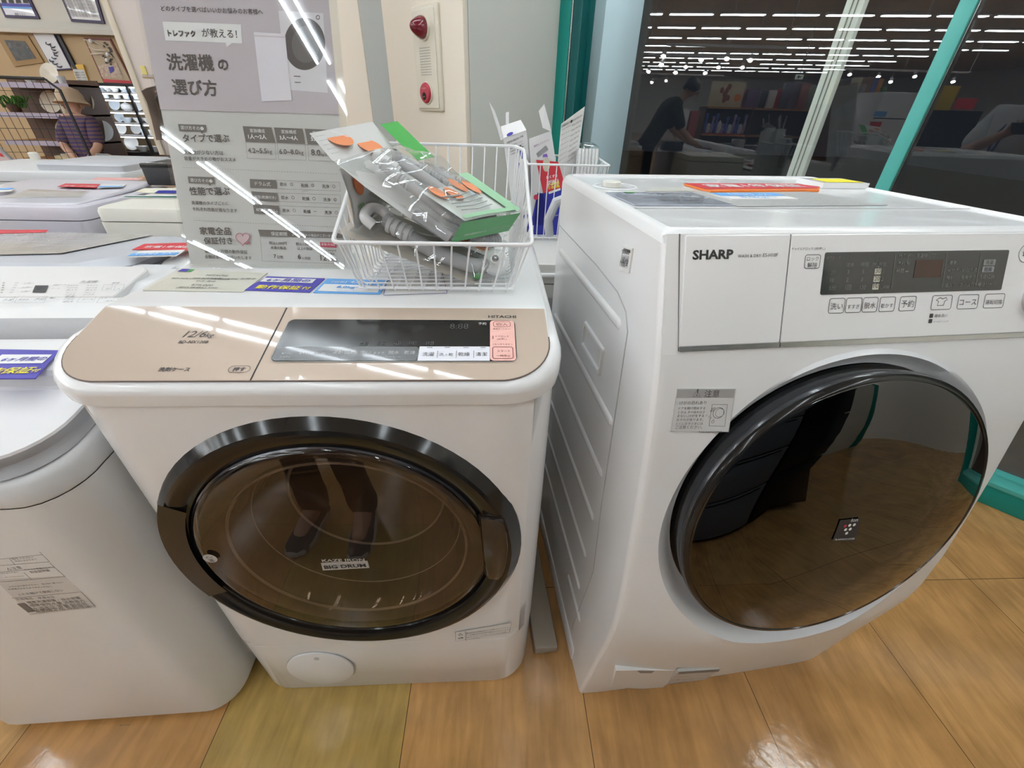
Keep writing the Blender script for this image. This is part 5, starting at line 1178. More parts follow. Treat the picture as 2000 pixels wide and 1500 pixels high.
t, pl = card('film_sheet', 'crumpled clear film over the lilac lidded washer', HM, ((0, 388), (160, 386), (175, 376), (60, 372)), 1.005, FILM, 'film', .004)
lm5 = washer_block('top_loading_washer', 'warm white washer with square top, third row back beside printed sign', HM, -.655, -.12, .90, 1.36, .995, BEIGE, r=.022, seam=.955)
t, pl = card('price_card', 'cream and navy card on the warm white washer', HM, ((262, 376), (345, 379), (345, 368), (282, 368)), .996, PAPERY)
k = B(); k.f([k.v(pl.p(*pl.px(*q), .002)) for q in ((302, 378), (345, 379), (345, 373), (310, 373))]); k.obj('navy_band', NAVY, t)
t, pl = card('leaflet', 'dark green edged leaflet on the warm white washer', HM, ((235, 387), (345, 388), (345, 382), (248, 382)), .996, PAPER, 'leaflet')
k = B(); k.f([k.v(pl.p(*pl.px(*q), .002)) for q in ((240, 386.2), (345, 387.2), (345, 384), (246, 384.2))]); k.obj('green_band', mat('dark green print', (.01, .12, .09), .5), t)
# fourth row
lm6 = washer_block('top_loading_washer', 'white washer with stepped grey top and small cap, furthest row at far left', HM, -1.85, -1.05, 1.58, 2.05, 1.0, WHITE3, seam=.96)
k = B(HM); k.loft([[(x, y, z) for x, y in rr4(-1.42+o, -1.06-o, 1.62+o, 1.98-o, .02, .02, 4)] for z, o in ((.98, 0), (1.022, 0), (1.030, .01))], False, True); k.obj('raised_deck', GREYP, lm6)
k = B(HM); p_ = HM.inverted() @ atz(140, 352, 1.0); k.lathe([(.020, 0), (.020, .03), (.016, .034), (.001, .034)], HM @ Vector((p_.x, max(p_.y, 1.60), 1.0)), (0, 0, 1), 20); k.obj('cap', BEIGE, lm6)
t, pl = card('price_card', 'pink and white card on the washer of the furthest row', HM, ((175, 353), (270, 352), (280, 348), (190, 347)), 1.001, mat('pink card', (.70, .38, .36), .5))
lm7 = washer_block('cardboard_box', 'brown cardboard box standing behind the furthest washers', HM, -1.02, -.72, 1.62, 2.0, .985, BROWN, .006); lm7['category'] = 'box'
b7 = frame(*(atz(318, 366, .995).to_2d()), 6)
bx = thing('black_box', 'black box standing beside the upper left part of the printed sign', 'box', b7 @ Matrix.Translation((0, .12, 1.0)))
k = B(b7); k.box(-.07, .14, .03, .20, .997, 1.07, .006); k.obj('body', BLACKM, bx)
k = B(b7); k.box(-.071, .141, .029, .06, 1.055, 1.0715, .004); k.obj('lid', BLACK, bx)
# machine behind the left drum washer and the second basket
BKM = HM
lmb = washer_block('top_loading_washer', 'white topped washer half hidden behind the pair of drum washers, carrying a second basket', BKM, .20, .93, .72, 1.25, .895, mat('warm grey side', (.60, .59, .56), .5), r=.02, seam=.835)
k = B(BKM); k.tube([(.22, .715, .862), (.91, .715, .862)], .008, 8); k.obj('bright_edge', WHITE, lmb)
k = B(BKM); k.box(.24, .90, .712, .72, .60, .79, .004); k.obj('dark_front', MIDG, lmb)
b2 = wire_basket('wire_basket', 'second white wire basket holding opened boxes, behind the right drum washer', HM, .665, .895, .985, 1.14, 0, 0, .898, .655, .905, .92, 1.15, 1.135, 1.142, 1.10, 10, 10, 9, .45)
k = B(HM); k.box(.648, .6515, .98, 1.07, 1.0, 1.15, .001); k.obj('label_holder', mat('white card holder', (.74, .74, .74), .4), b2)
# opened boxes in it
def openbox(name, label, quad, y, depth, m, flaps):
    A = [hpt(px, py, y) for px, py in quad]      # bl, br, tr, tl of the front face
    n = (A[1]-A[0]).cross(A[3]-A[0]).normalized(); 
    if n.dot(O-A[0]) < 0: n = -n
    bk = -n*depth
    t = thing(name, label, 'box', Matrix.Translation((A[0]+A[1])/2))
    k = B(); F = [k.v(p) for p in A]; G = [k.v(p+bk) for p in A]
    for i in range(4):
        if i == 2: continue
        k.f((F[i], F[(i+1) % 4], G[(i+1) % 4], G[i]))
    k.f(F); k.f(G[::-1])
    i2 = [p + bk*.02 - (p-(A[0]+A[2])/2)*.01 for p in A]; k.f([k.v(i2[3]), k.v(i2[2]), k.v(i2[2]+bk*.96-(A[2]-A[1])*.1), k.v(i2[3]+bk*.96-(A[3]-A[0])*.1)])
    k.obj('carton', m, t, smooth=False)
    for fl in flaps:
        k = B(); k.loft([[hpt(px, py, yy)+n*h for px, py, yy in fl] for h in (0, .002)], True, True); k.obj('flap', m, t, smooth=False)
    pl = Pl(A[0]+n*.0008, A[1]-A[0], n.cross(A[1]-A[0])); return t, pl
BXW = mat('white carton', (.70, .69, .69), .5)
t, pl = openbox('opened_box', 'tall white opened box with blue panels, left one in second basket', ((1010, 470), (1052, 468), (1028, 254), (983, 270)), 1.07, .055, BXW, [((978, 274, 1.075), (985, 271, 1.075), (966, 216, 1.09), (955, 198, 1.09)), ((983, 270, 1.07), (1028, 254, 1.07), (1017, 234, 1.13), (978, 247, 1.13)), ((988, 242, 1.13), (994, 244, 1.13), (994, 218, 1.14), (988, 220, 1.14))])
def PX(k, pl, quad, h=.0008): k.f([k.v(pl.p(*pl.px(*q), h)) for q in quad])
for q in (((1015, 294), (1022, 292), (1024, 308), (1016, 312)), ((1013, 318), (1026, 322), (1029, 340), (1014, 340)), ((1018, 345), (1031, 343), (1033, 366), (1020, 370)), ((1022, 420), (1046, 414), (1050, 455), (1027, 460))): k = B(); PX(k, pl, q); k.obj('blue_panel', NAVY, t)
k = B(); PX(k, pl, ((1008, 286), (1018, 283), (1019, 291), (1009, 294))); 
k.tpx(pl, '主要3社の純正糸くず用', (990, 281), (1022, 267), h=.001, bold=.012)
for i in range(4): k.tpx(pl, '全自動洗濯機用フィルター', (992+i*2, 288+i*5), (1022+i*2, 276+i*5), h=.001)
for i in range(6): k.tpx(pl, '●', (1020+i*2, 288+i*9), (1022+i*2, 287+i*9), h=.001)
k.obj('lettering', INK, t)
k = B(); q0_ = hpt(994, 263, 1.095); ux_ = (hpt(1005, 259, 1.095)-q0_); gz_ = Pl(hpt(996, 262, 1.074)+Vector((0, -.003, 0)), ux_, (0, .5, 1)); k.flat(circ(0, 0, .011, 20, .005), .001, gz_); k.obj('blue_oval', BLUE, t)
t, pl = openbox('opened_box', 'white, red and blue opened filter box, right one in second basket', ((1040, 468), (1108, 466), (1077, 258), (1035, 273)), 1.04, .05, BXW, [((1060, 250, 1.08), (1077, 257, 1.08), (1063, 203, 1.09), (1052, 217, 1.09))])
k = B(); PX(k, pl, ((1047, 312), (1090, 316), (1105, 366), (1061, 378))); k.obj('red_panel', RED, t)
k = B(); PX(k, pl, ((1048, 380), (1106, 366), (1108, 466), (1040, 468))); PX(k, pl, ((1036, 440), (1050, 376), (1061, 378), (1070, 440))); k.obj('blue_panel', NAVY, t)
k = B(); k.f([k.v(pl.p(pl.px(1067, 322)[0]+.012*cos(a), pl.px(1067, 322)[1]+.020*sin(a), .0012)) for a in [2*PI*i/24 for i in range(24)]]); k.obj('picture_oval', mat('beige picture', (.60, .53, .42), .6), t)
k = B(); PX(k, pl, ((1047, 300), (1066, 284), (1071, 292), (1051, 307)), .001); k.obj('filter_picture', MIDG, t)
k = B(); k.tpx(pl, '掃除もラクラク♪', (1043, 288), (1072, 275), h=.001); k.obj('purple_lettering', mat('purple print', (.22, .08, .20), .5), t)
k = B(); PX(k, pl, ((1061, 302), (1068, 300), (1070, 306), (1060, 307)), .0014); k.obj('purple_brush', mat('violet print', (.20, .10, .45), .5), t)
k = B()
for i, s_ in enumerate(('糸くずを', 'しっかりキャッチ', '交換は')): k.tpx(pl, s_, (1067+i*1.4, 349+i*6), (1089+i*1.4, 345+i*6), h=.0012, bold=.02)
k.tpx(pl, '3ヶ月', (1070, 366), (1090, 363), h=.0012); PX(k, pl, ((1071, 375), (1094, 367), (1095, 371), (1072, 379)), .001)
for i in range(3): k.tpx(pl, '取付け簡単 洗濯機用', (1078, 392+i*16), (1100, 386+i*16), h=.0012)
k.obj('white_lettering', INKW, t)
k = B()
for i, s_ in enumerate(('1～3か月', 'に1回交換')): k.tpx(pl, s_, (1070+i*1.2, 369.5+i*6-6), (1092+i*1.2, 365+i*6-6), h=.0013, bold=.03)
k.obj('yellow_lettering', YELLOW, t)
k = B(); k.f([k.v(pl.p(pl.px(1047, 385)[0]+.0085*cos(a), pl.px(1047, 385)[1]+.0085*sin(a), .0013)) for a in [2*PI*i/20 for i in range(20)]]); k.obj('red_seal', mat('red seal', (.55, .03, .10), .5), t)
# printed card and clear cased pack
A = [hpt(*q) for q in ((1088, 330, 1.07), (1124, 325, 1.10), (1142, 208, 1.11), (1096, 242, 1.08))]
A = [A[0]-(A[3]-A[0])*.9, A[1]-(A[2]-A[1])*.9, A[2], A[3]]
n_ = (A[2]-A[0]).cross(A[3]-A[0]).normalized(); n_ = n_ if n_.dot(O-A[0]) > 0 else -n_; A[1] = A[1]-n_*(A[1]-A[0]).dot(n_)
t = thing('hanging_card', 'white printed instruction card with punched hole standing in second basket', 'card', Matrix.Translation((A[0]+A[1])/2))
k = B(); k.loft([[p+n_*h for p in A] for h in (0, .0015)], True, True); k.obj('card', PAPER, t, smooth=False)
pl = Pl(A[0]+n_*.0018, A[1]-A[0], n_.cross(A[1]-A[0])); k = B()
for i in range(9):
    y = 245+i*10; k.tpx(pl, '取扱説明書 ご使用上の注意', (1098-i*.9, y), (1115-i*1.2, y-9), h=.0004)
    k.tpx(pl, '別売品 型番 適合', (1118-i*1.2, y-8), (1138-i*1.8, y-19), h=.0004)
k.tpx(pl, '洗濯機用給水ホースセット', (1097, 249), (1128, 232), h=.0004, bold=.012); k.obj('lettering', INKG, t)
k = B(); k.f([k.v(pl.p(pl.px(1116, 237)[0]+.003*cos(a), pl.px(1116, 237)[1]+.0045*sin(a), .0008)) for a in [2*PI*i/16 for i in range(16)]]); k.obj('punched_hole', DARK, t)
c_ = hpt(1143, 350, 1.08); CM = Matrix.Translation((c_.x, c_.y, .905)) @ Matrix.Rotation(rad(3.5), 4, 'Z')
t = thing('clear_case', 'clear domed case of white coiled hose at right of second basket', 'packaged hose', CM)
k = B(CM)
zt_ = (hpt(1140, 278, 1.08)).z-.905
k.loft([[(x, y, z) for x, y in rr4(-.046+o, .034-o, -.035+o, .035-o, .016, .016, 5)] for z, o in ((0, 0), (zt_-.03, 0), (zt_-.010, .005), (zt_, .02))], True, True); k.obj('case', ACRYL, t)
k = B(CM)
for i in range(6):
    x = -.036+.0115*i; k.tube([(x, -.026, .01+.003*i), (x+.002, -.026, zt_*.45), (x+.004, -.026, zt_*.80), (x+.005, -.015, zt_*.93), (x+.005, .015, zt_*.93), (x+.002, .024, .03)], .0056, 10)
k.obj('coiled_hose', WHITE2, t)
# a green leaf-like bag corner under baskets is part of the lower package; floor wires finish the basket
# ================================================================ tableware corner far left
YW = 6.6
def wl(px, py, Y=YW): return at(px, py, Y)
def vbox(name, px0, py0, px1, py1, Y, depth, m, parent=None, bev=0):
    """upright box whose front spans two measured corners at distance Y"""
    ym = (py0+py1)/2; a = Vector((at(px0, ym, Y).x, 0, at(px0, py0, Y).z)); b = Vector((at(px1, ym, Y).x, 0, at(px1, py1, Y).z)); k = B(); k.box(min(a.x, b.x), max(a.x, b.x), Y, Y+depth, min(a.z, b.z), max(a.z, b.z), bev); return k.obj(name, m, parent)
# pier between the two parts of the shop
a0 = at(214, 20, 4.3).x; k = B(); k.box(a0, a0+.9, 4.3, 5.0, 0, ZC, .01); struct(k.obj('wall_column', WALLP), 'pinkish white pier behind the hanging clothes')
k = B(); k.box(a0-.03, a0+.02, 4.285, 4.6, 0, ZC, .004); struct(k.obj('pier_highlight', mat('cream edge highlight', (.72, .66, .54), .7)), 'cream strip with the pier edge highlight put into its colour', 'trim')  # strip standing in for the highlight along the pier's left edge
zb0 = at(100, 62, YW).z
k = B(); k.box(-10.5, a0-.4, YW+.25, YW+.35, at(100, 170, YW).z-.9, zb0); bw = tag(k.obj('display_board', TAN), 'tan back board above the tableware shelves', 'board')
k = B(); k.box(-10.5, a0-.4, YW+.16, YW+.36, zb0, zb0+.045, .004); struct(k.obj('trim_2', WALLW), 'white ledge above the tan board', 'trim')
# posters high on the wall
def poster(name, label, cat, quad, Y, frame_m, field_m, bw_=.02, tilt=0, art=None):
    P = [at(px, py, Y) for px, py in quad]; t = thing(name, label, cat, Matrix.Translation((P[0]+P[1])/2))
    u = (P[1]-P[0]).normalized(); v = (P[3]-P[0]); v = (v-u*v.dot(u)).normalized(); n = u.cross(v); n = n if n.y < 0 else -n
    k = B(); k.loft([[p+n*h for p in P] for h in (-.02, 0)], True, True); k.obj('frame', frame_m, t, smooth=False)
    c = sum(P, Vector())/4; I = [p + (c-p).normalized()*bw_*1.35 + n*.003 for p in P]
    k = B(); k.f([k.v(p) for p in I]); f_ = k.obj('sheet', field_m, t, smooth=False)
    pl = Pl(P[0]+n*.005, P[1]-P[0], n.cross(P[1]-P[0]) if n.cross(P[1]-P[0]).z > 0 else -n.cross(P[1]-P[0]))
    if pl.n.y > 0: pl.n = -pl.n
    return t, pl, f_
PLM = mat('purple dark edge', (.05, .035, .09), .5)
t, pl, f_ = poster('wall_poster', 'plum edged poster with blue stripe high on wall, leftmost', 'poster', ((10, 34), (77, 37), (40, -40), (-25, -40)), YW+.38, PLM, mat('poster lilac', (.66, .63, .68), .15, coat=.5), .03)
k = B(); PX(k, pl, ((4, 12), (62, 14), (57, 8), (2, 6)), .003); k.obj('blue_stripe', BLUE, f_)
k = B(); PX(k, pl, ((6, 16), (64, 17.5), (62, 14), (4, 12.5)), .003); k.obj('sky_stripe', SKY, f_)
k = B(); k.tpx(pl, '買取リスト', (30, 30), (51, 30.5), h=.003)
for i in range(4): PX(k, pl, ((4+i*14, 6), (14+i*14, 6.4), (11+i*14, -3), (2+i*14, -3)), .003)
k.obj('lettering', INK, f_)
t, pl, f_ = poster('wall_poster', 'plum edged white poster high on wall, right of the blue striped poster', 'poster', ((139, 42), (204, 46.5), (178, -40), (104, -40)), YW+.38, PLM, mat('poster white', (.68, .65, .64), .12, coat=.6), .03)
k = B()
for i in range(5): k.tpx(pl, 'お買取 お見積り 無料', (137+i*3-12, 4+i*7), (180+i*3, 6+i*7), h=.003)
k.obj('lettering', INKG, f_)
# framed pictures leaning on the tan board
FRG = mat('brown gold frame', (.26, .15, .05), .4, metal=.3)
def art_mat(name, cols, sc):
    m = bpy.data.materials.new(name); m.use_nodes = True; nt = m.node_tree; N = nt.nodes; L = nt.links
    tc = N.new('ShaderNodeTexCoord'); n1 = N.new('ShaderNodeTexNoise'); n1.inputs['Scale'].default_value = sc; n1.inputs['Detail'].default_value = 4; L.new(tc.outputs['Object'], n1.inputs['Vector'])
    r = N.new('ShaderNodeValToRGB'); L.new(n1.outputs['Fac'], r.inputs[0]); e = r.color_ramp.elements
    while len(e) < len(cols): e.new(.5)
    for i, c in enumerate(cols): e[i].position = .32+.36*i/(len(cols)-1); e[i].color = (*c, 1)
    L.new(r.outputs[0], N['Principled BSDF'].inputs['Base Color']); N['Principled BSDF'].inputs['Roughness'].default_value = .4; return m
t, pl, f_ = poster('framed_painting', 'dark landscape painting in wide gold-brown frame at left of tan board', 'picture', ((28, 130), (86, 122), (54, 70), (-8, 68)), YW+.235, FRG, art_mat('muddy landscape', [(.015, .015, .015), (.08, .07, .055), (.035, .04, .04), (.20, .17, .13)], 7), .065)
t, pl, f_ = poster('framed_drawing', 'white framed ink drawing leaning on the tan board', 'picture', ((104, 138), (141, 135.5), (101, 58), (61, 62)), YW+.225, PLM, mat('drawing white', (.72, .72, .74), .3), .012)
k = B()
rs_ = random.Random(4)
for i in range(9):
    x = 97+rs_.uniform(-6, 8)+i*1.6; y = 84+i*5.5; p0 = [pl.px(x+5*cos(a), y+3.4*sin(a)) for a in [rs_.uniform(0, 1)+q*.5 for q in range(7)]]
    k.tube([pl.p(px_, py_, .003) for px_, py_ in p0], [.002, .006, .009, .008, .006, .004, .002], 5)
k.obj('ink_strokes', mat('ink wash', (.09, .09, .12), .6), f_)
k = B(); a = at(122, 70, YW+.2); b_ = at(141, 130, YW+.2); k.loft([[p for p in (at(106, 60, YW+.22), at(113, 64, YW+.22), at(150, 135, YW+.22), at(142, 134, YW+.22))], [p+Vector((0, .03, 0)) for p in (at(106, 60, YW+.22), at(113, 64, YW+.22), at(150, 135, YW+.22), at(142, 134, YW+.22))]], True, True); tag(k.obj('dark_picture', BLACKM), 'black framed picture edge behind the white ink drawing', 'picture')
t, pl, f_ = poster('hanging_scroll', 'red edged wall hanging with black beaded figure and dark flower strip on tan board', 'wall hanging', ((203, 163), (262, 167), (215, 75), (163, 73)), YW+.235, mat('rust red wood', (.20, .045, .03), .5), mat('scroll tan', (.50, .38, .24), .6), .022)
k = B(); PX(k, pl, ((199, 150), (240, 152), (228, 122), (192, 128)), .003); k.obj('pale_fan', art_mat('pale fan pattern', [(.45, .28, .2), (.68, .55, .42)], 40), f_)
k = B(); PX(k, pl, ((203, 160), (258, 164), (256, 158), (202, 154)), .004); k.obj('red_fringe', RED, f_)
k = B()
for i in range(14): x, y = 206+rs_.uniform(-4, 12), 84+i*3.2; k.flat([pl.px(x+3*cos(a), y+2.2*sin(a)) for a in [2*PI*q/6 for q in range(6)]], .004, pl)
k.obj('dark_flowers', INK, f_)
k = B(); PX(k, pl, ((216, 144), (224, 138), (222, 130), (212, 131)), .005); k.obj('blue_heart', BLUE, f_)
k = B()
for (x, y) in ((181, 81), (214, 107), (213, 118)): k.sphere(pl.p(*pl.px(x, y), .03), .025, .02, .025, 10)
k.obj('clear_baubles', mat('shiny bauble', (.9, .9, .9), .05), f_)
k = B()
for pts in (((166, 78), (184, 80), (205, 92)), ((176, 92), (187, 98), (208, 99)), ((180, 106), (204, 105)), ((215, 104), (222, 112))): k.tube([pl.p(*pl.px(*q), .02) for q in pts], .006, 5)
k.obj('clear_strings', mat('pale string', (.75, .7, .62), .4), f_)
t, pl, f_ = poster('shelf_card', 'yellow topped notice on the tan board', 'notice', ((152, 163), (175, 163), (162, 126), (138, 126)), YW+.235, mat('amber print', (.80, .48, .06), .5), PAPER, .008)
k = B(); PX(k, pl, ((141, 134), (166, 136), (162.5, 127), (139, 127)), .004); k.obj('amber_head', mat('amber print', (.80, .48, .06), .5), f_)
k = B()
for i in range(4): k.tpx(pl, '食器セール中', (146+i*2, 143+i*5), (165+i*2, 143+i*5), h=.003)
k.obj('lettering', INK, f_)

# tableware pieces: one mesh of each kind, copied
def proto(name, prof, m, n=20, handle=False):
    k = B(); k.lathe(prof, n=n); o = k.obj(name, m, base=I4); return o
PLT = [(.001, .0), (.06, .0), (.065, .004), (.10, .014), (.104, .017), (.10, .017), (.065, .009), (.001, .006)]
BWL = [(.001, 0), (.03, 0), (.032, .006), (.052, .03), (.062, .058), (.059, .058), (.047, .03), (.001, .010)]
CUP = [(.001, 0), (.03, 0), (.034, .01), (.037, .075), (.034, .075), (.031, .012), (.001, .008)]
POT = [(.001, 0), (.04, 0), (.065, .03), (.06, .07), (.03, .09), (.012, .095), (.012, .105), (.001, .108)]
PROT = {}
def piece(kind, p, label, group, m, sc=1, tilt=0, az=0):
    key = (kind, m.name)
    M = Matrix.Translation(p) @ Matrix.Rotation(az, 4, 'Z') @ Matrix.Rotation(tilt, 4, 'X') @ Matrix.Scale(sc, 4)
    if key not in PROT:
        o = proto(kind, {'plate': PLT, 'bowl': BWL, 'cup': CUP, 'teapot': POT}[kind], m); PROT[key] = o; o.matrix_world = M
    else:
        o = PROT[key].copy(); C.objects.link(o); o.matrix_world = M
    tag(o, label, kind, group); return o
# lit display shelves behind the standing customer
YS = 6.25
def zrow(py, px=250): return at(px, py, YS).z
SL, SR = at(165, 230, YS).x, at(330, 230, YS).x
sh_ = thing('display_shelves', 'black framed lit shelves of white tableware behind customer in beige hat', 'shelves', Matrix.Translation(((SL+SR)/2, YS, 0)))
ztop, zbot = at(215, 166, YS).z, at(250, 297, YS).z
srow = [at(230, y, YS).z for y in (180, 193, 217, 240, 264, 296)]
k = B(); k.box(SL, SR, YS+.30, YS+.33, 0, ztop); k.obj('back_panel', mat('shelf back tan', (.42, .31, .18), .6), sh_)
k = B()
for z in srow[:-1]: k.box(SL, SR, YS, YS+.30, z-.014, z)
k.obj('shelf_boards', mat('white shelf board', (.72, .74, .78), .4), sh_)
for i, px in enumerate((252, 318)):
    xa = at(px-2, 200, YS).x+ (at(px+44, 300, YS).x-at(px-2, 200, YS).x)*0
xm = at(269, 230, YS).x
for x in (SL, xm, SR-.03): k = B(); k.box(x, x+.03, YS-.01, YS+.02, 0, ztop); k.obj('upright', BLACKM, sh_)
k = B(); k.box(SL, SR, YS-.015, YS+.31, 0, srow[-1]); k.obj('base_cabinet', BLACKM, sh_)
k = B(); k.box(SL, SR, YS-.01, YS+.31, ztop-.01, ztop+.02); k.obj('top_rail', BLACKM, sh_)
k = B(); k.box(xm+.05, xm+.055, YS+.02, YS+.30, srow[-1], ztop) if False else [k.box(SL+.03, SR-.03, YS+.012, YS+.022, z_-.026, z_-.0145) for z_ in [ztop-.0]+srow[:-1]]; k.obj('added_glow_strips', mat('added shelf glow', (.93, .98, 1), .5, emit=9), sh_)  # glowing strips added to brighten the tableware shelves
rowname = ['top', 'second', 'third', 'fourth', 'fifth', 'lowest']
kinds = [('bowl', .75, 0), ('cup', 1.0, 0), ('plate', .70, 1), ('plate', .62, 1), ('cup', .9, 0), ('plate', .92, 1)]
for ri, z in enumerate(srow):
    x = SL+.12; ci = 0
    while x < SR-.10:
        kd, sc, tl = kinds[ri]
        alt = rs_.random()
        if ri == 2 and alt < .4: kd, sc, tl = 'teapot', .95, 0
        if ri == 3 and alt < .4: kd, sc, tl = 'bowl', 1.0, 0
        if ri == 4 and alt < .25: kd, sc, tl = 'plate', .68, 1
        if ri == 5 and alt < .5: kd, sc, tl = 'bowl', 1.1, 0
        r_ = .105*sc if kd == 'plate' else (.062*sc if kd != 'teapot' else .07)
        x += r_*.9
        if x > SR-.06: break
        yy = YS+rs_.uniform(.09, .16)
        if tl: p = Vector((x, yy+.06, z+.104*sc*sin(rad(72))+.003)); piece(kd, p, 'white %s standing upright on the %s lit shelf, %s from left' % (kd, rowname[ri], ORD[ci]), 'white tableware on the lit shelves', rs_.choice((CHINA, CHINAB)), sc, rad(72))
        else: piece(kd, Vector((x, yy, z+.001)), 'white %s on the %s lit shelf, %s from left' % (kd, rowname[ri], ORD[ci]), 'white tableware on the lit shelves', rs_.choice((CHINA, CHINAB)), sc)
        ci += 1; x += r_*.95+.015
# wooden shelf unit with wire grid side, left
YR = 5.7
wr = thing('wooden_shelf_unit', 'orange wood shelf unit with black wire grid side at far left', 'shelves', Matrix.Translation((at(60, 300, YR).x, YR, 0)))
RL, RRr = at(-60, 150, YR).x, at(122, 160, YR).x
rz = [at(80, y, YR).z for y in (163, 222, 276, 312)]
k = B()
for z in rz: k.box(RL, RRr+.05, YR, YR+.40, z-.02, z)
k.obj('shelf_boards', WOODO, wr)
k = B()
for z in rz: k.box(RL, RRr+.05, YR-.006, YR, z-.045, z+.006)
k.obj('label_strips', mat('label strip lilac', (.40, .36, .46), .5), wr)
k = B(); k.box(RL, RRr+.05, YR+.40, YR+.42, 0, rz[0]+.05); k.obj('back_panel', mat('dark back', (.12, .07, .045), .7), wr)
k = B(); k.box(RRr+.02, RRr+.05, YR, YR+.40, 0, rz[0]); k.box(RL, RRr+.05, YR, YR+.4, 0, rz[-1]-.05); k.obj('side_panel', mat('dark brown side', (.07, .04, .03), .6), wr)
# grid panel
def grid_panel(label, x, y0, y1, z1, nm='wire_grid'):
    t = thing(nm, label, 'wire grid', Matrix.Translation((x, (y0+y1)/2, 0)))
    k = B(); k.tube([(x, y0, 0), (x, y0, z1-.08), (x, y0+.08, z1), (x, y1-.08, z1), (x, y1, z1-.08), (x, y1, 0)], .013, 8); k.obj('frame', BLACKM, t)
    k = B(); n = int((y1-y0)/.06)
    for i in range(1, n): k.tube([(x, y0+(y1-y0)*i/n, .1), (x, y0+(y1-y0)*i/n, z1)], .0022, 5)
    m_ = int(z1/.10)
    for i in range(1, m_): k.tube([(x, y0, z1*i/m_), (x, y1, z1*i/m_)], .0022, 5)
    k.obj('mesh_wires', BLACKM, t); return t
gx = at(40, 150, 5.2)
M_ = frame(at(20, 150, 5.45).x, 5.45, -62)
grid_panel('black wire grid panel in front of the wooden shelf unit', 0, -.55, .55, at(20, 150, 4.5).z)
gt = [o for o in bpy.data.objects if o.name == 'wire_grid'][0]; gt.matrix_world = Matrix.Translation((at(18, 150, 4.55).x-.34, 4.62, 0)) @ Matrix.Rotation(rad(-72), 4, 'Z')
nm_ = ['upper', 'middle', 'lower', 'bottom']
for ri, z in enumerate(rz):
    x = RL+.5; ci = 0
    while x < RRr-.05:
        kd = rs_.choice(('plate', 'bowl', 'plate', 'cup')) if ri < 3 else 'bowl'; sc = rs_.uniform(1.0, 1.25) if kd == 'plate' else rs_.uniform(.9, 1.2); r_ = .1*sc if kd == 'plate' else .06*sc
        x += r_*.8; mm = rs_.choice((CHINA, CHINAC, CHINAC, CHINAB))
        col = {'white china': 'white', 'cream china': 'cream', 'blue white china': 'bluish white'}[mm.name]
        if kd == 'plate': piece(kd, Vector((x, YR+.22, z+.104*sc*sin(rad(68)))), 'patterned %s plate propped on the %s board of the wooden unit, %s from left' % (col, nm_[ri], ORD[ci]), 'tableware on the wooden shelf unit', mm, sc, rad(68), rs_.uniform(-.3, .3))
        else: piece(kd, Vector((x, YR+.13, z+.001)), '%s %s on the %s board of the wooden unit, %s from left' % (col, kd, nm_[ri], ORD[ci]), 'tableware on the wooden shelf unit', mm, sc)
        ci += 1; x += r_+.03
# green potted plant
pc = at(10, 222, YR-.02); pt_ = thing('potted_plant', 'grassy green plant at the left edge on the middle board of the wooden unit', 'plant', Matrix.Translation((pc.x, YR+.1, rz[1])))
k = B()
for i in range(40):
    a = rs_.uniform(0, 6.28); l_ = rs_.uniform(.10, .26); b_ = Vector((pc.x+rs_.uniform(-.08, .1), YR+.12+rs_.uniform(-.05, .05), rz[1]+.05)); d = Vector((cos(a)*.7, sin(a)*.4-.2, .5))*l_
    k.tube([b_, b_+d*.6+Vector((0, 0, .04)), b_+d+Vector((0, 0, -.03))], [.006, .008, .001], 5)
k.obj('leaves', mat('leaf green', (.05, .20, .02), .5), pt_)
k = B(); k.lathe([(.05, 0), (.07, .08), (.065, .08), (.001, .07)], (pc.x, YR+.12, rz[1]+.001)); k.obj('pot', WOODD, pt_)
# price board leaning at the left edge and low stand of small goods
t, pl, f_ = poster('price_board', 'leaning red and white price board at the left edge in front of the wooden unit', 'sign', ((-40, 325), (33, 322), (0, 290), (-60, 250)), 4.2, mat('grey edge', (.4, .4, .42), .5), mat('pale rose board', (.62, .50, .52), .5), .012)
k = B(); PX(k, pl, ((-40, 300), (8, 306), (2, 299), (-45, 288)), .004); k.obj('red_band', RED, f_)
# bread-like green edged carton at the unit's foot
c0_ = at(115, 325, 5.3); c1_ = at(172, 300, 5.3)
gb_ = thing('carton', 'beige carton with green edge at the foot of the wooden unit', 'box', Matrix.Translation((c0_.x+.2, 5.4, 0)))
k = B(); k.box(c0_.x, c1_.x, 5.3, 5.6, 0, at(140, 305, 5.3).z, .005); k.obj('body', mat('beige carton', (.42, .33, .20), .7), gb_)
k = B(); k.box(c0_.x-.002, c1_.x+.002, 5.296, 5.3, at(140, 320, 5.3).z, at(140, 311, 5.3).z); k.obj('green_band', mat('olive green print', (.22, .27, .07), .6), gb_)

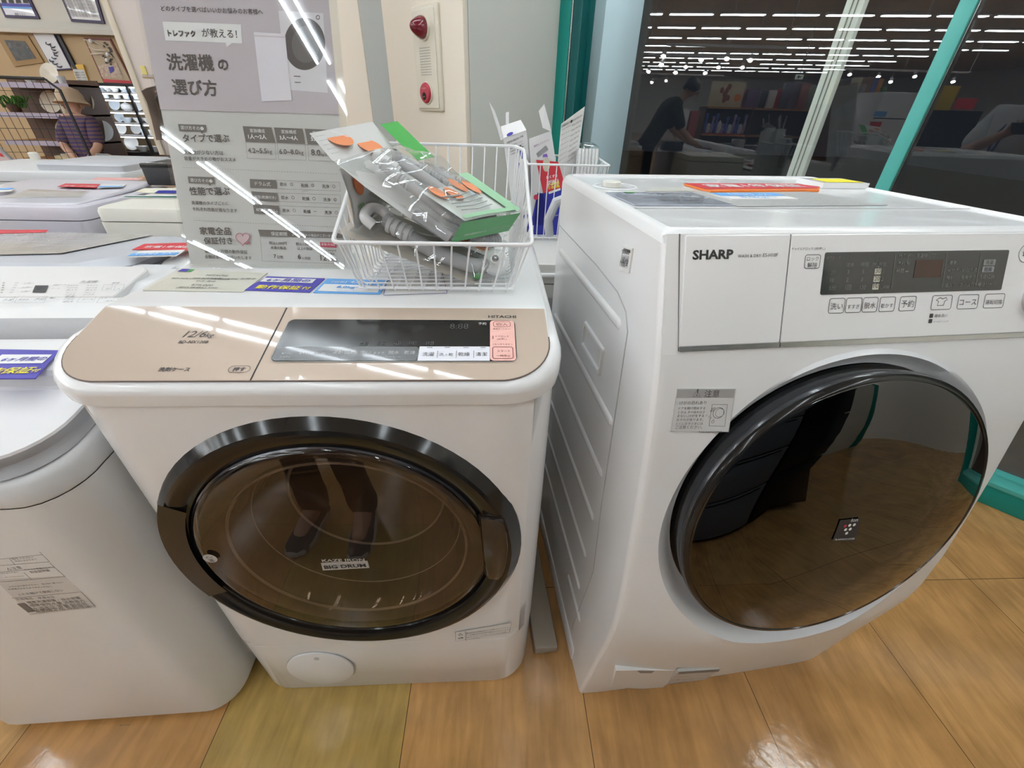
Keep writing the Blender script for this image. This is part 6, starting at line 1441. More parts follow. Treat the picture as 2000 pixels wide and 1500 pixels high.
# ---------------------------------------------------------------- people
def skinned(name, chains, m, parent, sub=2, flat=(1, 1, 1)):
    """one continuous surface grown round connected joints; chains share joints by key"""
    me = bpy.data.meshes.new(name); idx = {}; vs = []; rr_ = []; es = []
    for ch in chains:
        prev = None
        for key, p, r in ch:
            if key not in idx: idx[key] = len(vs); vs.append(Vector(p)); rr_.append(r)
            if prev is not None and prev != idx[key]: es.append((prev, idx[key]))
            prev = idx[key]
    me.from_pydata([tuple(v) for v in vs], es, [])
    o = bpy.data.objects.new(name, me); C.objects.link(o); o.modifiers.new('s', 'SKIN')
    for i, d in enumerate(me.skin_vertices[0].data): d.radius = rr_[i] if isinstance(rr_[i], tuple) else (rr_[i], rr_[i]); d.use_root = (i == 0)
    sm = o.modifiers.new('u', 'SUBSURF'); sm.levels = sub; sm.render_levels = sub
    dg_ = bpy.context.evaluated_depsgraph_get(); m2 = bpy.data.meshes.new_from_object(o.evaluated_get(dg_)); m2.name = name
    bpy.data.objects.remove(o); bpy.data.meshes.remove(me)
    W = MW[parent]; r = bpy.data.objects.new(name, m2); C.objects.link(r); r.parent = parent; MW[r] = W
    m2.transform(W.inverted()); m2.materials.clear(); m2.materials.append(m); m2.shade_smooth(); return r
def person(label, M, J, cols, hairf=None, hat=None, sleeves=.5, extra=None):
    """J: joint dict in local metres (x right, y forward-facing is -y ... as posed)"""
    V_ = {k_: Vector(v_) for k_, v_ in J.items() if not isinstance(v_, (int, float))}
    t = thing('person', label, 'person', M)
    W = lambda v: M @ v
    L_ = lambda a, b, f: V_[a].lerp(V_[b], f)
    ch = [[('pel', W(V_['pel']), .10), ('bel', W(L_('pel', 'chest', .45)), .092), ('chest', W(V_['chest']), .10), ('neckb', W(V_['neck']), .055), ('neck', W(L_('neck', 'head', .35)), .05), ('jaw', W(L_('neck', 'head', .62)), .062), ('head', W(V_['head']), (.080, .092)), ('crown', W(V_['crown']), .058)]]
    fwd = (V_['face']-V_['head']).normalized()
    for s in 'lr':
        sh, el, wr_, hd = (V_[s+q] for q in ('sh', 'el', 'wr', 'hand'))
        ch.append([('chest', 0, 0), (s+'sh', W(sh), .058), (s+'ua', W(sh.lerp(el, .5)), .047), (s+'el', W(el), .040), (s+'fa', W(el.lerp(wr_, .45)), .038), (s+'wr', W(wr_), .027), (s+'palm', W(wr_.lerp(hd, .5)), (.036, .022)), (s+'hand', W(hd), (.034, .018))])
        hp, kn, an, to = (V_[s+q] for q in ('hip', 'knee', 'ank', 'toe'))
        ch.append([('pel', 0, 0), (s+'hip', W(hp), .085), (s+'th', W(hp.lerp(kn, .5)), .072), (s+'kn', W(kn), .055), (s+'ca', W(kn.lerp(an, .4)), .055), (s+'an', W(an), .040), (s+'to', W(to), (.042, .028))])
        # fingers and thumb
        d = (hd-wr_).normalized(); side = d.cross(Vector(J.get(s+'palm_n', (0, 0, 1)))).normalized(); pn = side.cross(d)
        for fi in range(4):
            b_ = hd + side*(.027-.018*fi); ln = (.062, .074, .070, .054)[fi]; curl = J.get(s+'curl', .5)
            p1_ = b_ + d*ln*.45 + pn*ln*.12*curl; p2_ = p1_ + (d*(1-.5*curl)+pn*curl*.7).normalized()*ln*.32; p3_ = p2_ + (d*(1-curl)+pn*curl*1.1).normalized()*ln*.26
            ch.append([(s+'hand', 0, 0), (s+'f%d0' % fi, W(b_ + d*.012), .0095), (s+'f%d1' % fi, W(p1_), .0085), (s+'f%d2' % fi, W(p2_), .008), (s+'f%d3' % fi, W(p3_), .0065)])
        tb = wr_.lerp(hd, .35)+side*.034; ch.append([(s+'palm', 0, 0), (s+'t0', W(tb), .012), (s+'t1', W(tb+side*.022+d*.03+pn*.008), .010), (s+'t2', W(tb+side*.020+d*.056+pn*.018), .008)])
    ch2 = []
    for c_ in ch: ch2.append([(a, b if b != 0 else None, r) for a, b, r in c_])
    # first chain defines shared joints, so order matters
    seen = set(); fixed = []
    for c_ in ch2:
        fixed.append([(a, b if b is not None else Vector(), r) for a, b, r in c_])
    body = skinned('body', fixed, cols['skin'], t)
    # face
    up_ = (V_['crown']-V_['head']).normalized(); rt = fwd.cross(up_).normalized(); hc = V_['head']
    k = B(M); k.loft([[hc+fwd*f_+rt*x+up_*z for x, z in ((-.009, 0), (.009, 0), (.006, .02), (-.006, .02))] for f_ in (.075,)] + [[hc+fwd*f_+rt*x*.7+up_*z for x, z in ((-.012, -.016), (.012, -.016), (.004, .016), (-.004, .016))] for f_ in (.112,)], True, True); k.obj('nose', cols['skin'], t)
    k = B(M)
    for s in (-1, 1): k.sphere(hc+fwd*.086+rt*s*.033+up_*.018, .011, .011, .009, 10)
    k.obj('eyes', mat('eye dark', (.02, .015, .012), .2), t)
    k = B(M); k.tube([hc+fwd*.088+rt*x-up_*.045 for x in (-.022, 0, .022)], [.003, .006, .003], 6); k.obj('mouth', mat('lip', (.30, .12, .10), .5), t)
    k = B(M)
    for s in (-1, 1): k.sphere(hc+rt*s*.083-up_*.005, .012, .022, .032, 10)
    k.obj('ears', cols['skin'], t)
    if hairf:
        k = B(M); n_ = 18; rows = []
        for i in range(9):
            th = PI*.62*i/8; row = []
            for j in range(n_):
                a = 2*PI*j/n_; front = cos(a); thl = th*(1-.42*max(0, front)); v = up_*cos(thl) + (fwd*cos(a)+rt*sin(a))*sin(thl)
                row.append(hc+up_*.012-fwd*.008+v*(.108+.004*sin(5*a+i)))
            rows.append(row)
        k.loft(rows, True, False); k.obj('hair', cols['hair'], t)
    if hat:
        hm_ = Matrix.Translation(hc+up_*.045); k = B(M)
        k.lathe([(.150, -.020), (.128, .0), (.112, .022), (.108, .06), (.085, .105), (.04, .122), (.001, .125)], hc+up_*.030, up_, 28); k.obj('hat', hat, t)
    # clothes over the body
    top = [[('pel', W(V_['pel']+Vector((0, 0, -.13))), (.150, .120)), ('pl2', W(V_['pel']), (.155, .125)), ('bel', W(L_('pel', 'chest', .45)), (.148, .118)), ('chest', W(V_['chest']), (.158, .120)), ('nk', W(L_('chest', 'neck', .78)), (.085, .07))]]
    for s in 'lr':
        sh, el, wr_ = V_[s+'sh'], V_[s+'el'], V_[s+'wr']
        c_ = [('chest', Vector(), 0), (s+'sh', W(sh), .078), (s+'ua', W(sh.lerp(el, .5)), .070), (s+'el', W(sh.lerp(el, .5+sleeves)), .068)]
        if sleeves >= .5 and cols.get('long'): c_.append((s+'fa', W(el.lerp(wr_, .55)), .054))
        top.append(c_)
    skinned('shirt', top, cols['shirt'], t)
    leg = [[('pel', W(V_['pel']), (.150, .118)), ('w', W(V_['pel']+Vector((0, 0, .12))), (.138, .108))]]
    for s in 'lr':
        hp, kn, an = V_[s+'hip'], V_[s+'knee'], V_[s+'ank']
        leg.append([('pel', Vector(), 0), (s+'hip', W(hp), .098), (s+'th', W(hp.lerp(kn, .5)), .088), (s+'kn', W(kn), .074), (s+'ca', W(kn.lerp(an, .5)), .070), (s+'an', W(kn.lerp(an, .8)), .066), (s+'hem', W(kn.lerp(an, 1.12)), .066)])
    skinned('trousers', leg, cols['trousers'], t)
    for s in 'lr':
        an, to = V_[s+'ank'], V_[s+'toe']; d = (to-an); d.z = 0; d.normalize(); sd = Vector((-d.y, d.x, 0)); heel = Vector((an.x, an.y, 0))-d*.05
        k = B(M); R = []
        for f_, w_, h_ in ((0, .028, .055), (.05, .036, .075), (.12, .038, .070), (.19, .045, .050), (.25, .040, .036), (.275, .022, .026)):
            R.append([heel+d*f_+sd*w_*cos(a)+Vector((0, 0, max(.014, .014+h_*sin(a)))) for a in [PI*i/8 for i in range(9)]] + [heel+d*f_-sd*w_*.95+Vector((0, 0, .002)), heel+d*f_+sd*w_*.95+Vector((0, 0, .002))])
        k.loft(R, True, True); shoe = k.obj('shoe', cols['shoe'], t, ang=60)
        k = B(M); k.loft([[heel+d*f_+sd*w_+Vector((0, 0, z)) for f_, w_ in ((-.012, -.02), (-.012, .02), (.06, .041), (.19, .049), (.265, .034), (.288, 0), (.265, -.034), (.19, -.049), (.06, -.041))] for z in (.0015, .020)], True, True); k.obj('sole', cols['sole'], shoe)
        if cols.get('lace'):
            k = B(M)
            for i in range(5):
                f_ = .10+.022*i; hh = .080-.0065*i; k.tube([heel+d*f_-sd*.024+Vector((0, 0, hh-.006)), heel+d*(f_+.006)+Vector((0, 0, hh+.007)), heel+d*(f_+.012)+sd*.024+Vector((0, 0, hh-.006))], .0035, 5)
                k.tube([heel+d*f_+sd*.024+Vector((0, 0, hh-.006)), heel+d*(f_+.006)+Vector((0, 0, hh+.006)), heel+d*(f_+.012)-sd*.024+Vector((0, 0, hh-.006))], .0035, 5)
            k.obj('laces', cols['lace'], shoe)
            k = B(M); k.lathe([(.040, 0), (.036, .012), (.02, .020), (.001, .022)], heel+d*.248+Vector((0, 0, .012)), (0, 0, 1), 16); k.obj('toe_cap', cols['sole'], shoe)
    return t, V_
STRP = bpy.data.materials.new('indigo brown striped cloth'); STRP.use_nodes = True
_n = STRP.node_tree; _w = _n.nodes.new('ShaderNodeTexWave'); _w.bands_direction = 'Z'; _w.inputs['Scale'].default_value = 9; _w.inputs['Distortion'].default_value = 1.2
_t = _n.nodes.new('ShaderNodeTexCoord'); _n.links.new(_t.outputs['Object'], _w.inputs['Vector']); _r = _n.nodes.new('ShaderNodeValToRGB'); _n.links.new(_w.outputs['Fac'], _r.inputs[0])
_r.color_ramp.elements[0].color = (.045, .035, .13, 1); _r.color_ramp.elements[1].color = (.17, .10, .09, 1); _n.links.new(_r.outputs[0], _n.nodes['Principled BSDF'].inputs['Base Color']); _n.nodes['Principled BSDF'].inputs['Roughness'].default_value = .9
# customer seen from behind: local +y is away from the camera
pc = at(180, 305, 5.0); CMx = frame(pc.x-.02, 5.0, 8)
person('person seen from behind in beige hat and striped indigo top, hands clasped behind back', CMx, dict(
    pel=(0, 0, .72), chest=(-.03, .05, .98), neck=(-.05, .12, 1.11), head=(-.06, .17, 1.20), crown=(-.06, .18, 1.27), face=(-.06, .30, 1.17),
    lsh=(-.15, .08, 1.05), lel=(-.17, -.05, .84), lwr=(-.02, -.17, .72), lhand=(.05, -.18, .66), rsh=(.10, .08, 1.05), rel=(.15, -.04, .84), rwr=(.10, -.17, .74), rhand=(.06, -.19, .66),
    lpalm_n=(0, -1, 0), rpalm_n=(0, -1, 0), lcurl=.7, rcurl=.7,
    lhip=(-.08, 0, .68), lknee=(-.09, .03, .38), lank=(-.09, 0, .07), ltoe=(-.10, .15, .03), rhip=(.08, 0, .68), rknee=(.09, .03, .38), rank=(.09, 0, .07), rtoe=(.10, .15, .03)),
    dict(skin=SKIN, hair=HAIR, shirt=STRP, trousers=mat('black cloth', (.015, .014, .016), .9), shoe=BLACKM, sole=BLACKM), hat=mat('beige hat cloth', (.50, .38, .27), .85, bump=.3))
# grey framed cart the customer stands by
c0_ = at(222, 345, 4.75)
ct = thing('shopping_cart', 'dark cart with grey tube handle beside the customer in beige hat', 'cart', Matrix.Translation((c0_.x, 4.8, 0)))
hz_ = at(215, 302, 4.75).z; k = B(); x0_, x1_ = at(200, 340, 4.75).x, at(240, 340, 4.75).x
k.tube([(x0_-.02, 4.75, .1), (x0_, 4.75, hz_-.08), (x0_+.03, 4.75, hz_), (x1_-.06, 4.75, hz_), (x1_-.02, 4.75, hz_-.08), (x1_+.03, 4.75, .1)], .008, 8); k.tube([(x0_, 4.75, hz_-.2), (x1_, 4.75, hz_-.2)], .006, 6); k.obj('handle', mat('grey tube', (.3, .3, .31), .4), ct)
k = B(); k.box(x0_+.01, x1_-.01, 4.77, 5.0 - .05, .0, hz_-.10, .01); k.obj('bag', mat('black bag cloth', (.012, .012, .014), .8), ct)
# wicker bin and clothes rail by the pier
c0_ = at(310, 330, 4.15); kb_ = thing('storage_bin', 'dark brown slatted bin below the hanging clothes', 'bin', Matrix.Translation((c0_.x, 4.15, 0)))
k = B(); zt_ = at(310, 306, 4.1).z; xa, xb = at(286, 306, 4.1).x, at(345, 306, 4.1).x
k.loft([[(x, y, z) for x, y in rr4(xa+o, xb-o, 4.0+o, 4.26-o, .03, .03, 3)] for z, o in ((0, .05), (zt_, 0))], True, False); k.obj('body', WOODD, kb_)
k = B()
for i in range(1, 8): k.loft([[(x, y, z) for x, y in rr4(xa+o-.004, xb-o+.004, 4.0+o-.004, 4.26-o+.004, .03, .03, 3)] for z, o in ((zt_*i/8, .05*(1-i/8)), (zt_*i/8+.03, .05*(1-i/8)))])
k.obj('slats', mat('brown slat', (.15, .10, .075), .6), kb_)
rl = thing('clothes_rail', 'rail at the pier holding dark garments, just left of the printed sign', 'rail', Matrix.Translation((at(305, 150, 4.0).x, 4.05, 0)))
rz_ = at(300, 150, 4.0).z; xa, xb = at(283, 150, 4.0).x, at(350, 150, 4.0).x
k = B(); k.tube([(xa-.05, 4.05, rz_), (xb+.1, 4.05, rz_)], .012, 8); k.tube([(xb+.1, 4.05, rz_), (xb+.1, 4.05, 0)], .012, 8); k.obj('pole', CHROME, rl)
gm = [mat('taupe garment', (.22, .17, .14), .9), mat('black garment', (.010, .010, .012), .9), mat('charcoal garment', (.035, .03, .03), .9), mat('black garment', (.010, .010, .012), .9)]
for i in range(4):
    x = xa+.03+(xb-xa)*.30*i; zl = rz_-(.42 if i == 0 else .95)
    lab = ('taupe garment at the left end of the clothes rail', 'black garment second along the clothes rail', 'charcoal garment third along the clothes rail', 'black garment at the right end of the clothes rail')[i]
    g_ = thing('garment', lab, 'clothing', Matrix.Translation((x, 4.05, zl)), 'garments on the clothes rail')
    k = B(); R = []
    for j, f_ in enumerate((0, .04, .10, .3, .6, 1)):
        z = rz_-.06-(rz_-.06-zl)*f_; wy = (.03, .12, .19, .17, .18, .21)[j]; wx_ = (.012, .020, .026, .028, .028, .030)[j]
        R.append([(x+wx_*cos(a)+.008*sin(4*a+j), 4.05+wy*sin(a), z) for a in [2*PI*q/16 for q in range(16)]])
    k.loft(R, True, True); k.obj('cloth', gm[i], g_)
    k = B(); k.tube([(x, 4.05, rz_+.012), (x+.012, 4.05, rz_+.02), (x, 4.05, rz_-.02), (x, 4.05, rz_-.06)], .003, 6); k.tube([(x, 3.90, rz_-.10), (x, 4.05, rz_-.055), (x, 4.20, rz_-.10)], .006, 6); k.obj('hanger', CHROME, g_)
p_ = at(278, 137, 4.28); k = B(); k.box(p_.x-.02, p_.x+.02, 4.292, 4.2985, p_.z-.03, p_.z+.03); tag(k.obj('wall_note', mat('pale yellow note', (.75, .66, .22), .6)), 'small yellow note on the pinkish pier', 'note')
# ================================================================ the shop behind the camera, seen mirrored in the dark window
REF = Matrix.Identity(4)
for i in range(3):
    for j in range(3): REF[i][j] = (1 if i == j else 0) - 2*WN[i]*WN[j]
REF = Matrix.Translation(WN*(2*WC)) @ REF
def rbox(name, label, cat, px0, y0, px1, y1, Yv, depth, m, group=None, bev=.004, zmin=None):
    ym = (y0+y1)/2; a = Vector((at(px0, ym, Yv).x, 0, at(px0, y0, Yv).z)); b = Vector((at(px1, ym, Yv).x, 0, at(px1, y1, Yv).z)); k = B(REF); k.box(min(a.x, b.x), max(a.x, b.x), Yv, Yv+depth, (min(a.z, b.z) if zmin is None else zmin), max(a.z, b.z), bev)
    return tag(k.obj(name, m), label, cat, group)
k = B(REF); k.box(at(1222, 60, 4.2).x, at(1259, 60, 4.2).x, 4.2, 4.6, 0, ZC); struct(k.obj('wall_pillar_2', GREYW), 'grey pillar mirrored at the left of the window')
# shelf unit with figurines and game boxes
Yg = 12.0
ga, gb_ = at(1366, 262, Yg), at(1600, 205, Yg)
gu = thing('shelf_unit', 'dark shelf unit of figurines and boxes mirrored in the window', 'shelves', Matrix.Translation(mir(((ga.x+gb_.x)/2, Yg, 0))))
zA, zB, zT = at(1420, 263, Yg).z, at(1420, 209, Yg).z, at(1420, 160, Yg).z
k = B(REF); k.box(ga.x, gb_.x, Yg+.4, Yg+.44, 0, zB); k.obj('back_panel', mat('dark shelf back', (.06, .05, .05), .7), gu)
k = B(REF); k.box(ga.x, gb_.x, Yg, Yg+.44, zA-.035, zA); k.box(ga.x, gb_.x, Yg, Yg+.44, zB-.035, zB); k.box(ga.x, gb_.x, Yg, Yg+.44, .1, .14); k.obj('shelf_boards', WOODO, gu)
for x in (ga.x, at(1465, 230, Yg).x, gb_.x-.03): k = B(REF); k.box(x, x+.03, Yg-.005, Yg+.44, 0, zB); k.obj('upright', WOODD, gu)
fm = [mat('blue figure', (.10, .16, .55), .4), mat('white figure', (.75, .75, .78), .4), mat('violet figure', (.35, .30, .60), .4)]
for i in range(12):
    px = 1376+i*7.0; p = at(px, 262, Yg); h_ = rs_.uniform(.22, .46); tall = i % 3 != 1
    lab = ('slim' if tall else 'round') + ' pale figurine on the shelf unit mirrored in the window, %s along' % ORD[i]
    c_ = REF @ Vector((p.x, Yg+.14, zA)); t = thing('figurine', lab, 'figurine', Matrix.Translation(c_), 'figurines on the mirrored shelf unit')
    k = B(); k.lathe([(.05, 0), (.05, .02), (.001, .021)], c_, n=12); k.obj('base', REDP, t)
    k = B(); k.lathe([(.025, .02), (.045, h_*.35), (.03, h_*.6), (.018, h_*.72), (.035, h_*.82), (.034, h_*.95), (.001, h_)] if tall else [(.03, .02), (.06, h_*.3), (.045, h_*.5), (.05, h_*.65), (.001, h_*.8)], c_, n=12); k.obj('figure', fm[i % 3], t)
bt = [(1388, 158, 1452, 206, (.62, .55, .38), 'cream'), (1441, 172, 1457, 206, (.55, .28, .30), 'pink'), (1458, 173, 1481, 207, (.16, .10, .20), 'plum'), (1484, 176, 1499, 206, (.05, .05, .06), 'black'),
      (1501, 176, 1514, 206, (.66, .62, .60), 'white'), (1515, 174, 1527, 206, (.45, .06, .05), 'red'), (1529, 160, 1544, 206, (.10, .10, .14), 'navy'), (1545, 158, 1562, 206, (.20, .18, .24), 'slate'), (1563, 162, 1578, 206, (.30, .12, .10), 'maroon'), (1579, 166, 1597, 206, (.22, .28, .22), 'olive')]
for i, (a, b_, c_, d_, col, nm) in enumerate(bt):
    o = rbox('toy_box', '%s toy box standing on top of the shelf unit mirrored in the window' % nm, 'box', a, b_, c_, 208, Yg+.02+.18*(i % 2), .10, mat('toy box %s' % nm, col, .35), 'toy boxes on the mirrored shelf unit', zmin=zB+.001)
a = at(1440, 191, Yg-.01); k = B(REF); k.lathe([(.075, 0), (.075, .004), (.001, .005)], (a.x, Yg+.018, a.z), (0, -1, 0), 24); ob = [o for o in bpy.data.objects if o.get('label', '').startswith('cream toy box')][0]; k.obj('orange_disc', ORANGE, ob)
a = at(1415, 185, Yg-.01); k = B(REF)
for i in range(9): k.sphere((a.x+rs_.uniform(-.1, .1), Yg+.018, a.z+rs_.uniform(-.2, .2)), .05, .004, .06, 10)
k.obj('rust_pattern', mat('rust print', (.30, .10, .07), .5), ob)
# second shelf of books and boxes right of the white post, banners and white appliances
Yb = 10.5
z0b = at(1660, 205, Yb).z
k = B(REF); k.box(at(1612, 200, Yb).x, at(1735, 200, Yb).x, Yb-.02, Yb+.42, 0, z0b, .004); tag(k.obj('low_cabinet', WOODD), 'dark cabinet carrying upright books, mirrored in the window', 'cabinet')
cols = [('yellow', (.62, .48, .06)), ('tan', (.45, .33, .20)), ('black', (.04, .04, .05)), ('red', (.48, .08, .06)), ('cream', (.62, .56, .42)), ('grey', (.30, .30, .32)), ('brown', (.28, .16, .08)), ('blue', (.10, .14, .36)), ('orange', (.60, .26, .06)), ('green', (.12, .28, .10))]
x = 1626
for i, (nm, c_) in enumerate(cols):
    wd = rs_.uniform(7, 12); rbox('book', '%s tall book standing on the mirrored dark cabinet, %s from left' % (nm, ORD[i]), 'book', x, rs_.uniform(150, 172), x+wd-1, 205, Yb+.1, .22, mat('book %s' % nm, c_, .45), 'books on the mirrored dark cabinet', zmin=z0b+.001); x += wd
Yf = 6.5
rbox('refrigerator', 'white refrigerator with blue label mirrored left of the teal mullion', 'refrigerator', 1702, 178, 1796, 300, Yf, .6, mat('white fridge', (.66, .66, .68), .3), bev=.02, zmin=0)
a = at(1700, 0, Yf)
rf_ = [o for o in bpy.data.objects if o.name.startswith('refrigerator')][0]
for nm, q, m_ in (('blue_label', (1706, 217, 1728, 228), SKY), ('red_label', (1690, 237, 1717, 250), RED)):
    a, b_ = at(q[0], q[1], Yf), at(q[2], q[3], Yf); k = B(REF); k.box(max(a.x, at(1703, 230, Yf).x), b_.x, Yf-.004, Yf, b_.z, a.z); k.obj(nm, m_, rf_)
k = B(REF); zz = at(1750, 232, Yf).z; k.box(at(1704, 232, Yf).x, at(1795, 232, Yf).x, Yf-.003, Yf, zz-.006, zz+.006); k.obj('door_gap', DARK, rf_)
rbox('price_banner', 'amber hanging banner mirrored right of the teal mullion', 'banner', 1827, 166, 1866, 216, 8.0, .02, mat('amber banner', (.62, .42, .03), .6), bev=0)
rbox('price_banner', 'red banner mirrored right of the amber banner', 'banner', 1866, 191, 1906, 214, 7.6, .02, RED, bev=0)
rbox('garment_rack', 'rack of dark clothing mirrored below the red banner', 'clothing', 1805, 214, 1900, 300, 7.7, .5, mat('black garment', (.010, .010, .012), .9), zmin=0)
es = thing('exit_sign', 'white hanging sign with green running arrow mirrored above the toy boxes', 'sign', Matrix.Translation(mir(at(1562, 150, 16))))
a, b_ = at(1556, 145, 16), at(1567, 155, 16); k = B(REF); k.box(a.x, b_.x, 16, 16.06, b_.z, a.z); k.obj('panel', mat('sign white', (.8, .85, .82), .5, emit=.6), es)
k = B(REF); c_ = (a+b_)/2; k.box(c_.x-.05, c_.x+.05, 15.99, 16, c_.z-.015, c_.z+.015); k.loft([[(c_.x-.08, 15.99, c_.z), (c_.x-.03, 15.99, c_.z+.05), (c_.x-.03, 15.99, c_.z-.05)], [(c_.x-.08, 16, c_.z), (c_.x-.03, 16, c_.z+.05), (c_.x-.03, 16, c_.z-.05)]], True, True); k.obj('arrow', mat('sign green', (.0, .30, .18), .5), es)
k = B(REF); k.tube([(c_.x, 16.03, a.z), (c_.x, 16.03, ZC)], .01, 6); k.obj('hanger', CHROME, es)
# pedestal stock and bags between staff member and shelf unit
for i, (q, m_, lb) in enumerate((((1330, 212, 1344, 250), 'silver', 'silver wrapped'), ((1347, 216, 1364, 252), 'dull red', 'dull red'), ((1290, 256, 1306, 300), 'mottled', 'mottled grey'))):
    rbox('gift_bag', '%s bag behind the stooping staff member mirrored in the window' % lb, 'bag', *q, 11.3, .3, mat('bag ' + m_, {'silver': (.6, .6, .62), 'dull red': (.30, .06, .05), 'mottled': (.32, .27, .26)}[m_], .25, bump=.8, bscale=20), 'bags mirrored beside the staff member', .02, zmin=0)
for i, (a, b_, c_) in enumerate(((1405, 280, 1432), (1436, 272, 1452), (1455, 284, 1490), (1496, 276, 1540))):
    rbox('appliance', ('dark kettle box', 'tall grey appliance', 'dark rice cooker box', 'grey toaster box')[i]+' on the low stand mirrored in the window', 'appliance', a, b_, c_, 310, 9.0, .3, mat('appliance %d' % (i % 2), ((.05, .05, .055), (.26, .26, .27))[i % 2], .25), 'appliances mirrored on the low stand', .03, zmin=at(1450, 312, 9.0).z)
rbox('low_stand', 'low grey stand carrying appliances mirrored in the window', 'stand', 1398, 312, 1545, 330, 8.95, .5, MIDG, zmin=0)
# the washer rows go on to the left, out of the frame, and show mirrored in the glass
for i in range(5):
    x1 = -1.20-.62*i; m_ = (WHITE3, WHITE2, LILAC, BEIGE, WHITE2)[i]; nm = ('cool white', 'plain white', 'lilac white', 'warm white', 'bright white')[i]
    q_ = washer_block('top_loading_washer', '%s washer in the front row, %s along from the blue-carded washer, mirrored in glass' % (nm, ('first', 'second', 'third', 'fourth', 'fifth')[i]), HM, x1-.56, x1, -.02, .53, .90, m_)
    lid_on(q_, HM, x1-.53, x1-.03, .02, .36, .905, .925, 0, (GREYP, WHITE, MIDG, WHITE3, GREYP)[i], .03, .012)
    k = B(HM); k.box(x1-.54, x1-.02, .40, .52, .90, .985, .02); k.obj('control_panel', m_, q_)
    card('leaflet', 'shiny leaflet on the %s washer in the front row, seen only mirrored' % nm, HM, [tuple(x_) for x_ in ()] or ((0, 0),)*4, .93, PAPER) if False else None
    if i < 4:
        q_ = washer_block('top_loading_washer', '%s washer in the second row, %s beyond the grey lidded one, mirrored in glass' % (nm, ('first', 'second', 'third', 'fourth')[i]), HM, x1-.56-.02, x1-.02, .585, .885, .92, (BEIGE, WHITE2, GREYP, WHITE3)[i])
# spotlights on hanging rails
def rail(i, Yv, pa, pb, zr):
    xa, xb = at(pa, 120, Yv).x, at(pb, 120, Yv).x; t = thing('spotlight_rail', ('nearest', 'middle', 'far', 'right hand')[i]+' hanging spotlight rail mirrored in the window', 'light rail', Matrix.Translation(REF @ Vector(((xa+xb)/2, Yv, zr))))
    k = B(REF); k.box(xa, xb, Yv-.02, Yv+.02, zr, zr+.035); k.obj('track', LAMPW, t)
    n = max(2, int((xb-xa)/1.2))
    for q in range(n+1): k = B(REF); x = xa+.02+(xb-xa-.04)*q/n; k.tube([(x, Yv, zr+.03), (x, Yv, ZC)], .005, 6); k.obj('rod', LAMPW, t)
    return zr
RL_ = [(0, 9.0, 1296, 1527, at(1400, 92, 9.0).z), (1, 11.0, 1262, 1470, at(1400, 112, 11.0).z), (2, 15.0, 1255, 1420, at(1300, 146, 15.0).z), (3, 12.0, 1640, 1905, at(1750, 139, 12.0).z)]
for q in RL_: rail(*q)
SPT = [(0, ((1294, 110), (1290, 127), (1368, 117), (1418, 115), (1464, 118))), (1, ((1265, 140), (1318, 142), (1338, 131), (1376, 143), (1402, 132), (1449, 132))), (2, ((1272, 161), (1300, 158))), (3, ((1660, 143), (1695, 160), (1715, 150), (1739, 160), (1787, 148), (1861, 160)))]
S0 = None
for ri, L__ in SPT:
    Yv, zr = RL_[ri][1], RL_[ri][4]
    for ci, (px, py) in enumerate(L__):
        p = at(px, py, Yv); M = Matrix.Translation(REF @ Vector((p.x, Yv, min(p.z, zr-.09)))); lab = 'lit spotlight on the %s mirrored rail, %s along' % (('nearest', 'middle', 'far', 'right hand')[ri], ORD[ci])
        drop = zr-min(p.z, zr-.09)
        t = thing('spotlight', lab, 'spotlight', M, 'spotlights on the mirrored rails'); cvec = M.translation
        d = Vector((.55, .25, -.75)).normalized()
        k = B(); k.lathe([(.016, -.11), (.03, -.10), (.036, -.02), (.046, .0), (.040, -.004)], cvec, d, 14); k.obj('shade', LAMPW, t)
        k = B(); k.lathe([(.039, -.004), (.028, .010), (.001, .016)], cvec, d, 14); k.obj('bulb', SPOT, t)
        k = B(); k.tube([cvec-d*.09, cvec+Vector((0, 0, drop))], .006, 6); k.obj('arm', LAMPW, t)
# staff member stooping over a stand: local +x is the way they face
pv = at(1255, 300, 6.3); pr_ = mir((pv.x, 6.3, 0)); SMx = Matrix.Translation(pr_) @ Matrix.Rotation(rad(-91), 4, 'Z')
person('staff person in dark green shirt stooping over goods, mirrored in the window', SMx, dict(
    pel=(0, 0, .92), chest=(.22, 0, 1.30), neck=(.36, 0, 1.46), head=(.45, 0, 1.53), crown=(.48, 0, 1.62), face=(.60, 0, 1.44),
    lsh=(.24, .18, 1.38), lel=(.36, .20, 1.12), lwr=(.58, .12, .98), lhand=(.66, .10, .95), rsh=(.24, -.18, 1.38), rel=(.36, -.20, 1.12), rwr=(.58, -.12, .98), rhand=(.66, -.10, .95),
    lpalm_n=(0, 0, -1), rpalm_n=(0, 0, -1), lhip=(0, .10, .88), lknee=(.02, .11, .48), lank=(-.03, .11, .08), ltoe=(.13, .12, .03), rhip=(0, -.10, .88), rknee=(.02, -.11, .48), rank=(-.03, -.11, .08), rtoe=(.13, -.12, .03)),
    dict(skin=SKIN, hair=HAIR, shirt=mat('dark green cloth', (.035, .045, .035), .9), trousers=mat('black cloth', (.015, .014, .016), .9), shoe=BLACKM, sole=BLACKM), hairf=True)
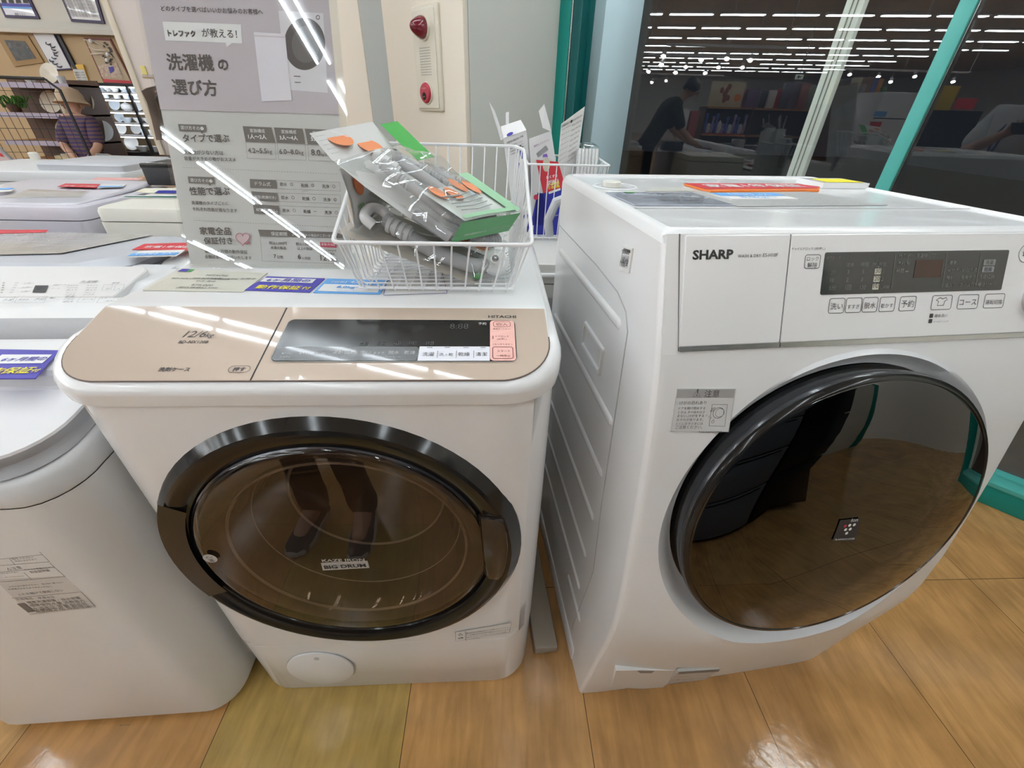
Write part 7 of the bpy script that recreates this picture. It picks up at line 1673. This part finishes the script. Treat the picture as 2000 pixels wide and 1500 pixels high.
# fridges and partition opposite the machines (mirrored in the right washer's door)
def fridge(label, x0, x1, y0, y1, zt, m, lines):
    t = thing('refrigerator', label, 'refrigerator', Matrix.Translation(((x0+x1)/2, (y0+y1)/2, 0)))
    k = B(); k.box(x0, x1, y0, y1-.05, .02, zt, .01); k.obj('cabinet', m, t)
    zs_ = [.04]+lines+[zt-.004]
    for a, b_ in zip(zs_, zs_[1:]): k = B(); k.box(x0, x1, y1-.045, y1, a+.006, b_-.006, .008); d_ = k.obj('door', m, t); k = B(); k.box(x0+.06, x1-.06, y1-.001, y1+.006, b_-.035, b_-.022, .003); k.obj('handle', BLACK, d_)
    return t
fridge('grey refrigerator opposite the washers, mirrored in the right washer door', .42, 1.22, -1.35, -.62, 1.55, mat('slate grey door', (.13, .14, .16), .3), [.40, .74, 1.05])
fridge('black refrigerator opposite the washers, mirrored in the right washer door', 1.26, 1.76, -1.35, -.62, 1.55, mat('black door', (.012, .012, .013), .25), [.42, .95])
k = B(); k.box(2.25, 3.2, -1.6, -1.48, 0, 2.3); struct(k.obj('wall_partition', WALLW), 'white partition right of the black refrigerator')
k = B(); k.box(3.2, 3.28, -1.62, -1.45, 0, 2.3, .004); struct(k.obj('trim_3', TEAL), 'teal post at the end of the white partition', 'trim')
# ---------------------------------------------------------------- the photographer, seen only as a reflection
CMW = camo.matrix_world.copy()
ph = thing('phone', 'black phone held by the photographer, mirrored at the right edge of the window', 'phone', CMW @ Matrix.Translation((-.06, -.03, .012)))
k = B(CMW); k.loft([[(x, y, z) for x, y in rrect(-.138+i, .013-i, -.062+i, .0125-i, .010, 4)] for z, i in ((.0075, .0015), (.0085, 0), (.0145, 0), (.0155, .0015))], True, True); k.obj('body', BLACKM, ph)
k = B(CMW)
for x, y in ((-.001, -.001), (-.001, -.026), (-.024, -.013)): k.lathe([(.0085, .0076), (.0085, .0055), (.007, .005), (.001, .005)], (x, y, 0), (0, 0, 1), 20)
k.obj('lens_rings', BLACK, ph) 
lh = CMW @ Vector((-.150, -.040, .030)); rh = CMW @ Vector((.030, -.050, .040)); lwv = CMW @ Vector((-.215, -.075, .05)); rwv = CMW @ Vector((.060, -.115, .075))
PM = Matrix.Translation((-.48, -.26, 0))
def lo(v): return tuple(PM.inverted() @ Vector(v))
t, V_ = person('photographer in white T-shirt with blue lanyard, seen only mirrored in window and doors', PM, dict(
    pel=(-.03, -.02, .90), chest=(.06, -.09, 1.22), neck=(.13, -.08, 1.40), head=(.20, -.04, 1.49), crown=(.20, -.06, 1.58), face=(.33, .07, 1.43),
    lsh=(-.11, -.04, 1.33), lel=(-.06, .10, 1.09), lwr=lo(lwv), lhand=lo(lh), rsh=(.23, -.13, 1.33), rel=(.42, -.06, 1.09), rwr=lo(rwv), rhand=lo(rh),
    lpalm_n=(.6, .3, .6), rpalm_n=(-.6, .3, .6), lcurl=.8, rcurl=.8,
    lhip=(-.13, -.01, .86), lknee=(-.15, .01, .47), lank=(-.155, .03, .08), ltoe=(-.185, .20, .03), rhip=(.06, -.02, .86), rknee=(.05, .03, .47), rank=(.043, .05, .08), rtoe=(.040, .23, .03)),
    dict(skin=SKIN, hair=HAIR, shirt=mat('white T-shirt cloth', (.66, .66, .67), .9), trousers=mat('black denim', (.014, .014, .018), .9), shoe=mat('charcoal canvas', (.035, .045, .06), .85), sole=mat('pale rubber', (.55, .58, .60), .6), lace=mat('white lace', (.75, .75, .75), .8)), hairf=True, sleeves=.45)
k = B(PM); n0 = V_['neck']; c0_ = V_['chest']
k.tube([n0+Vector((-.075, -.02, .0)), n0+Vector((-.05, .075, -.07)), c0_+Vector((.0, .145, -.02)), c0_+Vector((.04, .15, -.20))], .007, 6); k.tube([n0+Vector((.075, -.02, .0)), n0+Vector((.07, .075, -.07)), c0_+Vector((.06, .145, -.02)), c0_+Vector((.04, .15, -.20))], .007, 6)
k.obj('lanyard', mat('blue strap', (.03, .05, .22), .7), t)
